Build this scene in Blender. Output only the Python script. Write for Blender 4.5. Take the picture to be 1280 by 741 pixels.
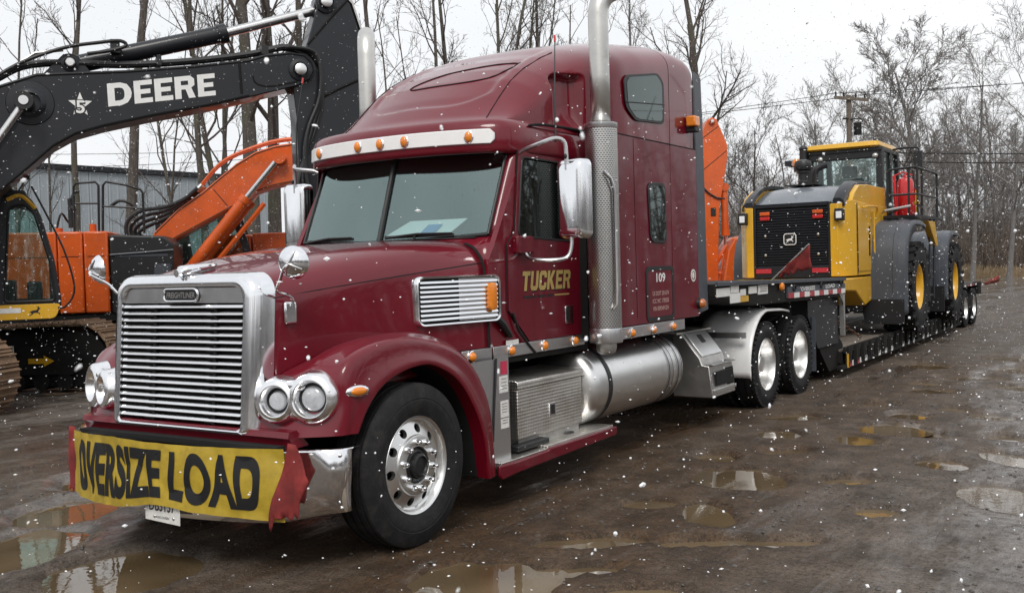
import bpy, bmesh, math, random
from math import sin, cos, pi, radians, sqrt, atan2, degrees
from mathutils import Vector, Matrix, noise as mnoise

scene = bpy.context.scene
COL = scene.collection
for o in list(bpy.data.objects):
    bpy.data.objects.remove(o)

# ------------------------------------------------------------------ camera
CAM = Vector((5.132, -5.001, 1.744))
YAW, PITCH, ROLL = -0.5696, -0.02986, -0.0284
fw = Vector((sin(YAW)*cos(PITCH), cos(YAW)*cos(PITCH), sin(PITCH)))
rt = Vector((cos(YAW), -sin(YAW), 0)); up = rt.cross(fw)
r2 = rt*cos(ROLL)+up*sin(ROLL); u2 = -rt*sin(ROLL)+up*cos(ROLL)
cam = bpy.data.cameras.new("camera"); cam_o = bpy.data.objects.new("camera", cam); COL.objects.link(cam_o)
cam.sensor_fit = 'HORIZONTAL'; cam.sensor_width = 36.0; cam.lens = 1268.57/1280*36.0
cam.clip_start = 0.05; cam.clip_end = 2000
Mx = Matrix(((r2.x, u2.x, -fw.x), (r2.y, u2.y, -fw.y), (r2.z, u2.z, -fw.z))).to_4x4()
Mx.translation = CAM
cam_o.matrix_world = Mx
scene.camera = cam_o
cam.dof.use_dof = True; cam.dof.focus_distance = 9.0; cam.dof.aperture_fstop = 9.0

# ------------------------------------------------------------------ world, sun, exposure
SUN_EL, SUN_AZ = radians(48), radians(150)
world = bpy.data.worlds.new("World"); scene.world = world; world.use_nodes = True
nt = world.node_tree; nt.nodes.clear()
sky = nt.nodes.new('ShaderNodeTexSky'); sky.sky_type = 'NISHITA'; sky.sun_disc = False
sky.sun_elevation = SUN_EL; sky.sun_rotation = SUN_AZ; sky.dust_density = 6; sky.air_density = 2
bgs = nt.nodes.new('ShaderNodeBackground'); bgs.inputs['Strength'].default_value = 0.06
tc = nt.nodes.new('ShaderNodeTexCoord')
nz = nt.nodes.new('ShaderNodeTexNoise'); nz.inputs['Scale'].default_value = 1.6; nz.inputs['Detail'].default_value = 4
mp = nt.nodes.new('ShaderNodeMapping'); mp.inputs['Scale'].default_value = (1, 1, 2.5)
rp = nt.nodes.new('ShaderNodeValToRGB')
rp.color_ramp.elements[0].position = 0.3; rp.color_ramp.elements[0].color = (0.80, 0.825, 0.86, 1)
rp.color_ramp.elements[1].position = 0.72; rp.color_ramp.elements[1].color = (0.97, 0.98, 1.0, 1)
bgc = nt.nodes.new('ShaderNodeBackground'); bgc.inputs['Strength'].default_value = 0.80
mix = nt.nodes.new('ShaderNodeMixShader'); mix.inputs[0].default_value = 0.9
out = nt.nodes.new('ShaderNodeOutputWorld')
L = nt.links.new
L(tc.outputs['Generated'], mp.inputs['Vector']); L(mp.outputs['Vector'], nz.inputs['Vector'])
L(nz.outputs['Fac'], rp.inputs['Fac']); L(rp.outputs['Color'], bgc.inputs['Color'])
L(sky.outputs['Color'], bgs.inputs['Color'])
L(bgs.outputs[0], mix.inputs[1]); L(bgc.outputs[0], mix.inputs[2]); L(mix.outputs[0], out.inputs['Surface'])
sun = bpy.data.lights.new("sun", 'SUN'); sun.energy = 1.3; sun.angle = radians(22); sun.color = (1, 0.97, 0.93)
sun_o = bpy.data.objects.new("sun", sun); COL.objects.link(sun_o)
sd = Vector((cos(SUN_EL)*sin(SUN_AZ), cos(SUN_EL)*cos(SUN_AZ), sin(SUN_EL)))
sun_o.rotation_euler = (-sd).to_track_quat('-Z', 'Y').to_euler(); sun_o.location = (0, 0, 30)
scene.view_settings.view_transform = 'Standard'; scene.view_settings.look = 'None'
scene.view_settings.exposure = 0.52; scene.view_settings.gamma = 1.0
scene.view_settings.use_curve_mapping = False
scene.cycles.max_bounces = 8; scene.cycles.transparent_max_bounces = 16
scene.cycles.glossy_bounces = 4; scene.cycles.diffuse_bounces = 3

# ------------------------------------------------------------------ mesh helpers
class MB:
    def __init__(s): s.v = []; s.f = []
    def add(s, vs, fs):
        n = len(s.v); s.v.extend([tuple(v) for v in vs]); s.f.extend([tuple(i+n for i in f) for f in fs]); return s
    def box(s, x0, x1, y0, y1, z0, z1):
        return s.add([(x0,y0,z0),(x1,y0,z0),(x1,y1,z0),(x0,y1,z0),(x0,y0,z1),(x1,y0,z1),(x1,y1,z1),(x0,y1,z1)],
                     [(0,3,2,1),(4,5,6,7),(0,1,5,4),(1,2,6,5),(2,3,7,6),(3,0,4,7)])
    def obox(s, c, size, rot=None):
        hx, hy, hz = [d/2 for d in size]; c = Vector(c)
        vs = [Vector(p) for p in ((-hx,-hy,-hz),(hx,-hy,-hz),(hx,hy,-hz),(-hx,hy,-hz),(-hx,-hy,hz),(hx,-hy,hz),(hx,hy,hz),(-hx,hy,hz))]
        if rot is not None: vs = [rot @ v for v in vs]
        return s.add([v+c for v in vs], [(0,3,2,1),(4,5,6,7),(0,1,5,4),(1,2,6,5),(2,3,7,6),(3,0,4,7)])
    def prism(s, poly, axis, a0, a1):
        def m(p, a):
            if axis == 'x': return (a, p[0], p[1])
            if axis == 'y': return (p[0], a, p[1])
            return (p[0], p[1], a)
        n = len(poly)
        vs = [m(p, a0) for p in poly]+[m(p, a1) for p in poly]
        fs = [tuple(range(n))[::-1], tuple(range(n, 2*n))]+[(i, (i+1) % n, n+(i+1) % n, n+i) for i in range(n)]
        return s.add(vs, fs)
    def rows(s, rows, cu=False, cv=False):
        nr, nc = len(rows), len(rows[0]); vs = [p for r in rows for p in r]; fs = []
        for i in range(nr if cu else nr-1):
            for j in range(nc if cv else nc-1):
                a = i*nc+j; b = i*nc+(j+1) % nc; c_ = ((i+1) % nr)*nc+(j+1) % nc; d = ((i+1) % nr)*nc+j
                fs.append((a, b, c_, d))
        return s.add(vs, fs)
    def loft(s, rings, cap=True):
        n = len(s.v); s.rows(rings, cv=True)
        k = len(rings[0])
        if cap:
            s.f.append(tuple(n+i for i in range(k))[::-1]); m = n+(len(rings)-1)*k; s.f.append(tuple(m+i for i in range(k)))
        return s
    def tube(s, pts, r, n=8, cap=True, closed=False):
        pts = [Vector(p) for p in pts]; m = len(pts)
        rs = r if isinstance(r, (list, tuple)) else [r]*m
        rings = []; prev = None
        for i, p in enumerate(pts):
            if closed: t = pts[(i+1) % m]-pts[i-1]
            else: t = pts[min(i+1, m-1)]-pts[max(i-1, 0)]
            if t.length < 1e-9: t = Vector((0, 0, 1))
            t.normalize()
            if prev is None:
                a = Vector((0, 0, 1)) if abs(t.z) < .9 else Vector((1, 0, 0))
                prev = t.cross(a).normalized()
            x = prev-t*prev.dot(t)
            if x.length < 1e-6: x = t.orthogonal()
            x.normalize(); prev = x; y = t.cross(x)
            rings.append([p+(x*cos(2*pi*k/n)+y*sin(2*pi*k/n))*rs[i] for k in range(n)])
        if closed: s.rows(rings, cu=True, cv=True)
        else: s.loft(rings, cap)
        return s
    def cyl(s, p0, p1, r0, r1=None, n=20):
        p0, p1 = Vector(p0), Vector(p1)
        return s.tube([p0, p1], [r0, r0 if r1 is None else r1], n)
    def lathe(s, prof, o=(0,0,0), axis=(1,0,0), n=40):
        o = Vector(o); a = Vector(axis).normalized(); x = a.orthogonal().normalized(); y = a.cross(x)
        rows = []
        for k in range(n):
            t = 2*pi*k/n; d = x*cos(t)+y*sin(t)
            rows.append([o+d*max(r, 1e-4)+a*h for r, h in prof])
        return s.rows(rows, cu=True)
    def ell(s, c, rx, ry, rz, nu=14, nv=8, rot=None):
        c = Vector(c); rows = []
        for j in range(nv+1):
            ph = -pi/2+pi*j/nv; row = []
            for i in range(nu):
                th = 2*pi*i/nu
                v = Vector((rx*cos(ph)*cos(th), ry*cos(ph)*sin(th), rz*sin(ph)))
                if rot is not None: v = rot @ v
                row.append(c+v)
            rows.append(row)
        return s.rows(rows, cv=True)
    def mirror_x(s):
        n = len(s.v); s.v += [(-x, y, z) for x, y, z in s.v]; s.f += [tuple(n+i for i in f)[::-1] for f in s.f]; return s
    def xf(s, Mt):
        s.v = [tuple(Mt @ Vector(p)) for p in s.v]; return s

ORG = {}
def mesh_of(name, mb, mats, smooth=35, recalc=True):
    me = bpy.data.meshes.new(name); me.from_pydata(mb.v, [], mb.f)
    if recalc:
        bm = bmesh.new(); bm.from_mesh(me)
        bmesh.ops.remove_doubles(bm, verts=bm.verts, dist=1e-5)
        bmesh.ops.recalc_face_normals(bm, faces=bm.faces); bm.to_mesh(me); bm.free()
    if smooth:
        me.polygons.foreach_set('use_smooth', [True]*len(me.polygons))
        me.set_sharp_from_angle(angle=radians(smooth))
    for m in (mats if isinstance(mats, (list, tuple)) else [mats]): me.materials.append(m)
    return me
# the cab is narrower than the sleeper: its side pieces are drawn on the x = 1.12 plane and set in here
CAB_SIDE = {'cab_side','door','door_window','window_seal','door_seam','door_handle','handle_recess','window_corner_trim','hood_latch','trim_strip','trim_groove','sill','side_lamp','door_cable','door_sticker','lettering','lettering_shadow','small_print_line'}
def set_in(p):
    x, y, z = p
    if .98 < abs(x) < 1.19 and .55 < y < 2.47: return (x-math.copysign(.09, x), y+.14, z+(z-1.744)*.022)
    return p
PIECES = {'roof_gear', 'ram_eye', 'weld_seam', 'filler_cap', 'hand_rail', 'hose_clamp', 'mirror_brace'}
def loose(mb):
    par = list(range(len(mb.v)))
    def find(a):
        while par[a] != a: par[a] = par[par[a]]; a = par[a]
        return a
    for f in mb.f:
        for i in f[1:]: par[find(i)] = find(f[0])
    grp = {}
    for f in mb.f: grp.setdefault(find(f[0]), []).append(f)
    res = []
    for fs in grp.values():
        ids = sorted({i for f in fs for i in f}); mp_ = {i: k for k, i in enumerate(ids)}; q = MB(); q.v = [mb.v[i] for i in ids]; q.f = [tuple(mp_[i] for i in f) for f in fs]; res.append(q)
    return res
def obj(name, mb, mat, parent=None, smooth=35, bevel=0, solid=0, local=False, label=None, kind=None, loc=None, rot=None, subsurf=0, recalc=True):
    off = ORG.get(parent.name) if parent is not None else None
    if parent is not None and isinstance(mb, MB) and not local and loc is None:
        pn = parent.name.split('.')[0]
        if (name in CAB_SIDE and pn in ('semi_truck', 'door', 'door_handle', 'trim_strip')) or (name == 'lens' and pn == 'side_lamp'): mb.v = [set_in(p) for p in mb.v]
    if off is not None and not local and loc is None:
        mb.v = [(x-off[0], y-off[1], z-off[2]) for x, y, z in mb.v]
    if name in PIECES and isinstance(mb, MB):
        parts = loose(mb)
        for p_ in parts[1:]: obj(name, p_, mat, parent, smooth, bevel, solid, True, label, kind, loc, rot, subsurf, recalc)
        mb = parts[0]
    me = mb if isinstance(mb, bpy.types.Mesh) else mesh_of(name, mb, mat, smooth, recalc)
    o = bpy.data.objects.new(name, me); COL.objects.link(o)
    if parent is not None:
        o.parent = parent
        if off is not None and loc is None and not local: ORG[o.name] = off
    if loc is not None:
        l = Vector(loc)
        if off is not None and not local: l = l-Vector(off)
        o.location = l
    if rot is not None: o.rotation_euler = rot
    if solid:
        m = o.modifiers.new('solid', 'SOLIDIFY'); m.thickness = abs(solid); m.offset = -1 if solid > 0 else 1
    if subsurf:
        m = o.modifiers.new('sub', 'SUBSURF'); m.levels = subsurf; m.render_levels = subsurf
    if bevel:
        m = o.modifiers.new('bevel', 'BEVEL'); m.width = bevel; m.segments = 2; m.limit_method = 'ANGLE'; m.angle_limit = radians(40)
    if label: o['label'] = label
    if kind: o['kind'] = kind
    return o
def tag(o, label=None, cat=None, group=None, kind=None):
    if label: o['label'] = label
    if cat: o['category'] = cat
    if group: o['group'] = group
    if kind: o['kind'] = kind
    return o
def thing(name, label, cat, loc=(0,0,0), rz=0, group=None, world_built=True):
    o = bpy.data.objects.new(name, None); COL.objects.link(o); o.location = loc; o.rotation_euler = (0, 0, rz)
    o.empty_display_size = 0.2
    if world_built: ORG[o.name] = tuple(loc)
    return tag(o, label, cat, group)

def catmull(pts, n):
    """resample a list of tuples (any dimension) with n points, centripetal-free catmull-rom"""
    m = len(pts); res = []
    for k in range(n):
        t = k/(n-1)*(m-1); i = min(int(t), m-2); u = t-i
        p0 = pts[max(i-1, 0)]; p1 = pts[i]; p2 = pts[i+1]; p3 = pts[min(i+2, m-1)]
        res.append(tuple(0.5*((2*b)+(-a+c)*u+(2*a-5*b+4*c-d)*u*u+(-a+3*b-3*c+d)*u**3) for a, b, c, d in zip(p0, p1, p2, p3)))
    return res
def lerp(a, b, t): return a+(b-a)*t
def interp(x, xs, ys):
    if x <= xs[0]: return ys[0]
    for i in range(len(xs)-1):
        if x <= xs[i+1]:
            t = (x-xs[i])/(xs[i+1]-xs[i]); return ys[i]+(ys[i+1]-ys[i])*t
    return ys[-1]
def smooth01(t): t = max(0, min(1, t)); return t*t*(3-2*t)
def rrect(w, h, r, n=5, cx=0, cy=0):
    """rounded rectangle polygon, w,h full size; r scalar or 4 radii (br, tr, tl, bl)"""
    rs = r if isinstance(r, (list, tuple)) else [r]*4
    pts = []
    for (sx, sy, a0), q in zip(((1,-1,-90),(1,1,0),(-1,1,90),(-1,-1,180)), rs):
        for k in range(n+1):
            a = radians(a0+90*k/n)
            pts.append((cx+sx*(w/2-q)+q*cos(a), cy+sy*(h/2-q)+q*sin(a)))
    return pts
def round_poly(poly, r, n=4):
    out_ = []; m = len(poly)
    for i in range(m):
        p = Vector(poly[i]); a = Vector(poly[i-1])-p; b = Vector(poly[(i+1) % m])-p
        q = min(r, a.length*.45, b.length*.45); p0 = p+a.normalized()*q; p1 = p+b.normalized()*q
        for k in range(n+1):
            t = k/n; out_.append(tuple(p0*(1-t)**2+p*2*t*(1-t)+p1*t*t))
    return out_
def frame_prism(mb, outer, inner, axis, a0, a1):
    """plate with a hole: both polygons star-shaped about the centre of inner"""
    cx = sum(p[0] for p in inner)/len(inner); cy = sum(p[1] for p in inner)/len(inner)
    angs = sorted(set(round(atan2(p[1]-cy, p[0]-cx), 5) for p in list(outer)+list(inner)))
    def hit(poly, a):
        dx, dy = cos(a), sin(a); best = None
        for i in range(len(poly)):
            x1, y1 = poly[i][0]-cx, poly[i][1]-cy; x2, y2 = poly[(i+1) % len(poly)][0]-cx, poly[(i+1) % len(poly)][1]-cy
            ex, ey = x2-x1, y2-y1; den = dx*ey-dy*ex
            if abs(den) < 1e-12: continue
            t = (x1*ey-y1*ex)/den; u = (x1*dy-y1*dx)/den
            if t > 0 and -1e-6 <= u <= 1+1e-6 and (best is None or t > best): best = t
        return (cx+dx*best, cy+dy*best)
    O = [hit(outer, a) for a in angs]; I = [hit(inner, a) for a in angs]
    def m(p, a):
        return (a, p[0], p[1]) if axis == 'x' else ((p[0], a, p[1]) if axis == 'y' else (p[0], p[1], a))
    mb.rows([[m(p, a0) for p in I], [m(p, a0) for p in O], [m(p, a1) for p in O], [m(p, a1) for p in I]], cu=True, cv=True)
    return mb

# text: filled letters as triangles in the (x,y) plane, baseline at y=0, scaled to a cap height
def text_tris(body, height, bold=0.0, shear=0.0, sx=1.0, spacing=1.0, width=None, step=None, center=False):
    cu = bpy.data.curves.new('lettering', 'FONT'); cu.body = body; cu.offset = bold; cu.shear = shear; cu.space_character = spacing
    cu.fill_mode = 'FRONT'; cu.resolution_u = 3 if height < .5 else 9
    to = bpy.data.objects.new('lettering', cu); COL.objects.link(to)
    dg = bpy.context.evaluated_depsgraph_get(); dg.update()
    me = bpy.data.meshes.new_from_object(to.evaluated_get(dg))
    bpy.data.objects.remove(to); bpy.data.curves.remove(cu)
    bm = bmesh.new(); bm.from_mesh(me); bpy.data.meshes.remove(me)
    ys = [v.co.y for v in bm.verts]; xs = [v.co.x for v in bm.verts]
    k = height/(max(ys)-min(ys)); y0 = min(ys); x0 = min(xs); wx = (max(xs)-x0)*k
    kx = (width/wx) if width else sx
    for v in bm.verts: v.co = ((v.co.x-x0)*k*kx, (v.co.y-y0)*k, 0)
    if step:
        W_ = wx*kx; n = int(W_/step)
        for i in range(1, n):
            bmesh.ops.bisect_plane(bm, geom=bm.verts[:]+bm.edges[:]+bm.faces[:], plane_co=(i*step, 0, 0), plane_no=(1, 0, 0))
        n = int(height/step)
        for i in range(1, n):
            bmesh.ops.bisect_plane(bm, geom=bm.verts[:]+bm.edges[:]+bm.faces[:], plane_co=(0, i*step, 0), plane_no=(0, 1, 0))
    bm.verts.index_update()
    vs = [(v.co.x, v.co.y) for v in bm.verts]; fs = [tuple(v.index for v in f.verts) for f in bm.faces]
    bm.free()
    if center: vs = [(x-wx*kx/2, y-height/2) for x, y in vs]
    return vs, fs
def text_mb(mb, body, height, fn, **kw):
    vs, fs = text_tris(body, height, **kw); return mb.add([fn(x, y) for x, y in vs], fs)

# ------------------------------------------------------------------ materials
def new_mat(name):
    m = bpy.data.materials.new(name); m.use_nodes = True
    return m, m.node_tree, m.node_tree.nodes['Principled BSDF']
def rgb(c): return (c[0], c[1], c[2], 1)
def M(name, col, rough=.5, metal=0, coat=0, var=.15, vscale=4, dirt=None, bump=None, spec=.5, aniso=None, rvar=.0, wave=None):
    m, t, b = new_mat(name); N = t.nodes.new; Lk = t.links.new
    b.inputs['Roughness'].default_value = rough; b.inputs['Metallic'].default_value = metal
    b.inputs['Coat Weight'].default_value = coat; b.inputs['Coat Roughness'].default_value = .035
    b.inputs['Specular IOR Level'].default_value = spec
    tcx = N('ShaderNodeTexCoord'); src = tcx.outputs['Object']
    if aniso:
        mpx = N('ShaderNodeMapping'); mpx.inputs['Scale'].default_value = aniso; Lk(src, mpx.inputs['Vector']); vsrc = mpx.outputs['Vector']
    else: vsrc = src
    n1 = N('ShaderNodeTexNoise'); n1.inputs['Scale'].default_value = vscale; n1.inputs['Detail'].default_value = 5; n1.inputs['Roughness'].default_value = .65
    Lk(vsrc, n1.inputs['Vector'])
    mr = N('ShaderNodeMapRange'); mr.inputs['From Min'].default_value = .3; mr.inputs['From Max'].default_value = .7
    mr.inputs['To Min'].default_value = 1-var; mr.inputs['To Max'].default_value = 1+var
    Lk(n1.outputs['Fac'], mr.inputs['Value'])
    mx = N('ShaderNodeMix'); mx.data_type = 'RGBA'; mx.blend_type = 'MULTIPLY'; mx.inputs[0].default_value = 1
    mx.inputs[6].default_value = rgb(col); Lk(mr.outputs['Result'], mx.inputs[7]); cur = mx.outputs[2]
    if dirt:
        dcol, amt, dsc = dirt
        n2 = N('ShaderNodeTexNoise'); n2.inputs['Scale'].default_value = dsc; n2.inputs['Detail'].default_value = 8; n2.inputs['Roughness'].default_value = .75
        Lk(src, n2.inputs['Vector'])
        r = N('ShaderNodeMapRange'); r.inputs['From Min'].default_value = .62-amt*.3; r.inputs['From Max'].default_value = .8
        r.inputs['To Max'].default_value = min(1, .35+amt); Lk(n2.outputs['Fac'], r.inputs['Value'])
        m2 = N('ShaderNodeMix'); m2.data_type = 'RGBA'; Lk(r.outputs['Result'], m2.inputs[0]); Lk(cur, m2.inputs[6]); m2.inputs[7].default_value = rgb(dcol)
        cur = m2.outputs[2]
        rr = N('ShaderNodeMapRange'); rr.inputs['To Min'].default_value = rough; rr.inputs['To Max'].default_value = min(1, rough+.35); Lk(r.outputs['Result'], rr.inputs['Value'])
        Lk(rr.outputs['Result'], b.inputs['Roughness'])
    elif rvar:
        rr = N('ShaderNodeMapRange'); rr.inputs['From Min'].default_value = .3; rr.inputs['From Max'].default_value = .7
        rr.inputs['To Min'].default_value = max(0.02, rough-rvar); rr.inputs['To Max'].default_value = min(1, rough+rvar)
        Lk(n1.outputs['Fac'], rr.inputs['Value']); Lk(rr.outputs['Result'], b.inputs['Roughness'])
    Lk(cur, b.inputs['Base Color'])
    if bump:
        st, sc = bump
        n3 = N('ShaderNodeTexNoise'); n3.inputs['Scale'].default_value = sc; n3.inputs['Detail'].default_value = 4
        Lk(vsrc, n3.inputs['Vector'])
        bp_ = N('ShaderNodeBump'); bp_.inputs['Strength'].default_value = st; bp_.inputs['Distance'].default_value = .01
        Lk(n3.outputs['Fac'], bp_.inputs['Height']); Lk(bp_.outputs['Normal'], b.inputs['Normal'])
    return m
MUD = (.07, .052, .038)
m_paint = M('maroon_paint', (.135, .0025, .011), .36, 0, .75, .10, 2.5, dirt=((.08, .018, .02), .08, 5), spec=.2)
m_paint_low = M('maroon_paint_dirty', (.120, .003, .012), .40, 0, .45, .18, 3, dirt=((.08, .026, .026), .22, 6), spec=.2, aniso=(3, 3, .35))
m_chrome = M('chrome', (.86, .87, .89), .09, 1, 0, .04, 3, dirt=((.6, .59, .58), .06, 9))
m_steel = M('brushed_steel', (.62, .62, .63), .32, 1, 0, .06, 8, aniso=(1, 40, 1), rvar=.05)
m_bezel = M('satin_chrome', (.88, .88, .89), .20, 1, 0, .03, 3)
m_alu = M('aluminium', (.78, .78, .77), .33, 1, 0, .05, 4, dirt=((.5, .48, .45), .12, 7))
m_alu_dull = M('dull_aluminium', (.52, .51, .49), .42, 1, 0, .15, 6, dirt=((.2, .17, .14), .3, 8))
m_white = M('white_paint', (.80, .80, .79), .35, 0, .3, .04, 5, dirt=((.5, .47, .43), .08, 7))
m_black = M('black_plastic', (.012, .012, .013), .45, 0, 0, .2, 8)
m_frame = M('dark_frame_steel', (.009, .0085, .008), .7, 0, 0, .3, 6, dirt=((.024, .018, .014), .22, 7), spec=.3)
m_rubber = M('tyre_rubber', (.014, .014, .015), .72, 0, 0, .3, 14, dirt=((.055, .046, .038), .34, 7), bump=(.25, 60), spec=.3)
m_gap = M('gap_black', (.003, .003, .003), .9, 0, 0, .1, 3)
m_amber = M('amber_lens', (.75, .22, .015), .15, 0, .6, .1, 30)
m_red_lens = M('red_lens', (.5, .015, .015), .15, 0, .6, .1, 30)
m_gold = M('gold_lettering', (.50, .36, .12), .4, .3, 0, .1, 30)
m_white_print = M('white_print', (.75, .75, .73), .5, 0, 0, .05, 10)
m_black_print = M('black_print', (.008, .008, .009), .55, 0, 0, .1, 10)
m_pink_print = M('pale_lettering', (.42, .27, .24), .5, 0, 0, .15, 30)
m_red_cloth = M('red_cloth', (.20, .022, .02), .85, 0, 0, .35, 9, dirt=((.10, .03, .026), .35, 12))
m_banner = M('yellow_vinyl', (.43, .30, .03), .42, 0, 0, .22, 6, dirt=((.20, .14, .04), .3, 8), bump=(.5, 11))
m_interior = M('cab_interior', (.075, .08, .08), .8, 0, 0, .2, 5)
m_seat = M('seat_fabric', (.10, .11, .11), .9, 0, 0, .2, 8)
m_paper = M('white_paper', (.80, .82, .84), .7, 0, 0, .03, 8)
m_blue = M('blue_print', (.08, .25, .55), .6, 0, 0, .05, 8)
m_sticker = M('sticker', (.72, .71, .68), .5, 0, 0, .12, 40)
m_red_sticker = M('red_sticker', (.55, .03, .08), .5, 0, 0, .2, 60)
m_yellow = M('machine_yellow', (.66, .36, .015), .38, 0, .4, .08, 3, dirt=((.26, .15, .04), .25, 6))
m_orange = M('machine_orange', (.62, .095, .008), .40, 0, .3, .12, 3, dirt=((.20, .06, .025), .32, 4.5))
m_dkgrey = M('machine_charcoal', (.012, .0135, .0175), .42, 0, .25, .12, 3, dirt=((.034, .035, .038), .18, 7), spec=.3)
m_hoodgrey = M('machine_grey', (.12, .135, .155), .35, 0, .4, .12, 4, dirt=((.3, .31, .32), .15, 8))
m_fender = M('fender_grey_plastic', (.062, .070, .084), .42, 0, 0, .15, 4, dirt=((.15, .15, .15), .2, 6))
m_mud = M('mud_caked_steel', (.22, .14, .085), .85, 0, 0, .35, 6, dirt=((.06, .042, .03), .5, 8), bump=(.6, 25))
m_rust = M('rusty_steel', (.10, .05, .03), .7, .3, 0, .3, 9)
m_red_tank = M('red_tank_paint', (.55, .012, .015), .3, 0, .6, .1, 6)
m_reflect_red = M('red_reflector', (.42, .03, .045), .3, 0, .4, .12, 30)
m_rod = M('polished_rod', (.62, .62, .62), .22, 1, 0, .05, 10)
def glass_mat(name, tint, refl, rough=.02, gcol=(.8, .92, .9)):
    m, t, b = new_mat(name); N = t.nodes.new; Lk = t.links.new; t.nodes.remove(b)
    tr = N('ShaderNodeBsdfTransparent'); tr.inputs[0].default_value = rgb(tint)
    gl = N('ShaderNodeBsdfGlossy'); gl.inputs['Roughness'].default_value = rough; gl.inputs['Color'].default_value = rgb(gcol)
    lw = N('ShaderNodeLayerWeight'); lw.inputs['Blend'].default_value = .5
    pw = N('ShaderNodeMath'); pw.operation = 'POWER'; pw.inputs[1].default_value = 4.0; Lk(lw.outputs['Facing'], pw.inputs[0])
    ma = N('ShaderNodeMath'); ma.operation = 'MULTIPLY_ADD'; ma.inputs[1].default_value = .8; ma.inputs[2].default_value = refl
    tcx = N('ShaderNodeTexCoord'); nzx = N('ShaderNodeTexNoise'); nzx.inputs['Scale'].default_value = 1.5
    mm = N('ShaderNodeMath'); mm.operation = 'MULTIPLY_ADD'; mm.inputs[1].default_value = .06; Lk(tcx.outputs['Object'], nzx.inputs['Vector'])
    Lk(nzx.outputs['Fac'], mm.inputs[0]); Lk(pw.outputs[0], ma.inputs[0]); Lk(ma.outputs[0], mm.inputs[2])
    ms = N('ShaderNodeMixShader'); Lk(mm.outputs[0], ms.inputs[0]); Lk(tr.outputs[0], ms.inputs[1]); Lk(gl.outputs[0], ms.inputs[2])
    Lk(ms.outputs[0], t.nodes['Material Output'].inputs['Surface'])
    return m
m_glass = glass_mat('windshield_glass', (.62, .76, .74), .27, .015, (.58, .74, .72))
m_glass_dark = glass_mat('tinted_glass', (.08, .10, .10), .06)
m_glass_cab = glass_mat('cab_glass', (.78, .88, .86), .05)
m_lens = glass_mat('lamp_glass', (.85, .88, .90), .25, .10, (.95, .97, 1))

def perforated():
    m, t, b = new_mat('perforated_steel'); N = t.nodes.new; Lk = t.links.new
    b.inputs['Base Color'].default_value = (.66, .65, .63, 1); b.inputs['Metallic'].default_value = 1; b.inputs['Roughness'].default_value = .3
    tcx = N('ShaderNodeTexCoord'); sep = N('ShaderNodeSeparateXYZ'); Lk(tcx.outputs['Object'], sep.inputs[0])
    at = N('ShaderNodeMath'); at.operation = 'ARCTAN2'; Lk(sep.outputs['Y'], at.inputs[0]); Lk(sep.outputs['X'], at.inputs[1])
    mul = N('ShaderNodeMath'); mul.operation = 'MULTIPLY'; mul.inputs[1].default_value = .14; Lk(at.outputs[0], mul.inputs[0])
    cmb = N('ShaderNodeCombineXYZ'); Lk(mul.outputs[0], cmb.inputs[0]); Lk(sep.outputs['Z'], cmb.inputs[1])
    br = N('ShaderNodeTexBrick'); br.inputs['Scale'].default_value = 1; br.inputs['Brick Width'].default_value = .026; br.inputs['Row Height'].default_value = .017
    br.inputs['Mortar Size'].default_value = .0052; br.inputs['Mortar Smooth'].default_value = 0
    Lk(cmb.outputs[0], br.inputs['Vector'])
    tr = N('ShaderNodeBsdfTransparent'); ms = N('ShaderNodeMixShader'); Lk(br.outputs['Fac'], ms.inputs[0]); Lk(tr.outputs[0], ms.inputs[1]); Lk(b.outputs[0], ms.inputs[2])
    Lk(ms.outputs[0], t.nodes['Material Output'].inputs['Surface'])
    return m
m_perf = perforated()
m_lamp = M('clear_lamp_glass', (.50, .52, .55), .10, 0, 1.0, .25, 14)
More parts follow.
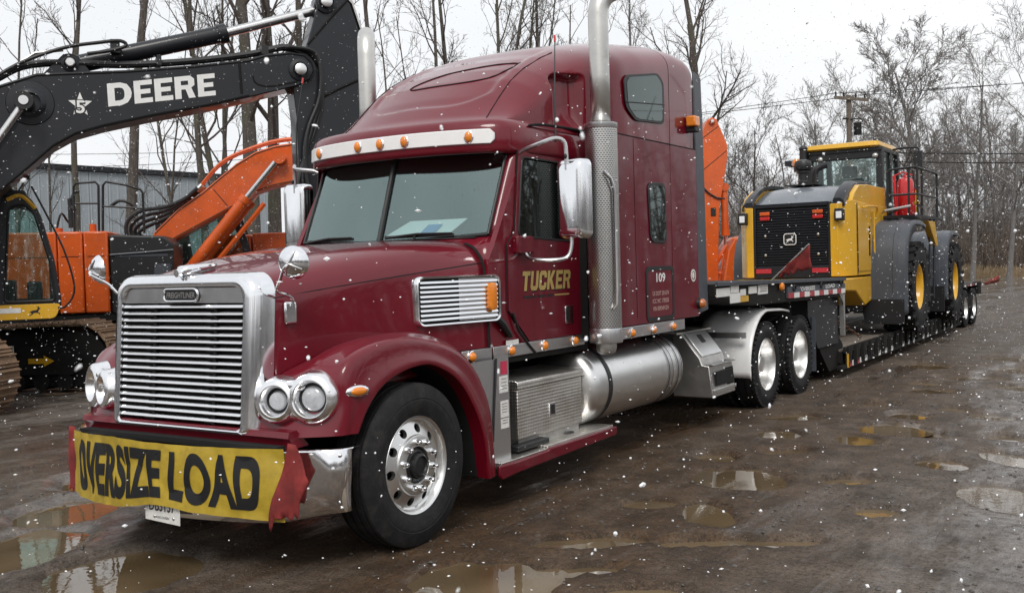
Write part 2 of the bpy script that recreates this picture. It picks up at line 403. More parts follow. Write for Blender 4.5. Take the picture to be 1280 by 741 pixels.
def treadplate():
    m, t, b = new_mat('diamond_plate'); N = t.nodes.new; Lk = t.links.new
    b.inputs['Base Color'].default_value = (.55, .54, .51, 1); b.inputs['Metallic'].default_value = 1; b.inputs['Roughness'].default_value = .38
    tcx = N('ShaderNodeTexCoord'); sep = N('ShaderNodeSeparateXYZ'); Lk(tcx.outputs['Object'], sep.inputs[0])
    def mt(op, a, c):
        n = N('ShaderNodeMath'); n.operation = op
        for k, q in enumerate((a, c)):
            if q is None: continue
            if isinstance(q, (int, float)): n.inputs[k].default_value = q
            else: Lk(q, n.inputs[k])
        return n.outputs[0]
    hz = mt('ADD', sep.outputs['X'], sep.outputs['Y'])
    k1_ = mt('SINE', mt('MULTIPLY', mt('ADD', hz, sep.outputs['Z']), 125.0), None); k2_ = mt('SINE', mt('MULTIPLY', mt('SUBTRACT', hz, sep.outputs['Z']), 125.0), None)
    pat = mt('MULTIPLY', k1_, k2_)
    bu = N('ShaderNodeBump'); bu.inputs['Strength'].default_value = .35; bu.inputs['Distance'].default_value = .004
    Lk(pat, bu.inputs['Height']); Lk(bu.outputs['Normal'], b.inputs['Normal'])
    n1 = N('ShaderNodeTexNoise'); n1.inputs['Scale'].default_value = 5; n1.inputs['Detail'].default_value = 6; Lk(tcx.outputs['Object'], n1.inputs['Vector'])
    rp_ = N('ShaderNodeValToRGB'); rp_.color_ramp.elements[0].color = (.54, .51, .46, 1); rp_.color_ramp.elements[1].color = (.74, .72, .68, 1)
    rp_.color_ramp.elements[0].position = .32; rp_.color_ramp.elements[1].position = .58
    Lk(n1.outputs['Fac'], rp_.inputs['Fac'])
    pr = N('ShaderNodeMapRange'); pr.inputs['From Min'].default_value = .1; pr.inputs['From Max'].default_value = .5; pr.inputs['To Max'].default_value = .45; Lk(pat, pr.inputs['Value'])
    mx = N('ShaderNodeMix'); mx.data_type = 'RGBA'; Lk(pr.outputs['Result'], mx.inputs[0]); Lk(rp_.outputs['Color'], mx.inputs[6]); mx.inputs[7].default_value = (.88, .86, .82, 1)  # raised diamonds coloured paler, standing in for the light they catch
    Lk(mx.outputs[2], b.inputs['Base Color'])
    return m
m_tread = treadplate()
# ------------------------------------------------------------------ ground with pot holes
RT = Vector((cos(YAW), -sin(YAW), 0)); FW = Vector((sin(YAW), cos(YAW), 0))
def uv(u, v, z=0):
    """ground point u metres to the right of and v metres in front of where the photographer stands"""
    p = Vector((CAM.x, CAM.y, 0))+RT*u+FW*v; return Vector((p.x, p.y, z))
PUD = [(2.27,2.77,.29,.34),(2.47,1.59,.13,.30),(1.98,1.68,.16,.10),(2.65,4.91,.16,.23),(2.83,5.65,.25,.30),(1.90,4.94,.16,.22),(2.79,6.62,.17,.24),
       (3.58,4.00,.16,.21),(4.20,2.93,.24,.39),(4.03,4.48,.14,.34),(1.92,-.40,.36,.34),(2.85,-.24,.23,.17),(-.11,-1.21,.36,.36),(-1.17,-1.21,.29,.46),
       (3.47,2.16,.12,.12),(3.13,7.28,.14,.19),(3.59,6.88,.18,.24),(1.68,6.10,.26,.22),(2.63,8.88,.24,.30),(1.98,11.96,.29,.45),(3.6,9.6,.3,.3),(3.0,13.5,.35,.5),(4.3,7.6,.2,.3),(4.2,11.0,.3,.4),
       (2.05,.62,.34,.12),(2.75,.95,.30,.10),(3.15,1.15,.22,.09),(2.3,.1,.20,.08),(3.05,3.1,.22,.14),(1.75,3.6,.16,.2),(2.25,4.1,.2,.16),(3.2,5.5,.2,.2),(2.2,7.4,.25,.2),(3.9,5.6,.16,.2),(-1.9,-.4,.3,.4),(-2.6,.5,.4,.4),(-.75,-2.0,.3,.2),(2.9,10.6,.4,.4),(2.4,9.7,.2,.3),(3.4,11.8,.4,.5),(4.6,9.0,.3,.3)]
WATER = -0.022
def nz3(x, y, z=0.0): return mnoise.noise(Vector((x, y, z)))
def pud_d(x, y, P):
    dx, dy = x-P[0], y-P[1]
    a = dx*RT.x+dy*RT.y; b = dx*FW.x+dy*FW.y
    return sqrt((a/(P[2]*1.12))**2+(b/(P[3]*1.12))**2)+.22*nz3(x*4.0, y*4.0, P[0])+.10*nz3(x*13, y*13, P[1])
def ground_h(x, y):
    r = sqrt((x-2)**2+(y-3)**2)
    amp = 1.0 if r < 25 else max(0.0, 1-(r-25)/30)
    h = .007*nz3(x*1.1+.35*y, y*.45, 1)+.006*nz3(x*5, y*2.6, 2)+.0042*nz3(x*13, y*9, 3)
    rut = sin((x*1.0+.09*y)*5.2+1.5*nz3(x*.3, y*.22, 7)); h += .007*rut*(.5+.5*nz3(x*.7, y*.3, 9))
    h = max(h, -.014)*amp
    for P in PUD:
        if abs(x-P[0]) < 1.2 and abs(y-P[1]) < 1.2:
            d = pud_d(x, y, P)
            if d < 1.6: h += -.085*(1-smooth01((d-.62)/.80))+.006*math.exp(-((d-1.3)/.2)**2)
    return h
def axis_pts(lo, hi, step, far, g=1.09):
    a = []; x = lo
    while x < hi: a.append(x); x += step
    s = step; left = []; x = lo
    while x > -far: s *= g; x -= s; left.append(x)
    s = step; x = a[-1]; right = []
    while x < far: s *= g; x += s; right.append(x)
    return left[::-1]+a+right
gx = axis_pts(-4.0, 6.2, .055, 500); gy = axis_pts(-3.6, 13.5, .06, 500)
g = MB(); g.rows([[(x, y, ground_h(x, y)) for x in gx] for y in gy])

def ground_mat():
    m, t, b = new_mat('wet_mud_and_gravel'); N = t.nodes.new; Lk = t.links.new
    tcx = N('ShaderNodeTexCoord'); O = tcx.outputs['Object']
    def noise(scale, det=6, rough=.65, sc=(1, 1, 1), rot=0):
        mpx = N('ShaderNodeMapping'); mpx.inputs['Scale'].default_value = sc; mpx.inputs['Rotation'].default_value = (0, 0, rot); Lk(O, mpx.inputs['Vector'])
        n = N('ShaderNodeTexNoise'); n.inputs['Scale'].default_value = scale; n.inputs['Detail'].default_value = det; n.inputs['Roughness'].default_value = rough
        Lk(mpx.outputs['Vector'], n.inputs['Vector']); return n.outputs['Fac']
    def math_(op, a, b_, c_=None):
        n = N('ShaderNodeMath'); n.operation = op
        for i, q in enumerate((a, b_, c_)):
            if q is None: continue
            if isinstance(q, (int, float)): n.inputs[i].default_value = q
            else: Lk(q, n.inputs[i])
        return n.outputs[0]
    def mrange(v, a, b_, c_, d, cl=True):
        n = N('ShaderNodeMapRange'); n.inputs['From Min'].default_value = a; n.inputs['From Max'].default_value = b_
        n.inputs['To Min'].default_value = c_; n.inputs['To Max'].default_value = d; n.clamp = cl; Lk(v, n.inputs['Value']); return n.outputs['Result']
    def mixc(f, a, b_):
        n = N('ShaderNodeMix'); n.data_type = 'RGBA'; Lk(f, n.inputs[0])
        for i, q in ((6, a), (7, b_)):
            if isinstance(q, tuple): n.inputs[i].default_value = rgb(q)
            else: Lk(q, n.inputs[i])
        return n.outputs[2]
    streak = noise(1.0, 7, .7, (1.6, .28, 1), radians(8))
    big = noise(.35, 4, .6, (1, .55, 1), radians(10)); clod = noise(11, 6, .8)
    mid = noise(2.6, 8, .75); fine = noise(38, 6, .8); grit = noise(140, 3, .7)
    sep = N('ShaderNodeSeparateXYZ'); Lk(O, sep.inputs[0])
    # packed brown mud in the lane beside the lorry, greyer gravel further out
    lane = math_('ABSOLUTE', math_('SUBTRACT', sep.outputs['X'], 1.6), 0.0)
    far = mrange(lane, 1.0, 3.0, 0, .5); fary = mrange(sep.outputs['Y'], 5, 16, 0, .35)
    gsel = math_('ADD', math_('ADD', far, fary), mrange(math_('ADD', math_('MULTIPLY', streak, .6), math_('MULTIPLY', big, .5)), .38, .72, -.25, .75, False))
    gsel = mrange(gsel, 0.05, .95, 0, 1)
    brown = mixc(mrange(mid, .35, .65, 0, 1), (.026, .0145, .0065), (.098, .053, .023))
    grey = mixc(mrange(mid, .35, .65, 0, 1), (.062, .050, .040), (.185, .162, .140))
    col = mixc(gsel, brown, grey)
    vor = N('ShaderNodeTexVoronoi'); vor.inputs['Scale'].default_value = 55; Lk(O, vor.inputs['Vector'])
    peb = mrange(vor.outputs['Distance'], .12, .3, 1, 0)
    pv = N('ShaderNodeMapRange'); pv.inputs['From Min'].default_value = .45; pv.inputs['From Max'].default_value = .62; Lk(noise(3.0, 5), pv.inputs['Value'])
    pebf = math_('MULTIPLY', math_('MULTIPLY', peb, pv.outputs['Result']), .55)
    pc = N('ShaderNodeHueSaturation'); pc.inputs['Saturation'].default_value = .12; pc.inputs['Value'].default_value = .30; Lk(vor.outputs['Color'], pc.inputs['Color'])
    col = mixc(pebf, col, pc.outputs['Color'])
    col = mixc(mrange(clod, .54, .66, 0, .55), col, (.030, .022, .016))
    col = mixc(mrange(clod, .42, .34, 0, .4), col, (.19, .165, .14))
    col = mixc(mrange(fine, .50, .62, 0, .85), col, (.026, .019, .014))
    gm = N('ShaderNodeMix'); gm.data_type = 'RGBA'; gm.blend_type = 'MULTIPLY'; gm.inputs[0].default_value = 1; Lk(col, gm.inputs[6])
    Lk(mrange(math_('ADD', math_('MULTIPLY', grit, .6), math_('MULTIPLY', noise(75, 4, .8), .6)), .42, .78, .45, 1.75), gm.inputs[7]); col = gm.outputs[2]
    Lk(col, b.inputs['Base Color'])
    wet = mrange(math_('SUBTRACT', math_('ADD', math_('MULTIPLY', streak, .8), math_('MULTIPLY', big, .35)), math_('ADD', math_('MULTIPLY', far, .22), math_('MULTIPLY', fary, .1))), .44, .54, 1, 0)
    ro = math_('ADD', mrange(wet, 0, 1, .58, .07), math_('MULTIPLY', math_('SUBTRACT', fine, .5), .35))
    cw_ = math_('MULTIPLY', wet, mrange(clod, .62, .45, .2, 1.0)); Lk(math_('MULTIPLY', cw_, .9), b.inputs['Coat Weight']); b.inputs['Coat Roughness'].default_value = .09; b.inputs['Coat IOR'].default_value = 1.36
    bu2 = N('ShaderNodeBump'); bu2.inputs['Strength'].default_value = .25; bu2.inputs['Distance'].default_value = .01; Lk(clod, bu2.inputs['Height']); Lk(bu2.outputs['Normal'], b.inputs['Coat Normal'])
    Lk(ro, b.inputs['Roughness']); Lk(mrange(wet, 0, 1, .2, .5), b.inputs['Specular IOR Level'])
    fine_h = math_('MULTIPLY', fine, mrange(wet, 0, 1, 1.0, .22)); clod = math_('MULTIPLY', clod, mrange(wet, 0, 1, 1.0, .35))
    # tyre prints pressed into the mud, running the way the lorry stands
    tread = None
    for x0, sl, wd in ((2.05, .02, .13), (3.30, .03, .14), (2.62, -.015, .12), (4.15, .05, .14), (-1.75, .06, .14)):
        dx = math_('SUBTRACT', math_('SUBTRACT', sep.outputs['X'], math_('MULTIPLY', sep.outputs['Y'], sl)), math_('ADD', math_('MULTIPLY', noise(.25, 2, .5), .9), x0-.45)); ax = math_('ABSOLUTE', dx, 0.0)
        bandm = mrange(ax, wd*.75, wd, 1, 0); lug = math_('SINE', math_('ADD', math_('MULTIPLY', sep.outputs['Y'], 62.0), math_('MULTIPLY', ax, 45.0)), 0.0)
        q_ = math_('MULTIPLY', bandm, math_('SUBTRACT', math_('MULTIPLY', mrange(lug, -.3, .3, 0, 1), .7), .75)); tread = q_ if tread is None else math_('ADD', tread, q_)
    tread = math_('MULTIPLY', tread, mrange(mid, .38, .58, 1.0, .15))
    hgt = math_('ADD', math_('MULTIPLY', tread, 1.3), math_('ADD', math_('ADD', math_('MULTIPLY', fine_h, .8), math_('MULTIPLY', grit, .35)), math_('ADD', math_('MULTIPLY', peb, .45), math_('ADD', math_('MULTIPLY', streak, 1.2), math_('MULTIPLY', clod, 1.3)))))
    bu = N('ShaderNodeBump'); bu.inputs['Strength'].default_value = .7; bu.inputs['Distance'].default_value = .022
    Lk(hgt, bu.inputs['Height']); Lk(bu.outputs['Normal'], b.inputs['Normal'])
    return m
m_ground = ground_mat()
obj('ground', g, m_ground, smooth=60, kind='structure', recalc=False)

def water_mat():
    m, t, b = new_mat('muddy_water'); N = t.nodes.new; Lk = t.links.new
    b.inputs['Roughness'].default_value = .015; b.inputs['IOR'].default_value = 1.45; b.inputs['Specular IOR Level'].default_value = .62
    tcx = N('ShaderNodeTexCoord'); n = N('ShaderNodeTexNoise'); n.inputs['Scale'].default_value = 1.3; Lk(tcx.outputs['Object'], n.inputs['Vector'])
    r = N('ShaderNodeValToRGB'); r.color_ramp.elements[0].color = (.085, .058, .030, 1); r.color_ramp.elements[1].color = (.15, .108, .062, 1)
    r.color_ramp.elements[0].position = .35; r.color_ramp.elements[1].position = .65
    Lk(n.outputs['Fac'], r.inputs['Fac']); Lk(r.outputs['Color'], b.inputs['Base Color'])
    n2 = N('ShaderNodeTexNoise'); n2.inputs['Scale'].default_value = 14; Lk(tcx.outputs['Object'], n2.inputs['Vector'])
    bu = N('ShaderNodeBump'); bu.inputs['Strength'].default_value = .04; bu.inputs['Distance'].default_value = .01; Lk(n2.outputs['Fac'], bu.inputs['Height']); Lk(bu.outputs['Normal'], b.inputs['Normal'])
    return m
m_water = water_mat()
for ip_, P in enumerate(PUD):
    d = MB(); ring = []
    for k in range(40):
        a = 2*pi*k/40; q = RT*(P[2]*1.5*cos(a))+FW*(P[3]*1.5*sin(a)); ring.append((P[0]+q.x, P[1]+q.y, WATER-.0007*ip_))
    d.add(ring, [tuple(range(40))]); obj('puddle', d, m_water, smooth=0, kind='structure')

# loose stones pressed into the mud
rs = random.Random(5); st = MB()
OCT = [(1,0,0),(-1,0,0),(0,1,0),(0,-1,0),(0,0,1),(0,0,-1)]; OCF = [(0,2,4),(2,1,4),(1,3,4),(3,0,4),(2,0,5),(1,2,5),(3,1,5),(0,3,5)]
n = 0
while n < 9000:
    x, y = rs.uniform(-4, 6.5), rs.uniform(-3.4, 11)
    if nz3(x*.9, y*.6, 21)+rs.uniform(-.5, .5) < -.02: continue
    if any(abs(x-P[0]) < .8 and abs(y-P[1]) < .8 and pud_d(x, y, P) < 1.25 for P in PUD): continue
    s = .003+.013*rs.random()**3; a = rs.uniform(0, 6.28); h = ground_h(x, y)
    vs = []
    for (px, py, pz) in OCT:
        k = s*rs.uniform(.7, 1.3); qx, qy = px*cos(a)-py*sin(a), px*sin(a)+py*cos(a); vs.append((x+qx*k*1.3, y+qy*k, h+s*.2+pz*k*.7))
    st.add(vs, OCF); n += 1
m_stone = M('wet_stone', (.085, .078, .070), .45, 0, 0, .45, 11)
obj('loose_gravel', st, m_stone, smooth=0, kind='stuff', recalc=False, label='scattered small stones lying on the wet mud')
# ------------------------------------------------------------------ the semi truck (x to its left side, y towards its tail)
T = thing('semi_truck', 'burgundy long-nose semi truck with tall sleeper and upright chrome grille', 'semi truck')

def hood_pt(t, tx=None):
    """half cross-section of the hood, t 0 at the grille, 1 at the cowl"""
    F = [(0,1.745),(.2,1.742),(.38,1.733),(.5,1.712),(.575,1.675),(.625,1.615),(.648,1.54),(.655,1.45),(.656,1.3),(.657,1.1),(.657,.95),(.657,.80)]
    R_ = [(0,1.960),(.38,1.957),(.66,1.945),(.80,1.922),(.895,1.88),(.95,1.82),(.98,1.76),(.988,1.70),(1.0,1.5),(1.008,1.35),(1.014,1.2),(1.014,1.10)]
    tz = 1-(1-t)**2.1
    return [(lerp(a[0], b[0], t), lerp(a[1], b[1], tz if i < 8 else lerp(tz, t, .6))) for i, (a, b) in enumerate(zip(F, R_))]
hb = MB(); rows = []
for i in range(26):
    t = i/25; y = lerp(-.715, 1.098, t); hp = catmull(hood_pt(t), 34)
    rows.append([(-x, y, z) for x, z in hp[::-1]]+[(x, y, z) for x, z in hp[1:]])
hb.rows(rows); hood = obj('hood', hb, m_paint, T, smooth=50, solid=.02)
# pressed line along the hood side
for s_ in (-1, 1):
    c_ = MB(); pts = []
    for i in range(20):
        t = i/19; y = lerp(-.70, 1.09, t); z = lerp(1.585, 1.775, t**.9); hp = catmull(hood_pt(t), 60)
        x = min(hp[18:], key=lambda q: abs(q[1]-z))[0]
        pts.append((s_*(x+.001), y, z))
    c_.tube(pts, .0035, 5); obj('crease', c_, m_gap, hood)
# hood ornament handle
ho = MB(); ho.loft([[(w*cx_, y, z0+h*cz_) for cx_, cz_ in rrect(2, 2, .5, 3)] for y, w, h, z0 in ((-.80,.03,.02,1.765),(-.78,.05,.028,1.775),(-.70,.075,.022,1.79),(-.62,.07,.018,1.80),(-.52,.02,.008,1.805))])
ho.cyl((0,-.83,1.757), (0,-.77,1.765), .024, .026, 14)
obj('hood_ornament', ho, m_chrome, T, smooth=40)

# grille shell and grille
def gy_(z): return (z-.8)*.075
def gring(w, zb, zt, rt_, rb, y):
    pts = rrect(2*w, zt-zb, [rb, rt_, rt_, rb], 8, 0, (zt+zb)/2)
    return [(x, y+gy_(z), z) for x, z in pts]
gs = MB(); gs.loft([gring(.668,.785,1.755,.14,.05,-.715), gring(.664,.785,1.752,.14,.05,-.80), gring(.648,.79,1.74,.13,.05,-.846), gring(.615,.80,1.72,.12,.045,-.872),
                    gring(.578,.812,1.688,.10,.04,-.878), gring(.562,.822,1.672,.09,.035,-.87), gring(.556,.826,1.667,.085,.03,-.845), gring(.556,.826,1.667,.085,.03,-.78)], cap=False)
shell = obj('grille_shell', gs, m_chrome, T, smooth=40)
gp = MB(); gp.rows([[(x, -.80+gy_(z), z) for x in (-.56, .56)] for z in (.82, 1.67)]); obj('grille_backing', gp, m_gap, T)
pl = MB(); poly = [(-.555,1.572),(.555,1.572)]+[(x, z) for x, z in rrect(1.112, .2, [.01,.085,.085,.01], 6, 0, 1.567) if z > 1.58]
pl.prism(poly, 'y', -.845+.055, -.835+.055); obj('badge_panel', pl, m_steel, T, bevel=.003)
bd = MB(); bd.prism(rrect(.31, .072, .035, 8, 0, 1.622), 'y', -.803, -.789); badge = obj('badge', bd, m_black, T, bevel=.004)
br = MB(); br.tube([(x, -.803, z) for x, z in rrect(.316, .077, .037, 8, 0, 1.622)], .0075, 8, closed=True); obj('badge_rim', br, m_chrome, badge)
tx = MB(); text_mb(tx, 'FREIGHTLINER', .036, lambda x, y: (x, -.8045, 1.622+y), width=.262, bold=.012, center=True, shear=.15); obj('lettering', tx, m_alu_dull, badge, smooth=0)
barm = None; NB = 17
for i in range(NB):
    z = .862+i*(1.545-.862)/(NB-1)
    if barm is None:
        b_ = MB(); b_.prism([(-.022,-.003),(-.022,.0),(-.008,.015),(.02,.016),(.02,.008),(-.010,-.004)], 'x', -.552, .552)
        barm = mesh_of('grille_bar', b_, m_bezel, 30)
    obj('grille_bar', barm, None, T, loc=(0, -.845+gy_(z), z))
for x in (-.28, .28):
    b_ = MB(); b_.box(x-.012, x+.012, -.828, -.80, .83, 1.57); b_.v = [(a, y+gy_(z), z) for a, y, z in b_.v]
    sup = obj('grille_support', b_, m_black, T)
    cl = MB()
    for i in range(NB):
        z = .862+i*(1.545-.862)/(NB-1); cl.box(x-.035, x+.035, -.866+gy_(z), -.84+gy_(z), z-.010, z+.001)
    obj('bar_clip', cl, m_black, sup)

# fenders with the front corner
FJ = [(.655,-.82,.800),(.655,-.775,.95),(.67,-.70,1.10),(.71,-.50,1.19),(.76,-.2,1.27),(.82,.15,1.305),(.88,.5,1.25),(.93,.72,1.08),(.96,.84,.78),(.975,.885,.30)]
FK = [(.93,-.80,.795),(.945,-.715,.96),(.94,-.69,1.14),(.94,-.50,1.275),(.98,-.2,1.335),(1.03,.17,1.335),(1.075,.5,1.245),(1.10,.72,1.06),(1.11,.845,.76),(1.11,.89,.29)]
FO = [(1.165,-.655,.800),(1.18,-.62,.97),(1.165,-.60,1.16),(1.165,-.46,1.265),(1.175,-.15,1.315),(1.18,.19,1.275),(1.185,.5,1.165),(1.19,.70,.98),(1.19,.835,.72),(1.19,.88,.28)]
FL = [(1.19,-.54,.80),(1.20,-.47,.925),(1.205,-.37,1.025),(1.207,-.24,1.09),(1.21,-.04,1.135),(1.21,.18,1.125),(1.21,.43,1.005),(1.21,.61,.80),(1.21,.715,.58),(1.20,.785,.28)]
FM = [(x+.004, y+(.05 if i < 3 else 0)-(.05 if i > 6 else 0)*0, z+(.03 if 2 < i < 7 else .012)) for i, (x, y, z) in enumerate(FL)]
fr = []
NT = 44
CJ, CK, CO, CL_ = [catmull(q, NT) for q in (FJ, FK, FO, FL)]
for i in range(NT):
    j, k, o_, l = CJ[i], CK[i], CO[i], CL_[i]
    mid = tuple(.45*b+.55*c+(.018 if ax == 0 else 0) for ax, (b, c) in enumerate(zip(k, o_)))
    li = (l[0]-.0, l[1]*.985+.0, l[2])
    inn = (l[0]-.10, l[1], l[2])
    pre = tuple(lerp(a, b, .85) for a, b in zip(o_, l)); pre = (pre[0]+.008, pre[1], pre[2])
    fr.append(catmull([j, tuple(lerp(a, b, .5) for a, b in zip(j, k)), k, mid, o_, tuple(lerp(a, b, .5) for a, b in zip(o_, l)), pre, l], 22)+[(l[0]-.025, l[1], l[2]-.004), inn])
for s_ in (1, -1):
    f_ = MB(); f_.rows([[(s_*x, y, z) for x, y, z in r] for r in fr])
    obj('fender', f_, m_paint, T, smooth=55)
    fw_ = MB(); fw_.rows([[(s_*(l[0]-.09), l[1]*1.0, l[2]) for l in CL_], [(s_*.62, l[1]*1.02, l[2]+.02) for l in CL_]]); fw_.box(s_*.60, s_*.62, -.72, .95, .35, 1.35); obj('wheel_well', fw_, m_gap, T)
    a_ = MB(); Rm = Matrix.Rotation(radians(s_*38), 3, 'Z'); c0 = Vector((s_*1.196, -.545, 1.045))
    a_.ell(c0, .082, .022, .036, 20, 8, Matrix.Rotation(s_*radians(75), 3, 'Z')); mk = obj('side_marker', a_, m_chrome, T)
    a_ = MB(); a_.ell(c0+Vector((s_*.014, -.004, 0)), .056, .018, .025, 20, 8, Matrix.Rotation(s_*radians(75), 3, 'Z')); obj('lens', a_, m_amber, mk)
ap = MB(); ap.loft([[(x, y, z) for y, z in ((-.85,.785),(-.87,.80),(-.86,.835),(-.80,.84),(-.70,.74),(-.84,.735))] for x in (-.95,-.66,0,.66,.95)])
obj('front_apron', ap, m_paint, T, smooth=50)
# headlights: figure-eight bezels with two lamps each
for s_ in (1, -1):
    O0 = Vector((s_*.905, -.775, 1.005)); U = Vector((s_*.945, .325, 0)).normalized(); Nn = Vector((s_*.325, -.945, .05)).normalized()
    hb_ = MB()
    lamps = ((-.112, -.004, .126, .088), (.110, .010, .144, .104))
    for (du, dz, Ro, Rp) in lamps:
        c0 = O0+U*du+Vector((0, 0, dz))
        hb_.lathe([(Ro+.022,-.085),(Ro+.013,-.045),(Ro+.006,-.008),(Ro,.004),(Ro-.010,.012),(Rp+.006,.020),(Rp-.002,.012),(Rp-.020,-.045),(Rp-.026,-.055)], c0+U*0, Nn, 40)
    for sg in (1, -1):   # waist fillers between the two rings
        c0 = O0+Vector((0, 0, sg*.082+.003)); hb_.ell(c0-Nn*.032 , .070, .042, .040, 16, 8, Matrix(((U.x, Nn.x, 0), (U.y, Nn.y, 0), (0, 0, 1))))
    hl = obj('headlight', hb_, m_bezel, T, smooth=45)
    for (du, dz, Ro, Rp) in lamps:
        c0 = O0+U*du+Vector((0, 0, dz))
        r_ = MB(); r_.lathe([(Rp-.026,-.050),(Rp-.03,-.058),(Rp*.5,-.066),(0,-.068)], c0, Nn, 28); r_.lathe([(.022,-.066),(.022,-.055),(.012,-.048),(0,-.046)], c0, Nn, 14); obj('reflector', r_, m_alu, hl)
        r_ = MB(); r_.lathe([(Rp-.028,-.046),(Rp-.034,-.032),(Rp*.55,-.020),(Rp*.28,-.013),(0,-.011)], c0, Nn, 32); obj('lens', r_, m_lamp, hl)
        r_ = MB(); r_.lathe([(Rp-.021,-.046),(Rp-.020,-.038),(Rp-.029,-.036),(Rp-.033,-.044)], c0, Nn, 32); obj('gasket', r_, m_black, hl)

# bumper
def by_(x):
    x = abs(x)
    return -1.085+.20*(x/.95)**2 if x < .95 else interp(x, [.95, 1.05, 1.15, 1.20, 1.215, 1.222], [-.885, -.83, -.755, -.71, -.685, -.64])
bxs = [-1.222,-1.215,-1.20,-1.15,-1.05]+[-.95+i*.1 for i in range(20)]+[1.05,1.15,1.20,1.215,1.222]
bm_ = MB(); bm_.rows([[(x*(1-.012*k), by_(x)+dy, z+(.05*smooth01((abs(x)-.85)/.35) if z < .5 else 0)) for x in bxs] for k, dy, z in ((2,.10,.73),(0,.015,.735),(0,0,.725),(.3,-.002,.60),(1.2,.0,.45),(2,.010,.345),(2.4,.03,.312),(4,.09,.303))])
bumper = obj('bumper', bm_, m_chrome, T, smooth=50, solid=.006)
for s_ in (1, -1):
    for z in (.70, .40):
        q = MB(); q.ell((s_*1.20, by_(1.20)-.006, z), .012, .012, .012, 10, 6); obj('bolt', q, m_alu, bumper)
lp = MB(); lp.obox((.13, -1.10, .362), (.31, .006, .155), Matrix.Rotation(radians(2), 3, 'Y')); plate = obj('licence_plate', lp, m_sticker, T, bevel=.003)
tx = MB(); text_mb(tx, 'DB3157', .07, lambda x, y: (.13+x, -1.1045, .385+y), width=.23, bold=.01, center=True)
text_mb(tx, 'WISCONSIN', .014, lambda x, y: (.13+x, -1.1045, .314+y), width=.12, center=True); obj('lettering', tx, m_black_print, plate, smooth=0)
q = MB()
for x in (.06, .23): q.ell((x, -1.105, .317), .010, .004, .010, 10, 6)
obj('bolt', q, m_alu, plate)
q = MB(); q.box(-.9, .9, -.92, -.80, .72, .755); obj('bumper_gap', q, m_gap, T)

# radiator / chassis darkness: frame rails, engine block, cross members
fr_ = MB()
for s_ in (1, -1):
    fr_.box(s_*.43-.045, s_*.43+.045, -.7, 8.1, .70, .98)
fr_.box(-.6, .6, -.62, .9, .45, 1.5); fr_.box(-.5, .5, .9, 2.4, .55, 1.05)
for y in (2.8, 3.8, 4.8, 5.6, 6.7, 7.35, 8.0): fr_.box(-.43, .43, y-.06, y+.06, .72, .95)
fr_.box(-1.0, 1.0, -.10, .10, .40, .52); fr_.box(-.8, .8, -.06, .06, .5, .75)
obj('chassis_frame', fr_, m_frame, T)

# cowl, windshield, pillars
def wsb(x): return 1.12+.14*(abs(x)/.93)**1.7
def wst(x): return 1.36+.19*(abs(x)/.93)**1.7
def wsz(x): return 1.955+.03*(abs(x)/.93)**2
ws_x = [.93*i/14 for i in range(15)]
for s_ in (-1, 1):
    w_ = MB()
    w_.rows([[(s_*x, lerp(wsb(x), wst(x), t), lerp(wsz(x), 2.63, t)) for x in [.022]+ws_x[1:]] for t in [k/6 for k in range(7)]])
    obj('windshield_pane', w_, m_glass, T, smooth=60, label=None)
dv = MB(); dv.tube([(0, wsb(0)-.008, wsz(0)), (0, wst(0)-.008, 2.63)], .022, 8); obj('windshield_divider', dv, m_black, T)
gk = MB()
pts = [(s*x, wsb(x)-.006, wsz(x)) for s, x in [(-1, x) for x in ws_x[::-1]]+[(1, x) for x in ws_x[1:]]]
gk.tube(pts, .016, 8)
for s_ in (1, -1): gk.tube([(s_*.93, lerp(wsb(.93), wst(.93), t)-.004, lerp(wsz(.93), 2.63, t)) for t in (0, .25, .5, .75, 1)], .013, 8)
obj('windshield_gasket', gk, m_black, T)
fz = MB()
for s_ in (-1, 1):
    prof = []
    for x in [.0]+ws_x[1:]:
        zlo = 2.455-.02*(x/.93)+ (.10*smooth01((x-.62)/.3))
        tl = (zlo-1.96)/(2.63-1.96)
        prof.append(((s_*x, lerp(wsb(x), wst(x), tl)+.012, zlo), (s_*x, wst(x)+.012, 2.63)))
    fz.rows([[p[0] for p in prof], [p[1] for p in prof]])
obj('sun_shade_band', fz, m_gap, T, smooth=0, solid=.004)
cw = MB(); rows = []
hr = [(-x, 1.103, z) for x, z in catmull(hood_pt(1)[:7], 20)[::-1]]+[(x, 1.103, z) for x, z in catmull(hood_pt(1)[:7], 20)[1:]]
rows.append([(x, y, z-.012) for x, y, z in hr])
def cowl_in(x):
    a = min(abs(x), .94); return (math.copysign(a, x), wsb(min(a, .93))+.012, wsz(min(a, .93))-.004-(.0 if abs(x) < .95 else .02))
rows.append([tuple(lerp(a, b, .5) for a, b in zip(p, cowl_in(p[0]))) for p in hr]); rows.append([cowl_in(p[0]) for p in hr])
cw.rows(rows); obj('cowl', cw, m_paint, T, smooth=50)
vt = MB(); vt.rows([[(x, wsb(x)-.045, 1.966) for x in (-.85, -.4, 0, .4, .85)], [(x, wsb(x)-.01, 1.972) for x in (-.85, -.4, 0, .4, .85)]]); obj('cowl_vent', vt, m_black, T, solid=.006)
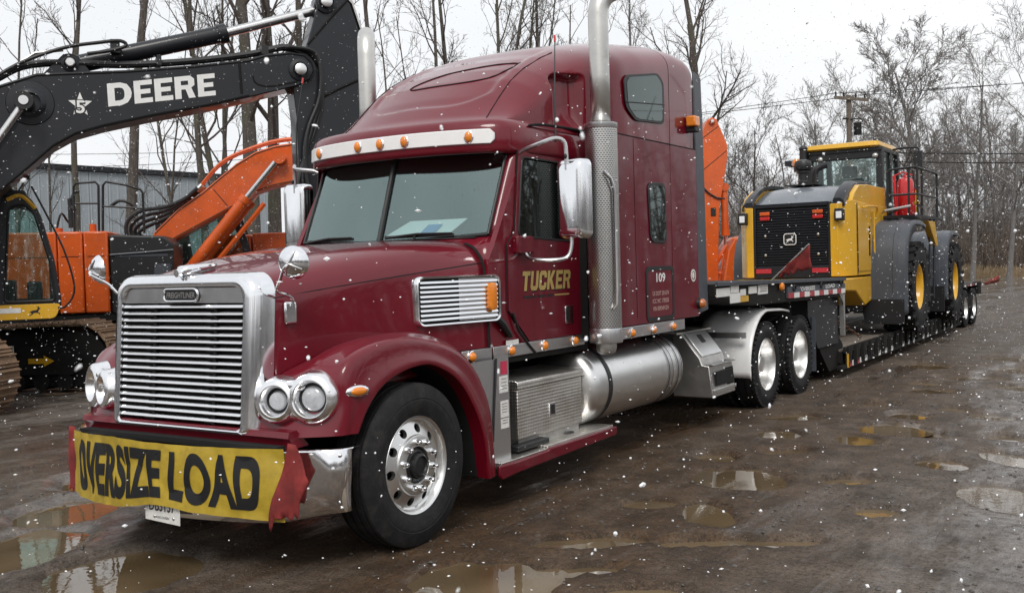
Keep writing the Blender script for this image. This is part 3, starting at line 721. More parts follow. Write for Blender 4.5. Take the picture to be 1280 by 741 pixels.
for s_, x0 in ((1, .05), (-1, -.88)):
    w_ = MB(); p0 = Vector((x0+.05, wsb(x0)-.05, 1.985)); p1 = Vector((x0+.62, wsb(x0+.62)-.045, 2.005))
    w_.tube([p0, p0+(p1-p0)*.5+Vector((0, -.01, .012)), p1], [.012, .010, .006], 6); w_.tube([p0+Vector((.30, -.03, -.03)), p0+(p1-p0)*.45], .012, 6)
    w_.obox((p0+p1)/2+Vector((0, .012, -.004)), (.60, .012, .022), Matrix.Rotation((p1-p0).to_2d().angle_signed(Vector((1, 0))), 3, 'Z'))
    obj('wiper', w_, m_black, T)
door_out = [(1.225,1.90),(1.215,1.42),(1.50,1.175),(2.36,1.175),(2.36,2.60),(1.415,2.60),(1.335,2.0)]
win_in = round_poly([(1.375,1.965),(2.20,1.93),(2.22,2.55),(1.455,2.555)], .05)
side_out = [(.972,1.10),(.972,1.70),(.99,1.80),(1.05,1.875),(1.18,1.90),(1.325,1.97),(1.47,2.64),(2.46,2.64),(2.46,1.10)]
for s_ in (1, -1):
    sp = MB(); frame_prism(sp, side_out, win_in, 'x', s_*1.06, s_*1.105); obj('cab_side', sp, m_paint, T, smooth=40)
    dr = MB(); frame_prism(dr, door_out, win_in, 'x', s_*1.107, s_*1.122); door = obj('door', dr, m_paint_low, T, smooth=40, bevel=.005)
    gl = MB(); gl.prism(win_in, 'x', s_*1.098, s_*1.102); obj('door_window', gl, m_glass_dark, door)
    ed = MB(); ed.tube([(s_*1.121, y, z) for y, z in win_in], .009, 6, closed=True); obj('window_seal', ed, m_black, door)
    sm = MB(); sm.tube([(s_*1.108, y, z) for y, z in door_out], .008, 6, closed=True); obj('door_seam', sm, m_gap, door)
    hd = MB(); hd.prism(rrect(.135, .145, .02, 4, 2.115, 1.345), 'x', s_*1.122, s_*1.132); hn = obj('door_handle', hd, m_chrome, door, bevel=.004)
    hd = MB(); hd.prism(rrect(.05, .10, .015, 4, 2.09, 1.35), 'x', s_*1.1325, s_*1.136); obj('handle_recess', hd, m_black, hn)
    vw = MB(); vw.obox((s_*1.135, 1.415, 1.90), (.06, .24, .13)); obj('window_corner_trim', vw, m_paint_low, door, bevel=.012)
    # pillar from the windshield edge round to the door
    ro = []
    for k in range(9):
        t = k/8; a = Vector((s_*.93, lerp(wsb(.93), wst(.93), t), lerp(1.975, 2.64, t))); b = Vector((s_*1.015, lerp(1.47, 1.62, t), lerp(1.955, 2.64, t)))
        ro.append([a, a*.72+b*.28+Vector((s_*.014, -.010, 0)), a*.4+b*.6+Vector((s_*.022, -.014, 0)), a*.12+b*.88+Vector((s_*.012, -.006, 0)), b])
    pi_ = MB(); pi_.rows(ro); obj('windshield_pillar', pi_, m_paint, T, smooth=60, solid=.03)
    # fill below the pillar foot
    pf = MB(); pf.rows([[(s_*.90,1.11,1.875),(s_*.92,1.19,1.93),(s_*.93, wsb(.93), 1.975)],[(s_*.97,1.115,1.78),(s_*.985,1.22,1.905),(s_*.985,1.36,1.965)],[(s_*1.0,1.12,1.62),(s_*1.013,1.25,1.82),(s_*1.017,1.47,1.955)]]); obj('cowl_corner', pf, m_paint, T, smooth=60, solid=.01)
    # black latch strap at the back of the hood
    hl_ = MB(); hl_.tube([(s_*1.115,1.03,1.40),(s_*1.14,1.10,1.33),(s_*1.125,1.22,1.235)], [.022,.028,.02], 8); obj('hood_latch', hl_, m_black, T)
pts = [(1.014,1.105,1.08),(1.0,1.105,1.5),(.98,1.105,1.75),(.905,1.105,1.875),(.82,1.105,1.916)]
for s_ in (1, -1):
    sh = MB(); sh.tube([(s_*(x+.001), y, z) for x, y, z in catmull(pts, 16)], .013, 6); obj('hood_seam', sh, m_gap, T)
# TUCKER on both doors
tk = MB()
# block letters drawn as strokes, 5 units high
LET = {'T': [[(0,4),(0,5.2),(4,5.2),(4,4),(2.7,4),(2.7,0),(1.3,0),(1.3,4)]],
       'U': [[(0,5.2),(0,.8),(.8,0),(3.2,0),(4,.8),(4,5.2),(2.7,5.2),(2.7,1.2),(1.3,1.2),(1.3,5.2)]],
       'C': [[(4,3.3),(2.7,3.3),(2.7,4),(1.3,4),(1.3,1.2),(2.7,1.2),(2.7,2),(4,2),(4,.8),(3.2,0),(.8,0),(0,.8),(0,4.4),(.8,5.2),(3.2,5.2),(4,4.4)]],
       'K': [[(0,0),(0,5.2),(1.3,5.2),(1.3,3.3),(2.6,5.2),(4.2,5.2),(2.5,2.8),(4.3,0),(2.7,0),(1.3,2.2),(1.3,0)]],
       'E': [[(0,0),(0,5.2),(3.7,5.2),(3.7,4.1),(1.3,4.1),(1.3,3.15),(3.3,3.15),(3.3,2.1),(1.3,2.1),(1.3,1.1),(3.7,1.1),(3.7,0)]],
       'R': [[(0,0),(0,5.2),(3.3,5.2),(4.1,4.4),(4.1,2.9),(3.4,2.4),(4.2,0),(2.8,0),(2.2,2.1),(1.3,2.1),(1.3,3.1),(2.8,3.1),(2.8,4.1),(1.3,4.1),(1.3,0)]]}
def block_text(mb, word, fn, k, gap=.45, shear=.18, depth=None):
    x0 = 0
    for ch in word:
        for poly in LET[ch]:
            bmx = [(x0+(px+shear*py), py) for px, py in poly]
            mb.add([fn(px*k, py*k) for px, py in bmx], [tuple(range(len(bmx)))])
        x0 += max(p[0] for p in LET[ch][0])+gap
for s_ in (1, -1):
    dw = [o for o in T.children if o.name.startswith('door') and not o.name.startswith('door_')][0 if s_ > 0 else 1]
    for nm, mt, off, dz, dyy in (('lettering_shadow', m_gap, .0006, -.008, .008), ('lettering', m_gold, .0012, 0, 0)):
        tk = MB(); fn = (lambda x, y: (1.123+off, 1.395+dyy+x*1.0, 1.555+y+dz)) if s_ > 0 else (lambda x, y: (-1.123-off, 2.17+dyy-x*1.0, 1.555+y+dz))
        block_text(tk, 'TUCKER', fn, .0283); obj(nm, tk, mt, dw, smooth=0)
    tk = MB(); fn = (lambda x, y: (1.1245, 1.42+x, 1.50+y)) if s_ > 0 else (lambda x, y: (-1.1245, 2.15-x, 1.50+y))
    for w0, w1 in ((0, .11), (.13, .19), (.22, .34), (.37, .44)):
        vsx = [(w0, 0), (w1, 0), (w1+.003, .018), (w0+.003, .018)]; tk.add([fn(*p) for p in vsx], [(0, 1, 2, 3)])
    obj('small_print_line', tk, m_black_print, dw, smooth=0)
    tk = MB(); tk.add([fn(.47, .004), fn(.71, .004), fn(.71, .016), fn(.47, .016)], [(0, 1, 2, 3)]); obj('small_print_line', tk, m_gold, dw, smooth=0)

# cab roof edge with visor
PC = [(0,1.19),(.3,1.205),(.6,1.265),(.82,1.345),(.95,1.43),(1.005,1.54),(1.03,1.68),(1.036,1.9),(1.038,2.2),(1.04,2.62)]
PCs = catmull(PC, 40); PCs[0] = PC[0]
plan = [(-x, y) for x, y in PCs[::-1]]+PCs[1:]
def sweep(plan, prof):
    rows = []
    for dy, z in prof:
        row = []
        for i, (x, y) in enumerate(plan):
            a = plan[max(i-1, 0)]; b = plan[min(i+1, len(plan)-1)]; tx_, ty_ = b[0]-a[0], b[1]-a[1]; l = sqrt(tx_*tx_+ty_*ty_)
            nx, ny = -ty_/l, tx_/l
            row.append((x+nx*dy, y+ny*dy, z))
        rows.append(row)
    return rows
vi = MB(); vi.rows(sweep(plan, [(.16,2.625),(.02,2.60),(0,2.607),(-.012,2.635),(-.004,2.79),(.012,2.83),(.05,2.862),(.12,2.878),(.22,2.885)]))
obj('cab_roof_edge', vi, m_paint, T, smooth=50)
rf = MB(); rf.prism([(x*.9, y+.1) for x, y in plan], 'z', 2.63, 2.66); obj('cab_ceiling', rf, m_interior, T)
sub = [p for p in plan if -.985 < p[0] < .93 and p[1] < 1.45]
st_ = MB(); rr_ = sweep(sub, [(-.016,2.665),(-.024,2.672),(-.020,2.772),(-.012,2.78)])
def taper(rows):
    n_ = len(rows[0])
    for j in (0, n_-1):
        jj = 1 if j == 0 else n_-2
        for i, z in enumerate((2.70, 2.703, 2.745, 2.748)): rows[i][j] = (rows[i][j][0], rows[i][j][1], z)
    return rows
st_.rows(taper(rr_)); obj('visor_strip', st_, m_white, T, smooth=40, solid=.004)
def plan_y(x):
    return interp(abs(x), [p[0] for p in PCs], [p[1] for p in PCs])
for x in (-.755, -.235, 0, .235, .755):
    sl = (plan_y(abs(x)+.02)-plan_y(max(abs(x)-.02, 0)))/.04*(1 if x > 0 else -1) if x else 0
    Rz = Matrix.Rotation(math.atan(sl), 3, 'Z'); c0 = Vector((x, plan_y(x)-.026, 2.722)); n_ = Rz @ Vector((0, -1, 0))
    q = MB(); q.ell(c0, .040, .012, .050, 18, 8, Rz); lm = obj('roof_marker_lamp', q, m_chrome, T)
    q = MB(); q.ell(c0+n_*.010, .031, .020, .041, 18, 8, Rz); obj('lens', q, m_amber, lm)

# roof fairing: shell of cross sections
YS = [1.40,1.46,1.55,1.70,1.90,2.1,2.4,2.7,3.0,3.4,3.8,4.0,4.25,4.45,4.57,4.63]
ZC = [2.885,2.92,3.005,3.145,3.305,3.42,3.55,3.655,3.735,3.82,3.875,3.895,3.90,3.875,3.82,3.75]
WW = [.88,.89,.90,.92,.95,.97,1.02,1.11,1.19,1.20,1.20,1.20,1.20,1.20,1.195,1.18]
ZS = [2.87,2.875,2.89,2.92,3.0,3.08,3.20,3.29,3.36,3.44,3.49,3.52,3.54,3.55,3.55,3.5]
EX = [2.2,2.2,2.3,2.5,2.7,2.8,2.8,2.7,2.6,2.6,2.7,2.8,3.0,3.2,3.4,3.5]
def fsec(y, n=44):
    zc, w, zs, ex = [interp(y, YS, q) for q in (ZC, WW, ZS, EX)]
    pts = [(w, 2.862), (w, 2.862+(zs-2.862)*.33), (w, 2.862+(zs-2.862)*.66)]
    for k in range(n):
        t = k/(n-1)*pi/2; pts.append((w*max(cos(t), 0)**(2/ex), zs+(zc-zs)*max(sin(t), 0)**(2/ex)))
    return pts
def warp(x, y): return y+.19*(abs(x)/.95)**2*(1-smooth01((y-1.4)/1.5))
def dent(x, y, z):
    if x > .75 and 2.1 < y < 2.7 and z < 3.36:
        top = 3.34-1.2*max(0, 2.34-y)**1.5
        k = smooth01((y-2.20)/.10)*smooth01((2.58-y)/.05)*smooth01((top-z)/.06)*smooth01((z-2.89)/.03)
        return x-.11*k
    return x
def recess(x, y):
    x = abs(x); return .024*smooth01((y-1.585-.20*(x/.6)**4)/.045)*smooth01((.635-x)/.05)*(1-smooth01((y-2.55)/.3))
def fair(ys):
    mb = MB(); rows = []
    for y in ys:
        row = []
        for x, z in fsec(y):
            yy = warp(x, y); row.append((dent(x, yy, z), yy, z-recess(x, yy)))
        rows.append([(-x, a, z) for x, a, z in row]+[(x, a, z) for x, a, z in row[::-1][1:]])
    return mb.rows(rows), rows
def dense(a, b, n): return [lerp(a, b, i/(n-1)) for i in range(n)]
mb_, _ = fair([1.40, 1.42, 1.45]+dense(1.475, 1.95, 26)+dense(1.98, 2.56, 30)+dense(2.6, 3.995, 20)); obj('roof_fairing', mb_, m_paint, T, smooth=50)
mb_, rws = fair(dense(4.007, 4.63, 14)); mb_.add([p for p in rws[-1]], [tuple(range(len(rws[-1])))]); obj('rear_roof_cap', mb_, m_paint, T, smooth=50)
def roof_z(x, y0):
    sec = fsec(y0, 60)[3:]; x = abs(x); best = min(sec, key=lambda q: abs(q[0]-x)); return best[1]
hx = [(-.26,1.90),(-.20,1.875),(-.05,1.868),(.16,1.875),(.32,1.90),(.43,1.94),(.52,2.02),(.57,2.14),(.60,2.28),(.58,2.31),(.42,2.27),(.25,2.21),(0,2.11),(-.15,2.03),(-.24,1.96)]
hq = MB(); hp_ = catmull(hx+[hx[0]], 70)[:-1]
def proof(x, y):
    y0 = y
    for _ in range(6): y0 = y-(warp(x, y0)-y0)
    return (x, y, roof_z(x, y0)+.003-recess(x, y))
hq.tube([proof(x, y) for x, y in hp_], .006, 5, closed=True); obj('roof_hatch_seam', hq, m_gap, T)
ed_ = [(-.74,1.56),(-.72,1.68),(-.71,1.85),(-.71,2.06),(-.72,2.32),(-.74,2.6)]
for s_ in (1, -1):
    hq = MB(); hq.tube([(s_*abs(x), y, z) for x, y, z in [proof(a, b) for a, b in catmull(ed_, 30)]], .0035, 5); obj('roof_panel_seam', hq, m_gap, T)
for s_ in (1, -1):
    q = MB(); q.tube(catmull([(s_*1.035,1.70,2.822),(s_*1.045,1.85,2.842),(s_*1.05,2.1,2.852),(s_*1.05,2.4,2.857),(s_*1.05,2.60,2.858)], 20), [.004]+[.012]*19, 6); obj('roof_slot', q, m_gap, T)

for s_ in (1, -1):
    for y, z in ((1.60,2.80),(1.62,2.66),(1.585,2.735),(2.2,2.68),(2.5,2.68)):
        q = MB(); q.ell((s_*(1.034 if y > 1.9 else 1.018+.03*(y-1.585)), y, z), .006, .011, .011, 8, 5); obj('screw', q, m_alu_dull, T)
# sleeper box
def sbox(y0, y1, name, hole=None):
    mb = MB()
    for s_ in (1, -1):
        mb.prism([(y0,1.19),(y1,1.19),(y1,2.855),(y0,2.855)], 'x', s_*1.16, s_*1.2)
    mb.box(-1.158, 1.158, y0, y1, 1.19, 1.22)
    return obj(name, mb, m_paint_low, T, bevel=.004)
sbox(2.74, 3.993, 'sleeper_body'); sbox(4.005, 4.64, 'sleeper_rear_body')
bw = MB(); bw.box(-1.158, 1.158, 4.60, 4.635, 1.225, 3.4); obj('sleeper_back_wall', bw, m_frame, T)
for s_ in (1, -1):
    q = MB(); q.box(s_*1.0, s_*1.03, 2.60, 2.74, 1.1, 2.86); obj('stack_recess', q, m_paint_low, T)
    q = MB(); q.box(s_*1.03, s_*1.158, 2.735, 2.745, 1.19, 2.855); obj('sleeper_front_wall', q, m_paint_low, T)
fwp = MB(); frame_prism(fwp, [(-1.1,1.12),(1.1,1.12),(1.1,2.6),(-1.1,2.6)], [(-.6,1.3),(.6,1.3),(.6,2.5),(-.6,2.5)], 'y', 2.465, 2.485); obj('cab_rear_wall', fwp, m_frame, T)
sm = MB()
for s_ in (1, -1):
    sm.box(s_*1.1935, s_*1.196, 3.994, 4.004, 1.19, 3.5); sm.tube([(s_*1.201, 2.75, 2.8585), (s_*1.201, 4.63, 2.8585)], .004, 5)
    sm.tube([(s_*1.2012, 3.20, 1.25), (s_*1.2012, 3.20, 2.84)], .002, 4)
obj('sleeper_seam', sm, m_gap, T)
wpoly1 = round_poly([(3.46,2.47),(3.50,1.925),(3.86,1.915),(3.85,2.485)], .09, 5)
wpoly2 = round_poly([(3.02,3.33),(3.08,3.385),(3.74,3.495),(3.87,3.42),(3.86,3.05),(3.80,3.03),(3.24,3.0),(3.05,3.10)], .06, 4)
for s_ in (1, -1):
    for nm, wp in (('sleeper_window', wpoly1), ('upper_sleeper_window', wpoly2)):
        q = MB(); q.prism(wp, 'x', s_*1.2005, s_*1.212); wn = obj(nm, q, m_black, T, bevel=.004)
        cy_ = sum(p[0] for p in wp)/len(wp); cz_ = sum(p[1] for p in wp)/len(wp)
        q = MB(); q.prism([(cy_+(a-cy_)*.88, cz_+(b-cz_)*.90) for a, b in wp], 'x', s_*1.2125, s_*1.2145); obj('pane', q, m_glass_dark, wn)
        q = MB(); q.prism([(cy_+(a-cy_)*.87, cz_+(b-cz_)*.89) for a, b in wp], 'x', s_*1.2118, s_*1.2123); obj('blind', q, m_interior, wn)
        if nm[0] == 'u':
            q = MB(); q.tube([(s_*1.2155,3.05,3.145),(s_*1.2155,3.86,3.215)], .006, 5); obj('pane_bar', q, m_black, wn)
    # locker door with its lettering
    lk = MB(); lo = rrect(.62, .505, .06, 5, 3.70, 1.452); frame_prism(lk, lo, rrect(.54, .43, .045, 5, 3.70, 1.452), 'x', s_*1.2005, s_*1.207); lk_o = obj('locker_seal', lk, m_black, T)
    lk = MB(); lk.prism(rrect(.535, .425, .045, 5, 3.70, 1.452), 'x', s_*1.2005, s_*1.2045); ld = obj('locker_door', lk, m_paint_low, T)
    for txt, h_, w_, z_, mt in (('109', .085, .20, 1.60, m_white_print), ('US DOT 201674', .042, .36, 1.455, m_pink_print), ('ICC MC 178355', .042, .36, 1.385, m_pink_print), ('VIN 009349 IDV', .042, .36, 1.315, m_pink_print)):
        q = MB(); yc = 3.71 if h_ > .05 else 3.70
        text_mb(q, txt, h_, (lambda x, y, z_=z_, yc=yc: (1.2056, yc+x, z_+y)) if s_ > 0 else (lambda x, y, z_=z_, yc=yc: (-1.2056, yc-x, z_+y)), width=w_, bold=.025, center=True); obj('lettering', q, mt, ld, smooth=0)
    q = MB(); q.lathe([(.062,0),(.062,.002),(.045,.0022)], (s_*1.2005, 4.50, 1.60), (s_, 0, 0), 24); q.ell((s_*1.2015,4.50,1.60), .0015, .03, .035); obj('round_sticker', q, m_sticker, T)
    q = MB(); q.lathe([(.058,0),(.055,.03),(.045,.035)], (s_*1.2, 4.62, 1.315), (s_, 0, 0), 20); ml = obj('rear_marker_lamp', q, m_black, T)
    q = MB(); q.lathe([(.050,.03),(.047,.055),(.03,.075),(0,.08)], (s_*1.2, 4.62, 1.315), (s_, 0, 0), 20); obj('lens', q, M('aged_amber_lens', (.42, .13, .03), .25, 0, .5, .1, 30) if s_ > 0 else m_amber, ml)
    q = MB(); q.box(s_*1.2, s_*1.30, 4.40, 4.50, 3.01, 3.06); bl = obj('beacon_bracket', q, m_black, T, bevel=.008)
    q = MB(); q.box(s_*1.21, s_*1.31, 4.37, 4.50, 3.062, 3.165); obj('beacon_lens', q, m_amber, bl, bevel=.014)
    ex_ = MB(); ex_.prism([(4.645,1.21),(4.90,1.24),(4.86,3.0),(4.83,3.60),(4.66,3.64),(4.645,3.3)], 'x', s_*1.165, s_*1.195); obj('side_extender', ex_, m_fender, T, bevel=.01)
    # trim strips with amber lamps
    tr = MB()
    tr.box(s_*1.123, s_*1.131, .585, .957, 1.085, 1.172); tr.box(s_*1.123, s_*1.131, .978, 2.36, 1.085, 1.172); tr.box(s_*1.205, s_*1.213, 2.75, 4.23, 1.085, 1.183)
    trim = obj('trim_strip', tr, m_steel, T, bevel=.003)
    gv = MB()
    for y0, y1, x_ in ((.585, .957, 1.131), (.978, 2.36, 1.131), (2.75, 4.23, 1.213)):
        for z in (1.108, 1.146): gv.box(s_*x_, s_*(x_+.0015), y0+.004, y1-.004, z, z+.004)
    obj('trim_groove', gv, m_alu_dull, trim)
    tb = MB(); tb.box(s_*1.05, s_*1.122, .60, .955, 1.08, 1.172); tb.box(s_*1.05, s_*1.1045, .98, 2.46, 1.04, 1.10); tb.box(s_*1.12, s_*1.204, 2.75, 4.25, 1.08, 1.188); obj('sill', tb, m_frame, T)
    for y, x_ in ((.694,1.131),(1.21,1.131),(1.691,1.131),(2.186,1.131),(3.05,1.213),(3.49,1.213),(3.94,1.213)):
        q = MB(); q.lathe([(.046,0),(.044,.008),(.036,.012)], (s_*x_, y, 1.128), (s_, 0, 0), 20); ml = obj('side_lamp', q, m_chrome, T)
        q = MB(); q.ell((s_*(x_+.012), y, 1.128), .026, .038, .034, 16, 8); obj('lens', q, m_amber, ml)
    # splash panel with stickers behind the wheel
    q = MB(); q.prism([(.62,1.083),(.80,.70),(.90,.42),(.93,.30),(1.19,.30),(1.19,1.083)], 'x', s_*1.112, s_*1.12); spl = obj('splash_panel', q, m_steel, T)
    sx_ = s_*1.1215
    for y0, y1, z0, z1, mt in ((1.085,1.165,.965,1.06,m_red_sticker),(1.06,1.172,.835,.955,m_sticker),(1.07,1.172,.655,.775,m_sticker),(1.07,1.172,.575,.645,m_sticker)):
        q = MB(); q.box(sx_-.001, sx_+.001, y0, y1, z0, z1); obj('sticker', q, mt, spl)
    q = MB()
    for z in (.93,.905,.88,.86,.75,.73,.71,.69,.63,.61): q.box(sx_+.0005, sx_+.0015, 1.085, 1.155, z, z+.006)
    obj('small_print_line', q, m_alu_dull, spl)
    q = MB(); q.box(s_*1.123, s_*1.126, 1.16, 1.33, 1.172, 1.205); obj('door_sticker', q, m_sticker, T)
    cb = MB(); cb.tube([(s_*1.128,1.02,1.09),(s_*1.127,1.0,.9),(s_*1.125,.975,.7),(s_*1.125,.955,.5)], .007, 6); obj('loose_cable', cb, m_black, T)
    cb = MB(); cb.tube([(s_*1.128,1.255,1.40),(s_*1.13,1.33,1.27),(s_*1.134,1.45,1.16),(s_*1.135,1.56,1.08)], .011, 6); obj('door_cable', cb, m_black, T)

# interior: dash, wheel, two seats
q = MB(); q.prism([(1.30,1.93),(1.36,1.96),(1.6,1.93),(1.68,1.75),(1.68,1.3),(1.30,1.3)], 'x', -.88, .88); obj('dashboard', q, m_interior, T, bevel=.02)
q = MB(); q.tube([(.52+.21*cos(a), 1.80+.08*sin(a)+.0, 1.98+.20*sin(a)) for a in [2*pi*k/28 for k in range(28)]], .016, 6, closed=True); q.cyl((.52,1.62,1.9),(.52,1.80,1.98),.03); q.tube([(.31,1.80,1.98),(.73,1.80,1.98)], .013, 6)
obj('steering_wheel', q, m_black, T)
for x in (-.52, .52):
    q = MB(); q.box(x-.26, x+.26, 1.95, 2.42, 1.45, 1.62); se = obj('seat', q, m_seat, T, bevel=.05)
    q = MB(); q.prism([(2.28,1.6),(2.44,1.6),(2.52,2.25),(2.42,2.25)], 'x', x-.25, x+.25); obj('seat_back', q, m_seat, se, bevel=.05)
    q = MB(); q.prism([(2.43,2.27),(2.53,2.27),(2.54,2.47),(2.46,2.47)], 'x', x-.14, x+.14); obj('headrest', q, m_seat, se, bevel=.03)
q = MB(); q.box(-1.0, 1.0, 3.1, 3.13, 1.3, 2.7); obj('sleeper_curtain', q, M('curtain_cloth', (.22, .25, .25), .9, 0, 0, .25, 6, aniso=(8, 1, 1)), T)
q = MB(); q.box(-1.0, 1.0, 1.1, 2.46, 1.10, 1.13); obj('cab_floor', q, m_frame, T)

# air intakes on the hood sides
for s_ in (1, -1):
    def hx_(y): t = (y+.715)/1.81; return lerp(.656, 1.0, t)
    po = rrect(.80, .345, .055, 5, .81, 1.518)
    def ip(a, b, d): a = a if a > 1.2 or True else a; return (s_*(hx_(a)+d), a, b)
    n_ = len(po); pin = [(.81+(a-.81)*.955, 1.52+(b-1.52)*.90) for a, b in po]
    q = MB(); q.loft([[ip(a, b, -.02) for a, b in po], [ip(a, b, .03) for a, b in po], [ip(.81+(a-.81)*.98, 1.52+(b-1.52)*.96, .042) for a, b in po], [ip(a, b, .038) for a, b in pin], [ip(a, b, .018) for a, b in pin]], cap=False)
    inn = obj('air_intake', q, m_chrome, T, smooth=40)
    q = MB(); q.add([ip(a, b, .017) for a, b in pin], [tuple(range(n_))]); obj('intake_backing', q, m_gap, inn)
    q = MB(); q.prism([(.805,1.372),(1.18,1.372),(1.18,1.668),(.805,1.668)], 'x', 0, .001); q.v = [ip(b, c, .027) for a, b, c in [(v[0], v[1], v[2]) for v in q.v[:4]]]; q.f = [(0,1,2,3)]; obj('intake_plate', q, m_steel, inn)
    for k in range(9):
        z = 1.392+k*.0318; q = MB(); q.loft([[ip(y, z+dz, d) for dz, d in ((-.007,.020),(-.007,.040),(.008,.034),(.009,.022))] for y in (.44, 1.177)]); obj('intake_bar', q, m_chrome, inn)
    q = MB(); q.loft([[ip(a, b, .03) for a, b in rrect(.075, .20, .034, 5, 1.11, 1.53)], [ip(a, b, .058) for a, b in rrect(.075, .20, .034, 5, 1.11, 1.53)], [ip(a, b, .066) for a, b in rrect(.055, .17, .027, 5, 1.11, 1.53)]]); obj('lens', q, m_amber, inn, smooth=40)

# exhaust stacks
for s_ in (1, -1):
    c0 = (s_*1.245, 2.50)
    q = MB(); q.cyl((0,0,-.78), (0,0,.90), .135, n=48); q.f = [f for f in q.f if len(f) == 4]
    sh_ = obj('heat_shield', q, m_perf, T, loc=(c0[0], c0[1], 1.99))
    q = MB(); q.lathe([(.136,-.90),(.138,-.895),(.138,-.79),(.135,-.78)], (0,0,0), (0,0,1), 40); q.lathe([(.136,-.90),(.09,-.905),(.0,-.905)], (0,0,0), (0,0,1), 40); obj('shield_band', q, m_steel, sh_)
    q = MB(); q.lathe([(.135,.86),(.138,.865),(.138,.905),(.12,.912),(.085,.914)], (0,0,0), (0,0,1), 40)
    obj('shield_band', q, m_steel, sh_)
    q = MB(); q.lathe([(.10,-.905),(.10,.90)], (0,0,0), (0,0,1), 32); obj('muffler', q, m_frame, sh_)
    q = MB(); q.lathe([(.085,-.90),(.088,-.94),(.075,-.98),(.04,-1.0),(0,-1.005)], (0,0,0), (0,0,1), 24); obj('muffler_end', q, m_alu_dull, sh_)
    q = MB(); pts = [(0,0,.90),(0,0,1.3),(0,0,1.80)]+[(.13*(1-cos(a)), .16*(1-cos(a)), 1.80+.21*sin(a)) for a in [radians(12*k) for k in range(1, 7)]]
    pts = [(s_*x, y, z) for x, y, z in pts]; e_ = Vector(pts[-1])+(Vector(pts[-1])-Vector(pts[-2])).normalized()*.10; pts.append(tuple(e_))
    q.tube(pts, .083, 24, cap=False); obj('exhaust_pipe', q, M('satin_steel', (.62, .61, .58), .36, 1, 0, .1, 5, dirt=((.3, .27, .22), .15, 6)), sh_, solid=.004)
    q = MB(); q.tube([(s_*.10,-.17,.50),(s_*.14,-.12,.44),(s_*.145,-.07,.34),(s_*.145,-.065,.0),(s_*.145,-.065,-.45),(s_*.145,-.075,-.58),(s_*.12,-.09,-.62)], .016, 8); obj('grab_bar', q, m_steel, sh_)
# mirrors
for s_ in (1, -1):
    c0 = Vector((s_*1.42, 1.70, 2.235)); Rz = Matrix.Rotation(s_*radians(-8), 3, 'Z')
    q = MB(); rings = []
    for y, k in ((-.075,.62),(-.068,.80),(-.05,.93),(-.02,.985),(.02,1.0),(.055,1.0)):
        rings.append([c0+Rz @ Vector((a*k if k > .9 else a*k, y, b*(1-(1-k)*.45))) for a, b in rrect(.255, .60, .055, 6)])
    q.loft(rings); mr_ = obj('mirror', q, m_chrome, T, smooth=50)
    q = MB(); q.loft([[c0+Rz @ Vector((a, y, b)) for a, b in rrect(.235, .575, .05, 6)] for y in (.056, .060)]); obj('mirror_glass', q, m_chrome, mr_)
    q = MB(); q.tube(catmull([(s_*1.03,1.57,2.60),(s_*1.08,1.55,2.62),(s_*1.24,1.50,2.645),(s_*1.33,1.58,2.685),(s_*1.385,1.63,2.66),(s_*1.395,1.64,2.56),(s_*1.395,1.64,2.45)], 24), .016, 8); obj('mirror_arm', q, m_steel, mr_)
    q = MB(); q.tube(catmull([(s_*1.41,1.66,1.99),(s_*1.41,1.655,1.88),(s_*1.385,1.63,1.80),(s_*1.31,1.55,1.78),(s_*1.2,1.51,1.785),(s_*1.1,1.55,1.80),(s_*1.035,1.57,1.87)], 24), .016, 8)
    obj('mirror_arm', q, m_steel, mr_)
    q = MB(); q.ell((s_*1.40,1.62,2.55), .012, .012, .02); obj('mirror_bolt', q, m_black, mr_)
    # antenna on the mirror arm
    q = MB(); q.tube([(s_*1.33,1.60,2.66),(s_*1.325,1.615,3.05),(s_*1.30,1.68,3.42)], [.008,.006,.004], 6); an = obj('antenna', q, m_black, mr_)
    q = MB(); q.cyl((s_*1.30,1.68,3.42),(s_*1.297,1.687,3.47),.008,.008,8); obj('antenna_tip', q, m_red_lens, an)
    # round hood mirrors
    Nn = Vector((s_*.30, -.93, -.10)).normalized(); c0 = Vector((s_*.90, -.73, 1.80))
    q = MB(); q.lathe([(.0,.055),(.03,.052),(.07,.035),(.092,.010),(.098,-.005),(.092,-.012),(0,-.014)], c0, Nn, 36); hm = obj('hood_mirror', q, m_chrome, T, smooth=45)
    q = MB(); bb = Vector((s_*.695, -.565, 1.50))
    q.tube(catmull([c0+Nn*.055, c0+Nn*.075+Vector((s_*-.03, .0, -.03)), Vector((s_*.80,-.74,1.70)), Vector((s_*.74,-.71,1.635)), Vector((s_*.735,-.63,1.61)), bb+Vector((s_*.03, -.005, .085)), bb+Vector((s_*.02, 0, .04))], 26), .0095, 8); obj('mirror_arm', q, m_chrome, hm)
    for k in range(4):
        a = 2*pi*k/4+.3; x_ = Nn.orthogonal().normalized(); y_ = Nn.cross(x_); dq = x_*cos(a)+y_*sin(a)
        q = MB(); q.tube([c0+Nn*.062, c0+Nn*.058+dq*.03, c0+Nn*.034+dq*.078], [.008,.006,.004], 6); obj('mirror_spoke', q, m_steel, hm)
    q = MB(); q.obox(bb, (.03, .085, .135), Matrix.Rotation(s_*radians(-14), 3, 'Z')); obj('mirror_base', q, m_chrome, hm, bevel=.012)

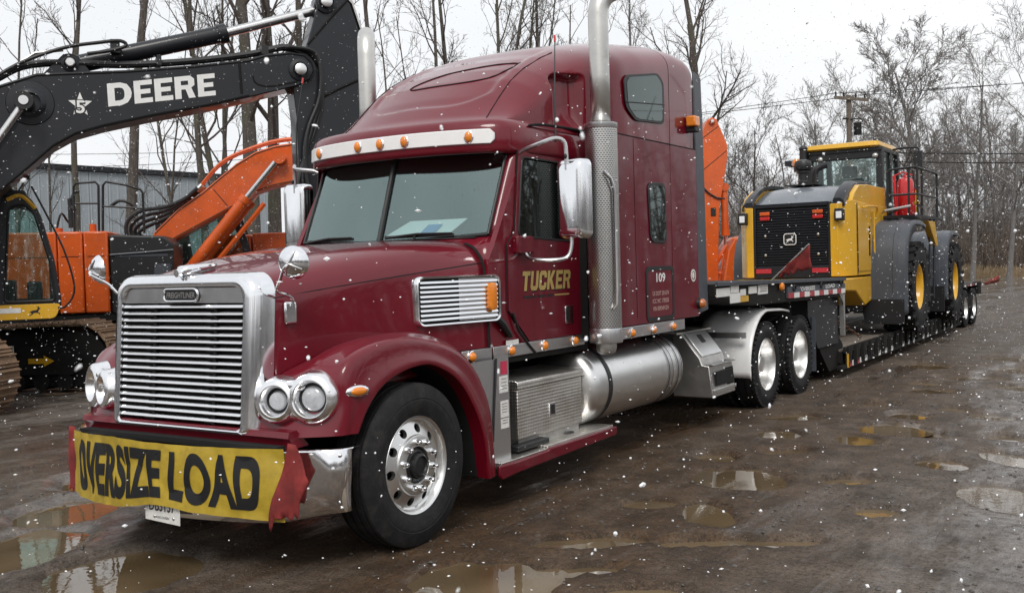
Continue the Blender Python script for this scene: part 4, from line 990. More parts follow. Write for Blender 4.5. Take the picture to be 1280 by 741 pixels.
# tank, tool box, steps
for s_ in (1, -1):
    q = MB(); q.lathe([(0,2.41),(.16,2.415),(.27,2.43),(.315,2.46),(.333,2.51),(.335,2.53),(.335,4.22),(.333,4.25),(.315,4.295),(.27,4.32),(.16,4.335),(0,4.34)], (s_*.84, 0, .70), (0,1,0), 56); tank = obj('fuel_tank', q, m_alu, T, smooth=40)
    for y in (2.70, 3.96, 4.17):
        q = MB(); q.lathe([(.336,y-.032),(.341,y-.03),(.341,y+.03),(.336,y+.032)], (s_*.84, 0, .70), (0,1,0), 56); stp = obj('tank_strap', q, m_black if y < 3 else m_steel, tank)
        if y > 3:
            q = MB(); q.lathe([(.342,y-.045),(.344,y-.043),(.344,y-.037),(.342,y-.035)], (s_*.84, 0, .70), (0,1,0), 56); q.lathe([(.342,y+.035),(.344,y+.037),(.344,y+.043),(.342,y+.045)], (s_*.84, 0, .70), (0,1,0), 56); obj('strap_edge', q, m_black, stp)
    q = MB(); q.lathe([(.06,0),(.06,.05),(.05,.055),(0,.056)], (s_*.98, 3.85, 1.0), (s_*.5, 0, .87), 24); obj('tank_cap', q, m_frame, tank)
    q = MB(); q.box(s_*.66, s_*1.065, 1.385, 2.38, .435, .815); tbx = obj('tool_box', q, m_tread, T, bevel=.008)
    q = MB(); q.prism([(s_*.64,.82),(s_*1.08,.82),(s_*1.08,.872),(s_*1.06,.885),(s_*.64,.90)], 'y', 1.37, 2.395); obj('tool_box_lid', q, m_tread, tbx, bevel=.006)
    q = MB(); q.box(s_*1.065, s_*1.072, 1.84, 1.94, .555, .66); lt = obj('latch', q, m_steel, tbx, bevel=.006)
    q = MB(); q.box(s_*1.072, s_*1.077, 1.865, 1.915, .57, .645); obj('latch_handle', q, m_black, lt)
    q = MB(); q.box(s_*.76, s_*.80, 1.36, 1.369, .83, .865); obj('lid_hole', q, m_gap, tbx)
    q = MB(); q.box(s_*.70, s_*1.04, 1.42, 2.36, .372, .434); obj('box_mount', q, m_alu_dull, tbx)
    q = MB(); q.prism([(.935,.24),(1.15,.255),(2.70,.285),(2.72,.30),(2.72,.358),(1.60,.358),(1.585,.345),(1.12,.338),(.90,.345),(.90,.27)], 'x', s_*1.188, s_*1.215); stf = obj('step_fairing', q, m_paint_low, T, bevel=.012)
    q = MB(); q.box(s_*.80, s_*1.187, .96, 1.59, .31, .352); q.box(s_*.80, s_*1.187, 1.60, 2.70, .32, .372); obj('step_tread', q, m_tread, stf, bevel=.004)
    q = MB(); q.lathe([(.09,0),(.085,.012),(.06,.014)], (s_*1.0, 2.18, .366), (0,0,1), 20); obj('step_cap', q, m_black, stf)
    q = MB(); q.box(s_*1.0, s_*1.12, 1.30, 1.75, .366, .41); obj('step_mat', q, m_black, stf, bevel=.01)
    q = MB(); q.prism([(.88,.30),(1.19,.30),(1.19,.60),(1.10,.35)], 'x', s_*1.08, s_*1.11); obj('step_bracket', q, m_steel, stf)
    # battery box with steps
    q = MB(); q.prism([(s_*.80,.33),(s_*1.235,.33),(s_*1.20,.655),(s_*1.125,.665),(s_*1.10,.735),(s_*.90,.985),(s_*.84,.99),(s_*.80,.95)], 'y', 4.86, 5.52); bx_ = obj('battery_box', q, m_alu_dull, T, bevel=.008)
    Rl = Matrix.Rotation(s_*radians(51.3), 3, 'Y'); q = MB(); q.obox((s_*1.008, 5.20, .868), (.31, .56, .018), Rl); lid = obj('battery_lid', q, m_alu, bx_, bevel=.006)
    q = MB(); q.obox((s_*.985, 5.20, .915), (.10, .10, .012), Rl); obj('lid_latch', q, m_black, lid)
    q = MB(); q.prism([(s_*1.10,.42),(s_*1.228,.42),(s_*1.208,.60),(s_*1.10,.61)], 'y', 5.30, 5.521); q.box(s_*1.20, s_*1.24, 4.97, 5.45, .44, .585); obj('step_opening', q, m_gap, bx_)
    q = MB(); q.box(s_*1.10, s_*1.245, 4.88, 5.51, .66, .672); q.box(s_*1.14, s_*1.25, 4.88, 5.51, .375, .41); obj('step_tread', q, m_alu, bx_, bevel=.003)
    # quarter fender ahead of the drive wheels
    pr_ = [(6.677+.66*cos(a), .50+.66*sin(a)) for a in [radians(188-6*k) for k in range(0, 17)]]+[(6.95,1.15),(7.2,1.14),(7.48,1.11)]
    q = MB(); q.rows([[(s_*x, y, z+dz) for y, z in pr_] for x, dz in ((.58,0),(.70,0),(1.19,0),(1.225,-.008),(1.235,-.03))]); obj('quarter_fender', q, m_white, T, smooth=50, solid=.012)
    q = MB(); q.box(s_*.55, s_*1.20, 5.965, 5.995, .86, .925); obj('fender_bracket', q, m_steel, T)
# deck plates behind the sleeper, fifth wheel
q = MB(); q.box(-.9, .9, 4.75, 5.7, .985, 1.0); obj('deck_plate', q, m_tread, T)
q = MB(); q.prism([(6.3,1.02),(7.6,1.02),(7.9,1.0),(7.9,1.06),(6.3,1.14)], 'x', -.45, .45); obj('fifth_wheel', q, m_frame, T)
q = MB()
for k in range(3): q.tube(catmull([(-.3+.3*k,4.68,1.9),(-.25+.3*k,5.0,1.35),(-.2+.28*k,5.5,1.3),(-.2+.25*k,5.9,1.5)], 20), .02, 6)
obj('air_hose', q, m_black, T)

# wheels: meshes around their own centre, outer side +x
def tyre_mesh(name, R0, W, Ri=.292, lugs=0, grooves=4):
    h = W/2; prof = [(Ri,-h*.78),(Ri+.03,-h*.92),(Ri+.09,-h*1.0),(R0-.085,-h*.985),(R0-.03,-h*.90),(R0-.006,-h*.80)]
    gw = .010
    xs = [-h*.62+i*(h*1.24/(grooves-1)) for i in range(grooves)]
    for gx_ in xs: prof += [(R0, gx_-gw), (R0-.013, gx_-gw*.7), (R0-.013, gx_+gw*.7), (R0, gx_+gw)]
    prof += [(R0-.006,h*.80),(R0-.03,h*.90),(R0-.085,h*.985),(R0-.094,h*1.005),(R0-.10,h*.99),(Ri+.12,h*1.0),(Ri+.112,h*1.012),(Ri+.09,h*1.0),(Ri+.03,h*.92),(Ri,h*.78)]
    q = MB(); q.lathe(prof, (0,0,0), (1,0,0), 72)
    for k in range(lugs):
        a = 2*pi*k/lugs; Rm = Matrix.Rotation(a, 3, 'X')
        for sg in (1, -1): q.obox(Rm @ Vector((sg*h*.80, 0, R0-.004)), (h*.34, .032, .026), Rm @ Matrix.Rotation(sg*radians(18), 3, 'Z'))
    return mesh_of(name, q, m_rubber, 35)
def ring_holes(mb, r0, h0, r1, h1, nh, rh, deep, phase=0):
    rc = (r0+r1)/2
    for k in range(nh):
        a0 = 2*pi*k/nh+phase; da = pi/nh
        outer = []
        NS = 6
        for i in range(NS): outer.append((r0, lerp(-da, da, i/NS)))
        for i in range(NS): outer.append((lerp(r0, r1, i/NS), da))
        for i in range(NS): outer.append((r1, lerp(da, -da, i/NS)))
        for i in range(NS): outer.append((lerp(r1, r0, i/NS), -da))
        P3 = []; H3 = []; D3 = []
        for (r, a) in outer:
            hh = lerp(h0, h1, (r-r0)/(r1-r0)); P3.append((hh, r*cos(a0+a), r*sin(a0+a)))
            vx, vy = r*cos(a)-rc, r*sin(a); l = sqrt(vx*vx+vy*vy); vx, vy = vx/l*rh, vy/l*rh*1.0
            rr2 = sqrt((rc+vx)**2+vy*vy); aa = atan2(vy, rc+vx); hh2 = lerp(h0, h1, (rr2-r0)/(r1-r0))
            H3.append((hh2, rr2*cos(a0+aa), rr2*sin(a0+aa))); D3.append((hh2-deep, (rr2)*cos(a0+aa), (rr2)*sin(a0+aa)))
        mb.rows([P3, H3, D3], cv=True)
q = MB(); q.lathe([(.285,-.12),(.302,.09),(.312,.118),(.306,.126),(.297,.122),(.288,.108),(.280,.086),(.268,.080)], n=72); ring_holes(q, .268, .080, .192, .112, 10, .029, .03); q.lathe([(.192,.112),(.187,.124),(.180,.127),(.118,.127),(.113,.12),(.112,.0)], n=60)
me_rim_s = mesh_of('rim', q, m_alu, 40)
q = MB(); q.lathe([(.275,-.10),(.275,.03),(.2,.035),(0,.04)], n=40); me_drum = mesh_of('brake_drum', q, m_gap, 40)
q = MB(); q.lathe([(.111,.06),(.107,.11),(.085,.125),(.080,.115),(.075,.150),(.06,.158),(.055,.145),(0,.148)], n=32); me_hub = mesh_of('hub', q, m_black, 30)
q = MB(); q.lathe([(.021,0),(.021,.012),(.017,.016),(.017,.036),(.012,.046),(0,.049)], n=14); me_nut = mesh_of('lug_nut', q, m_chrome, 30)
me_ts = tyre_mesh('tyre', .515, .285, lugs=0); me_td = tyre_mesh('tyre', .50, .26, lugs=46, grooves=3)
q = MB(); q.lathe([(.285,-.12),(.300,.085),(.312,.112),(.306,.122),(.297,.118),(.290,.100),(.282,.04),(.272,-.03),(.262,-.055)], n=64); ring_holes(q, .262, -.055, .195, -.045, 10, .026, .03); q.lathe([(.195,-.045),(.185,-.035),(.115,-.032),(.105,-.03),(.10,.045),(.09,.058),(.0,.062)], n=48)
me_rim_d = mesh_of('rim', q, m_alu, 40)
def wheel(x, y, z, s_, kind, parent):
    ry = (0, 0, 0) if s_ > 0 else (0, 0, pi)
    if kind == 's':
        t_ = obj('tyre', me_ts, None, parent, loc=(s_*x, y, z), rot=(radians(7)*s_, 0, ry[2]))
        obj('rim', me_rim_s, None, t_); obj('brake_drum', me_drum, None, t_); obj('hub', me_hub, None, t_)
        for k in range(10):
            a = 2*pi*(k+.5)/10; obj('lug_nut', me_nut, None, t_, loc=(.127, .150*cos(a), .150*sin(a)))
    else:
        t_ = obj('tyre', me_td, None, parent, loc=(s_*x, y, z), rot=(radians(17)*s_, 0, ry[2]))
        obj('rim', me_rim_d, None, t_)
        nn = MB()
        for k in range(10):
            a = 2*pi*k/10; nn.lathe([(.016,-.03),(.016,-.01),(.010,-.002),(0,0)], (0, .1425*cos(a), .1425*sin(a)), (1,0,0), 8)
        obj('lug_nuts', nn, m_alu, t_)
        obj('tyre', me_td, None, parent, loc=(s_*(x-.33), y, z), rot=(radians(5), 0, ry[2]))
    return t_
for s_ in (1, -1):
    wheel(1.065, 0, .515, s_, 's', T)
    wheel(1.085, 6.677, .50, s_, 'd', T); wheel(1.085, 7.997, .50, s_, 'd', T)
q = MB()
for y in (6.677, 7.997): q.cyl((-.9,y,.5),(.9,y,.5),.10,n=16); q.ell((0,y,.52),.25,.25,.25)
obj('axle', q, m_frame, T)
# mud flaps
for s_ in (1, -1):
    q = MB(); q.box(s_*.6, s_*1.22, 8.62, 8.63, .22, .95); obj('mud_flap', q, m_fender, T)

# ------------------------------------------------------------------ banner, flags, paper
def ban(x, z):
    w = .010*sin(x*9+z*7)+.012*sin(x*4.1-z*11+1)*(1-abs(z-.55))+.006*sin(x*23+z*5)
    return (x, by_(x)-.034-abs(w)*.9-.012*(.74-z)/.4, z)
def ban_lo(x): return .355+.018*sin(x*3.1+.4)+.03*math.exp(-((x-.12)/.22)**2)-.012*abs(x)
def ban_hi(x): return .748+.016*math.exp(-((x-.05)/.6)**4)-.005*sin(x*5)
q = MB(); q.rows([[ban(x, lerp(ban_lo(x), ban_hi(x), t)) for x in [-.965+i*.0193 for i in range(101)]] for t in [k/22 for k in range(23)]])
bo = obj('banner', q, m_banner, smooth=70); tag(bo, 'yellow OVERSIZE LOAD banner stretched across the truck\'s front bumper', 'banner')
q = MB()
def bfn(x, y):
    X = -.855+x+.010*sin(y*5+x*9); z = lerp(ban_lo(X), ban_hi(X), .115+.785*y); p = ban(X, z); return (p[0], p[1]-.004, p[2])
vs, fs = text_tris('OVERSIZE LOAD', 1.0, bold=.042, width=1.70, step=.03, spacing=1.02)
q.add([bfn(x, y) for x, y in vs], fs); obj('lettering', q, m_black_print, bo, smooth=0)
def cloth(name, outline, y0, seed, label, group=None):
    """ragged hanging cloth: outline polygon in x,z, folds in y"""
    bm = bmesh.new(); vs = [bm.verts.new((p[0], 0, p[1])) for p in outline]; bm.faces.new(vs)
    xs = [p[0] for p in outline]; zs = [p[1] for p in outline]
    for k in range(1, 12):
        for co, no in ((((lerp(min(xs), max(xs), k/12)), 0, 0), (1, 0, 0)), ((0, 0, lerp(min(zs), max(zs), k/12)), (0, 0, 1))):
            bmesh.ops.bisect_plane(bm, geom=bm.verts[:]+bm.edges[:]+bm.faces[:], plane_co=co, plane_no=no)
    bmesh.ops.triangulate(bm, faces=bm.faces); bm.verts.index_update()
    q = MB(); vv = []
    for v in bm.verts:
        x, z = v.co.x, v.co.z; vv.append((x, y0(x, z)+.006*sin(x*34+z*9+seed)+.006*sin(x*13-z*21+seed*2)+.002*nz3(x*60, z*60, seed), z))
    q.add(vv, [tuple(v.index for v in f.verts) for f in bm.faces]); bm.free()
    o = obj(name, q, m_red_cloth, smooth=60, solid=.0015); return tag(o, label, 'flag', group)
cloth('red_flag', [(1.01,.79),(1.06,.785),(1.09,.72),(1.13,.62),(1.155,.585),(1.13,.54),(1.09,.47),(1.075,.40),(1.06,.36),(1.03,.385),(1.01,.34),(.985,.375),(.955,.36),(.93,.37),(.90,.285),(.89,.31),(.895,.37),(.92,.48),(.96,.62),(.99,.72)],
      lambda x, z: by_(min(x, 1.0))-.065-.03*(.75-z), 1.0, 'torn red flag draped over the bumper at the wheel end of the yellow banner')
cloth('red_flag', [(-.97,.76),(-.955,.70),(-.957,.45),(-.96,.35),(-.99,.37),(-1.005,.32),(-1.03,.35),(-1.055,.33),(-1.035,.5),(-1.03,.70),(-1.015,.765)],
      lambda x, z: by_(.97)-.05, 2.0, 'narrow dark red flag hanging at the far headlight end of the yellow banner')
q = MB(); q.rows([[(.02, 1.17, 2.0), (.60, 1.22, 2.0)], [(.18, 1.29, 2.115), (.70, 1.33, 2.115)]]); pp = obj('paper_sheet', q, m_paper, smooth=0, solid=.003); tag(pp, 'white paper with a blue square lying behind the windshield', 'paper')
q = MB(); q.rows([[(.34, 1.194, 2.012), (.47, 1.205, 2.012)], [(.38, 1.255, 2.080), (.51, 1.266, 2.080)]]); obj('blue_square', q, m_blue, pp, smooth=0, solid=-.001)
# ------------------------------------------------------------------ low-bed trailer
TR = thing('lowbed_trailer', 'black low-bed trailer hitched behind the burgundy truck with a wheel loader on its deck', 'trailer', (0, 15, 0))
q = MB(); q.prism([(4.95,1.50),(10.0,1.43),(10.0,1.17),(6.2,1.22),(4.95,1.36)], 'x', -1.25, 1.25); neck = obj('gooseneck', q, m_frame, TR, bevel=.01)
for s_ in (1, -1):
    q = MB(); q.prism([(4.95,1.52),(10.0,1.445),(10.0,1.40),(4.95,1.475)], 'x', s_*1.252, s_*1.285); obj('top_rail', q, m_fender, neck, bevel=.004)
    q = MB(); q.prism([(7.3,1.392),(9.98,1.36),(9.98,1.235),(7.3,1.255)], 'x', s_*1.252, s_*1.272); obj('side_band', q, m_fender, neck)
    n_ = 12
    for k in range(n_):
        y0, y1 = lerp(7.32, 9.97, k/n_), lerp(7.32, 9.97, (k+1)/n_); w_ = (k % 2 == 1)
        zt = lerp(1.318, 1.288, k/n_); q = MB(); q.prism([(y0+.003,zt),(y1-.003,zt-.002),(y1-.003,zt-.068),(y0+.003,zt-.066)], 'x', s_*1.2725, s_*1.277)
        obj('reflector_strip', q, m_white_print if w_ else m_reflect_red, neck)
    for y0, y1, z0, z1, mt in ((4.98,5.35,1.37,1.46,m_sticker),(5.38,5.62,1.40,1.48,m_sticker),(5.37,5.66,1.29,1.395,m_white_print),(5.68,5.84,1.36,1.43,m_sticker),(5.68,5.92,1.29,1.355,m_yellow),(5.95,6.2,1.37,1.45,m_sticker),(6.26,6.58,1.35,1.455,m_white_print)):
        q = MB(); q.box(s_*1.25, s_*1.262, y0, y1, z0-.01, z1-.01); obj('plate', q, mt, neck)
    q = MB()
    for k in range(3): q.box(s_*1.262, s_*1.264, 6.30, 6.55, 1.37+k*.025, 1.382+k*.025)
    obj('small_print_line', q, m_alu_dull, neck)
    q = MB(); q.lathe([(.05,0),(.05,.02),(.035,.04),(0,.045)], (s_*1.27, 7.03, 1.405), (s_,0,0), 16); obj('side_lamp', q, m_amber, neck)
    for yy, txt in ((8.15, 'OVERSIZE'), (9.2, 'LOAD')):
        q = MB(); text_mb(q, txt, .052, (lambda x, y, yy=yy: (1.2735, yy+x, 1.347+y)) if s_ > 0 else (lambda x, y, yy=yy: (-1.2735, yy-x, 1.347+y)), width=.62 if len(txt) > 5 else .46, bold=.02, center=True); obj('lettering', q, m_white_print, neck, smooth=0)
    for y in (7.55, 8.75, 9.75):
        q = MB(); q.tube([(s_*1.28, y+.05*cos(a), 1.37+.035*sin(a)) for a in [2*pi*k/12 for k in range(12)]], .01, 5, closed=True); obj('lashing_ring', q, m_black, neck)
    # rear drop of the neck with its corner post
    q = MB(); q.prism([(8.45,1.17),(9.93,1.17),(9.93,.50),(8.9,.50),(8.45,.95)], 'x', s_*1.155, s_*1.175); obj('cheek_plate', q, m_dkgrey, neck)
    q = MB(); q.box(s_*1.19, s_*1.262, 9.95, 10.0, .60, 1.20); q.prism([(9.70,1.235),(9.95,1.235),(9.95,1.05)], 'x', s_*1.235, s_*1.26); obj('corner_post', q, m_alu_dull, neck, bevel=.006)
    q = MB(); q.prism([(9.0,.64),(9.98,.64),(10.3,.45),(10.3,.12),(9.55,.12),(9.1,.45)], 'x', s_*.35, s_*1.14); obj('neck_foot', q, m_frame, neck)
q = MB(); q.prism([(5.6,1.20),(9.6,1.15),(9.6,.70),(8.6,.85),(7.9,1.08),(5.6,1.12)], 'x', -.6, .6); obj('neck_beam', q, m_frame, neck)
# deck: frame, planks and the row of outriggers
q = MB()
for s_ in (1, -1): q.box(s_*.42, s_*.55, 9.9, 20.1, .14, .385); q.box(s_*1.20, s_*1.27, 9.72, 20.0, .12, .17); q.box(s_*1.22, s_*1.25, 10.0, 20.0, .345, .43)
for k in range(23): q.box(-1.2, 1.2, 10.0+k*.44, 10.06+k*.44, .20, .36)
deck = obj('deck_frame', q, m_frame, TR)
m_plank = M('weathered_planks', (.16, .135, .11), .75, 0, 0, .3, 5, dirt=((.05, .04, .032), .4, 7), aniso=(6, .6, 6))
me_p = None
for k in range(11):
    if me_p is None: q = MB(); q.box(-.102, .102, 0, 9.9, -.03, 0); me_p = mesh_of('deck_plank', q, m_plank, 30)
    obj('deck_plank', me_p, None, deck, loc=(-1.08+k*.216, 10.06, .388+.004*((k*7) % 3-1)))
q = MB(); q.box(0, .05, -.07, .07, .15, .30); me_a = mesh_of('outrigger_foot', q, m_frame, 30)
for s_ in (1, -1):
    for k in range(22):
        y = 10.10+k*.45
        q = MB(); q.prism([(y-.035,.17),(y+.035,.17),(y+.05,.40),(y-.02,.42)], 'x', s_*1.23, s_*1.285)
        q.prism([(y+.08,.18),(y+.13,.18),(y+.21,.40),(y+.15,.40)], 'x', s_*1.262, s_*1.282); og = obj('outrigger', q, m_frame, deck)
        if k in (0, 1, 2, 4, 5, 6, 8, 9, 10, 12, 13, 15, 17, 19):
            q = MB(); q.box(s_*1.272, s_*1.278, y+.06, y+.19, .135, .215)
            obj('reflector', q, m_reflect_red if k in (0, 1) else m_white_print, og)
        if k in (0, 1):
            q = MB(); q.box(s_*1.272, s_*1.279, y+.19, y+.25, .135, .215); obj('reflector', q, m_white_print, og)
q = MB(); q.box(1.265, 1.285, 10.03, 10.07, .13, .33); obj('yellow_post', q, m_yellow, deck)
# rear bogie
q = MB(); q.prism([(19.7,.40),(20.2,.98),(22.95,.98),(22.95,.80),(22.4,.62),(20.1,.40)], 'x', -.62, .62); q.box(-1.28, 1.28, 20.25, 22.95, .955, 1.0)
q.prism([(19.9,.42),(20.3,.96),(20.5,.96),(20.2,.42)], 'x', -1.25, 1.25); bog = obj('rear_frame', q, m_frame, TR)
q = MB(); q.box(1.16, 1.29, 22.55, 23.0, .72, 1.02); q.box(-1.29, -1.16, 22.55, 23.0, .72, 1.02); q.box(-1.2, 1.2, 22.96, 23.02, .78, .96); obj('rear_bumper', q, m_frame, bog)
for k in range(5):
    q = MB(); q.box(1.282, 1.29, 20.5+k*.4, 20.7+k*.4, .96, .998); obj('reflector_strip', q, m_reflect_red if k % 2 else m_white_print, bog)
q = MB(); q.cyl((-1,20.9,.445),(1,20.9,.445),.09,n=12); q.cyl((-1,22.15,.445),(1,22.15,.445),.09,n=12); obj('axle', q, m_frame, bog)
me_tt = tyre_mesh('tyre', .445, .25, Ri=.24, lugs=0, grooves=3)
q = MB(); q.lathe([(.235,-.10),(.25,.08),(.258,.105),(.25,.112),(.24,.10),(.232,.0),(.225,-.04),(.16,-.045),(.10,-.03),(.09,.05),(0,.055)], n=40); me_rt = mesh_of('rim', q, m_alu, 40)
for s_ in (1, -1):
    for y in (20.9, 22.15):
        t_ = obj('tyre', me_tt, None, TR, loc=(s_*1.135, y, .445), rot=(.2, 0, 0 if s_ > 0 else pi)); obj('rim', me_rt, None, t_)
        obj('tyre', me_tt, None, TR, loc=(s_*.84, y, .445))

# ------------------------------------------------------------------ wheel loader on the deck (its tail faces the truck)
LO = thing('wheel_loader', 'yellow wheel loader with dark grille and grey fenders chained on the trailer deck', 'wheel loader', (0, 15, .43))
# rear grille
q = MB(); q.box(-.64, .64, 11.64, 11.72, 1.42, 2.64); grl = obj('radiator_grille', q, m_gap, LO)
lv = None
for k in range(24):
    if lv is None:
        q = MB(); q.prism([(0,0),(.035,.006),(.035,.012),(0,.026)], 'x', -.61, .61); lv = mesh_of('louvre', q, m_dkgrey, 30)
    obj('louvre', lv, None, grl, loc=(0, 11.61, 1.60+k*.0425))
q = MB(); q.box(-.64, -.60, 11.585, 11.64, 1.42, 2.64); q.box(.60, .64, 11.585, 11.64, 1.42, 2.64); q.box(-.60, .60, 11.585, 11.64, 2.585, 2.64); q.box(-.60, .60, 11.59, 11.64, 1.42, 1.60); obj('grille_frame', q, m_dkgrey, grl, bevel=.006)
for sx in (-1, 1):
    for z, mt in ((2.46, m_orange), (2.38, m_red_lens)):
        q = MB(); q.box(sx*.44-.085, sx*.44+.085, 11.575, 11.60, z, z+.06); obj('tail_lamp', q, mt, grl, bevel=.01)
    q = MB(); q.box(sx*.47-.13, sx*.47+.13, 11.572, 11.589, 1.50, 1.575); obj('reflector', q, m_reflect_red, grl)
for x, z in ((-.44,2.12),(.44,2.12),(-.44,1.80),(.44,1.80)):
    q = MB(); q.ell((x,11.60,z), .025,.02,.025); obj('grille_knob', q, m_alu_dull, grl)
# leaping deer badge
q = MB(); q.prism(rrect(.20,.18,.04,5,-.02,2.055),'y',11.585,11.60); bdg = obj('deer_badge', q, m_black, grl)
q = MB(); q.tube([(x,11.583,z) for x, z in rrect(.20,.18,.04,5,-.02,2.055)], .008, 6, closed=True); obj('badge_rim', q, m_white_print, bdg)
DEER = [(-.95,.05),(-.62,.20),(-.30,.34),(.10,.36),(.34,.52),(.40,.80),(.20,.98),(.26,1.0),(.48,.86),(.46,1.02),(.54,1.0),(.60,.80),(.82,.62),(.80,.54),(.62,.52),(.52,.30),(.44,.08),(.74,-.16),(.66,-.42),(.58,-.40),(.60,-.18),(.20,-.06),(-.20,-.10),(-.40,-.30),(-.86,-.62),(-.90,-.54),(-.56,-.22),(-.70,-.02)]
def deer(mb, fn, s): mb.add([fn(x*s, y*s) for x, y in DEER], [tuple(range(len(DEER)))])
q = MB(); deer(q, lambda x, y: (-.02+x, 11.583, 2.04+y), .075); obj('leaping_deer', q, m_white_print, bdg, smooth=0)
# yellow corner housings
for sx in (-1, 1):
    pl_ = [(sx*.64,11.58),(sx*.76,11.58),(sx*.93,11.82),(sx*.95,12.98),(sx*.95,14.3),(sx*.64,14.3)]
    q = MB(); q.loft([[(x, y, 1.43) for x, y in pl_], [(x, y, 2.60 if i < 2 else (2.66 if i == 2 else 2.62)) for i, (x, y) in enumerate(pl_)]]); hs = obj('side_housing', q, m_yellow, LO, bevel=.008)
    q = MB(); q.loft([[(sx*(.90-dx),11.9+dy,z) for dx, dy in ((0,0),(0,1.9),(.2,1.9),(.2,0))] for dx0, z in ((0,2.60),(0,2.62))]);
    q = MB(); q.prism([(11.84,2.63),(12.0,2.78),(12.35,2.93),(12.9,2.96),(14.2,2.96),(14.2,2.62)], 'x', sx*.70, sx*.925); obj('side_shoulder', q, m_yellow, hs, bevel=.01)
    q = MB(); q.box(sx*.951, sx*.956, 12.1, 12.95, 1.50, 2.55); obj('service_door', q, m_yellow, hs, bevel=.004)
    q = MB(); q.box(sx*.956, sx*.962, 12.80, 12.88, 1.75, 2.25); q.box(sx*.945, sx*.953, 12.055, 12.07, 1.44, 2.62); obj('panel_gap', q, m_gap, hs)
    q = MB(); q.box(sx*.80, sx*.81, 11.66, 11.69, 1.9, 2.1); obj('small_print_line', q, m_white_print, hs)
    # work lamps
    q = MB(); q.box(sx*.80-.075, sx*.80+.075, 11.50, 11.60, 2.32, 2.52); wl = obj('work_lamp', q, m_black, LO, bevel=.015)
    q = MB(); q.box(sx*.80-.045, sx*.80+.045, 11.488, 11.502, 2.36, 2.47); obj('lens', q, M('lamp_white_lens', (.85,.86,.88), .2, 0, .5, .05, 9), wl, bevel=.006)
    q = MB(); q.tube(catmull([(sx*.97,12.35,2.55),(sx*1.02,12.5,2.57),(sx*1.03,13.1,2.57),(sx*.97,13.2,2.4)],14), .016, 6); q.tube([(sx*.97,13.0,2.5),(sx*1.0,13.0,2.5),(sx*1.0,13.0,1.7),(sx*.97,13.0,1.7)], .016, 6); obj('grab_rail', q, m_yellow, hs)
# grey hood
q = MB(); rows = []
for y, z in ((11.60,2.63),(11.61,2.66),(11.75,2.74),(12.0,2.85),(12.3,2.95),(12.7,2.99),(13.4,3.01),(14.4,3.02)):
    rows.append([(x*(.70/.70), y+.10*(abs(x)/.72)**3, z-.02-.055*(abs(x)/.72)**4) for x in [-.72+.06*i for i in range(25)]])
q.rows(rows); hd_ = obj('engine_hood', q, m_hoodgrey, LO, smooth=40, solid=.04)
for sx in (-1, 1):
    q = MB(); pr = [(11.66,2.66),(11.8,2.76),(12.05,2.87),(12.35,2.965),(12.8,3.0),(13.4,3.015)]
    q.loft([[(sx*x, y, z+dz) for x, dz in ((.66,-.02),(.68,.035),(.78,.035),(.84,-.01),(.86,-.10),(.80,-.12))] for y, z in pr]); obj('hood_edge', q, m_dkgrey, hd_, smooth=40)
q = MB(); q.box(-.40, .15, 12.6, 13.4, 3.0, 3.02); obj('hood_screen', q, m_black, hd_)
q = MB(); text_mb(q, 'F', .10, lambda x, y: (-.02+x, 11.83+y*.8, 2.80+y*.42), bold=.03); obj('hood_mark', q, m_white_print, hd_, smooth=0)
q = MB(); q.lathe([(.09,0),(.09,.10),(.075,.12),(.075,.24),(.10,.25),(.10,.29),(.14,.31),(.15,.35),(.15,.42),(.13,.46),(.05,.49),(0,.49)], (-.20,13.0,2.99), (0,0,1), 24); exs = obj('intake_stack', q, m_black, LO, smooth=35)
q = MB(); q.tube(catmull([(-.1,13.4,3.0),(-.1,13.4,3.28),(-.02,13.43,3.36),(.1,13.45,3.40)],12), .06, 12); obj('exhaust_pipe', q, m_black, LO)
q = MB(); q.cyl((-.72,14.80,3.50),(-.72,14.80,3.86),.075,n=14); q.ell((-.72,14.80,3.86),.085,.085,.06); obj('camera_post', q, m_black, LO)
q = MB(); q.cyl((-.84,14.72,3.42),(-.84,14.72,3.52),.05,n=12); be = obj('beacon', q, m_black, LO); q = MB(); q.lathe([(.07,0),(.075,.09),(.05,.14),(0,.15)], (-.84,14.72,3.52), (0,0,1), 16); obj('lens', q, m_amber, be)
q = MB(); q.box(-1.06, -.94, 14.70, 14.76, 3.54, 3.64); q.tube([(-1.0,14.75,3.55),(-.75,14.9,3.48),(-.6,15,3.42)], .02, 6); obj('mirror', q, m_black, LO)
# cab
CX0, CX1, CY0, CY1 = -.64, .68, 14.85, 16.5
q = MB()
for x in (CX0, CX1):
    q.prism([(CY0,2.55),(CY0+.16,2.55),(CY0+.20,3.80),(CY0+.04,3.80)], 'x', x-.06, x+.06)
    q.prism([(CY1-.12,2.55),(CY1,2.55),(CY1-.15,3.80),(CY1-.27,3.80)], 'x', x-.05, x+.05); q.box(x-.045, x+.045, 15.65, 15.75, 2.4, 3.8)
q.box(CX0, CX1, CY0, CY1, 2.30, 2.60); q.box(CX0, CX1, CY0+.02, CY0+.12, 3.60, 3.80); q.box(CX0-.04, CX1+.04, CY0, CY1-.1, 3.72, 3.79)
cab = obj('cab_frame', q, m_black, LO, bevel=.01)
q = MB(); q.loft([[(x, y, z) for x, y in rrect(w, d, .08, 4, .01, 15.62)] for w, d, z in ((1.34,1.62,3.79),(1.38,1.70,3.82),(1.34,1.62,3.90),(1.15,1.4,3.92))]); obj('cab_roof', q, m_yellow, LO, smooth=40)
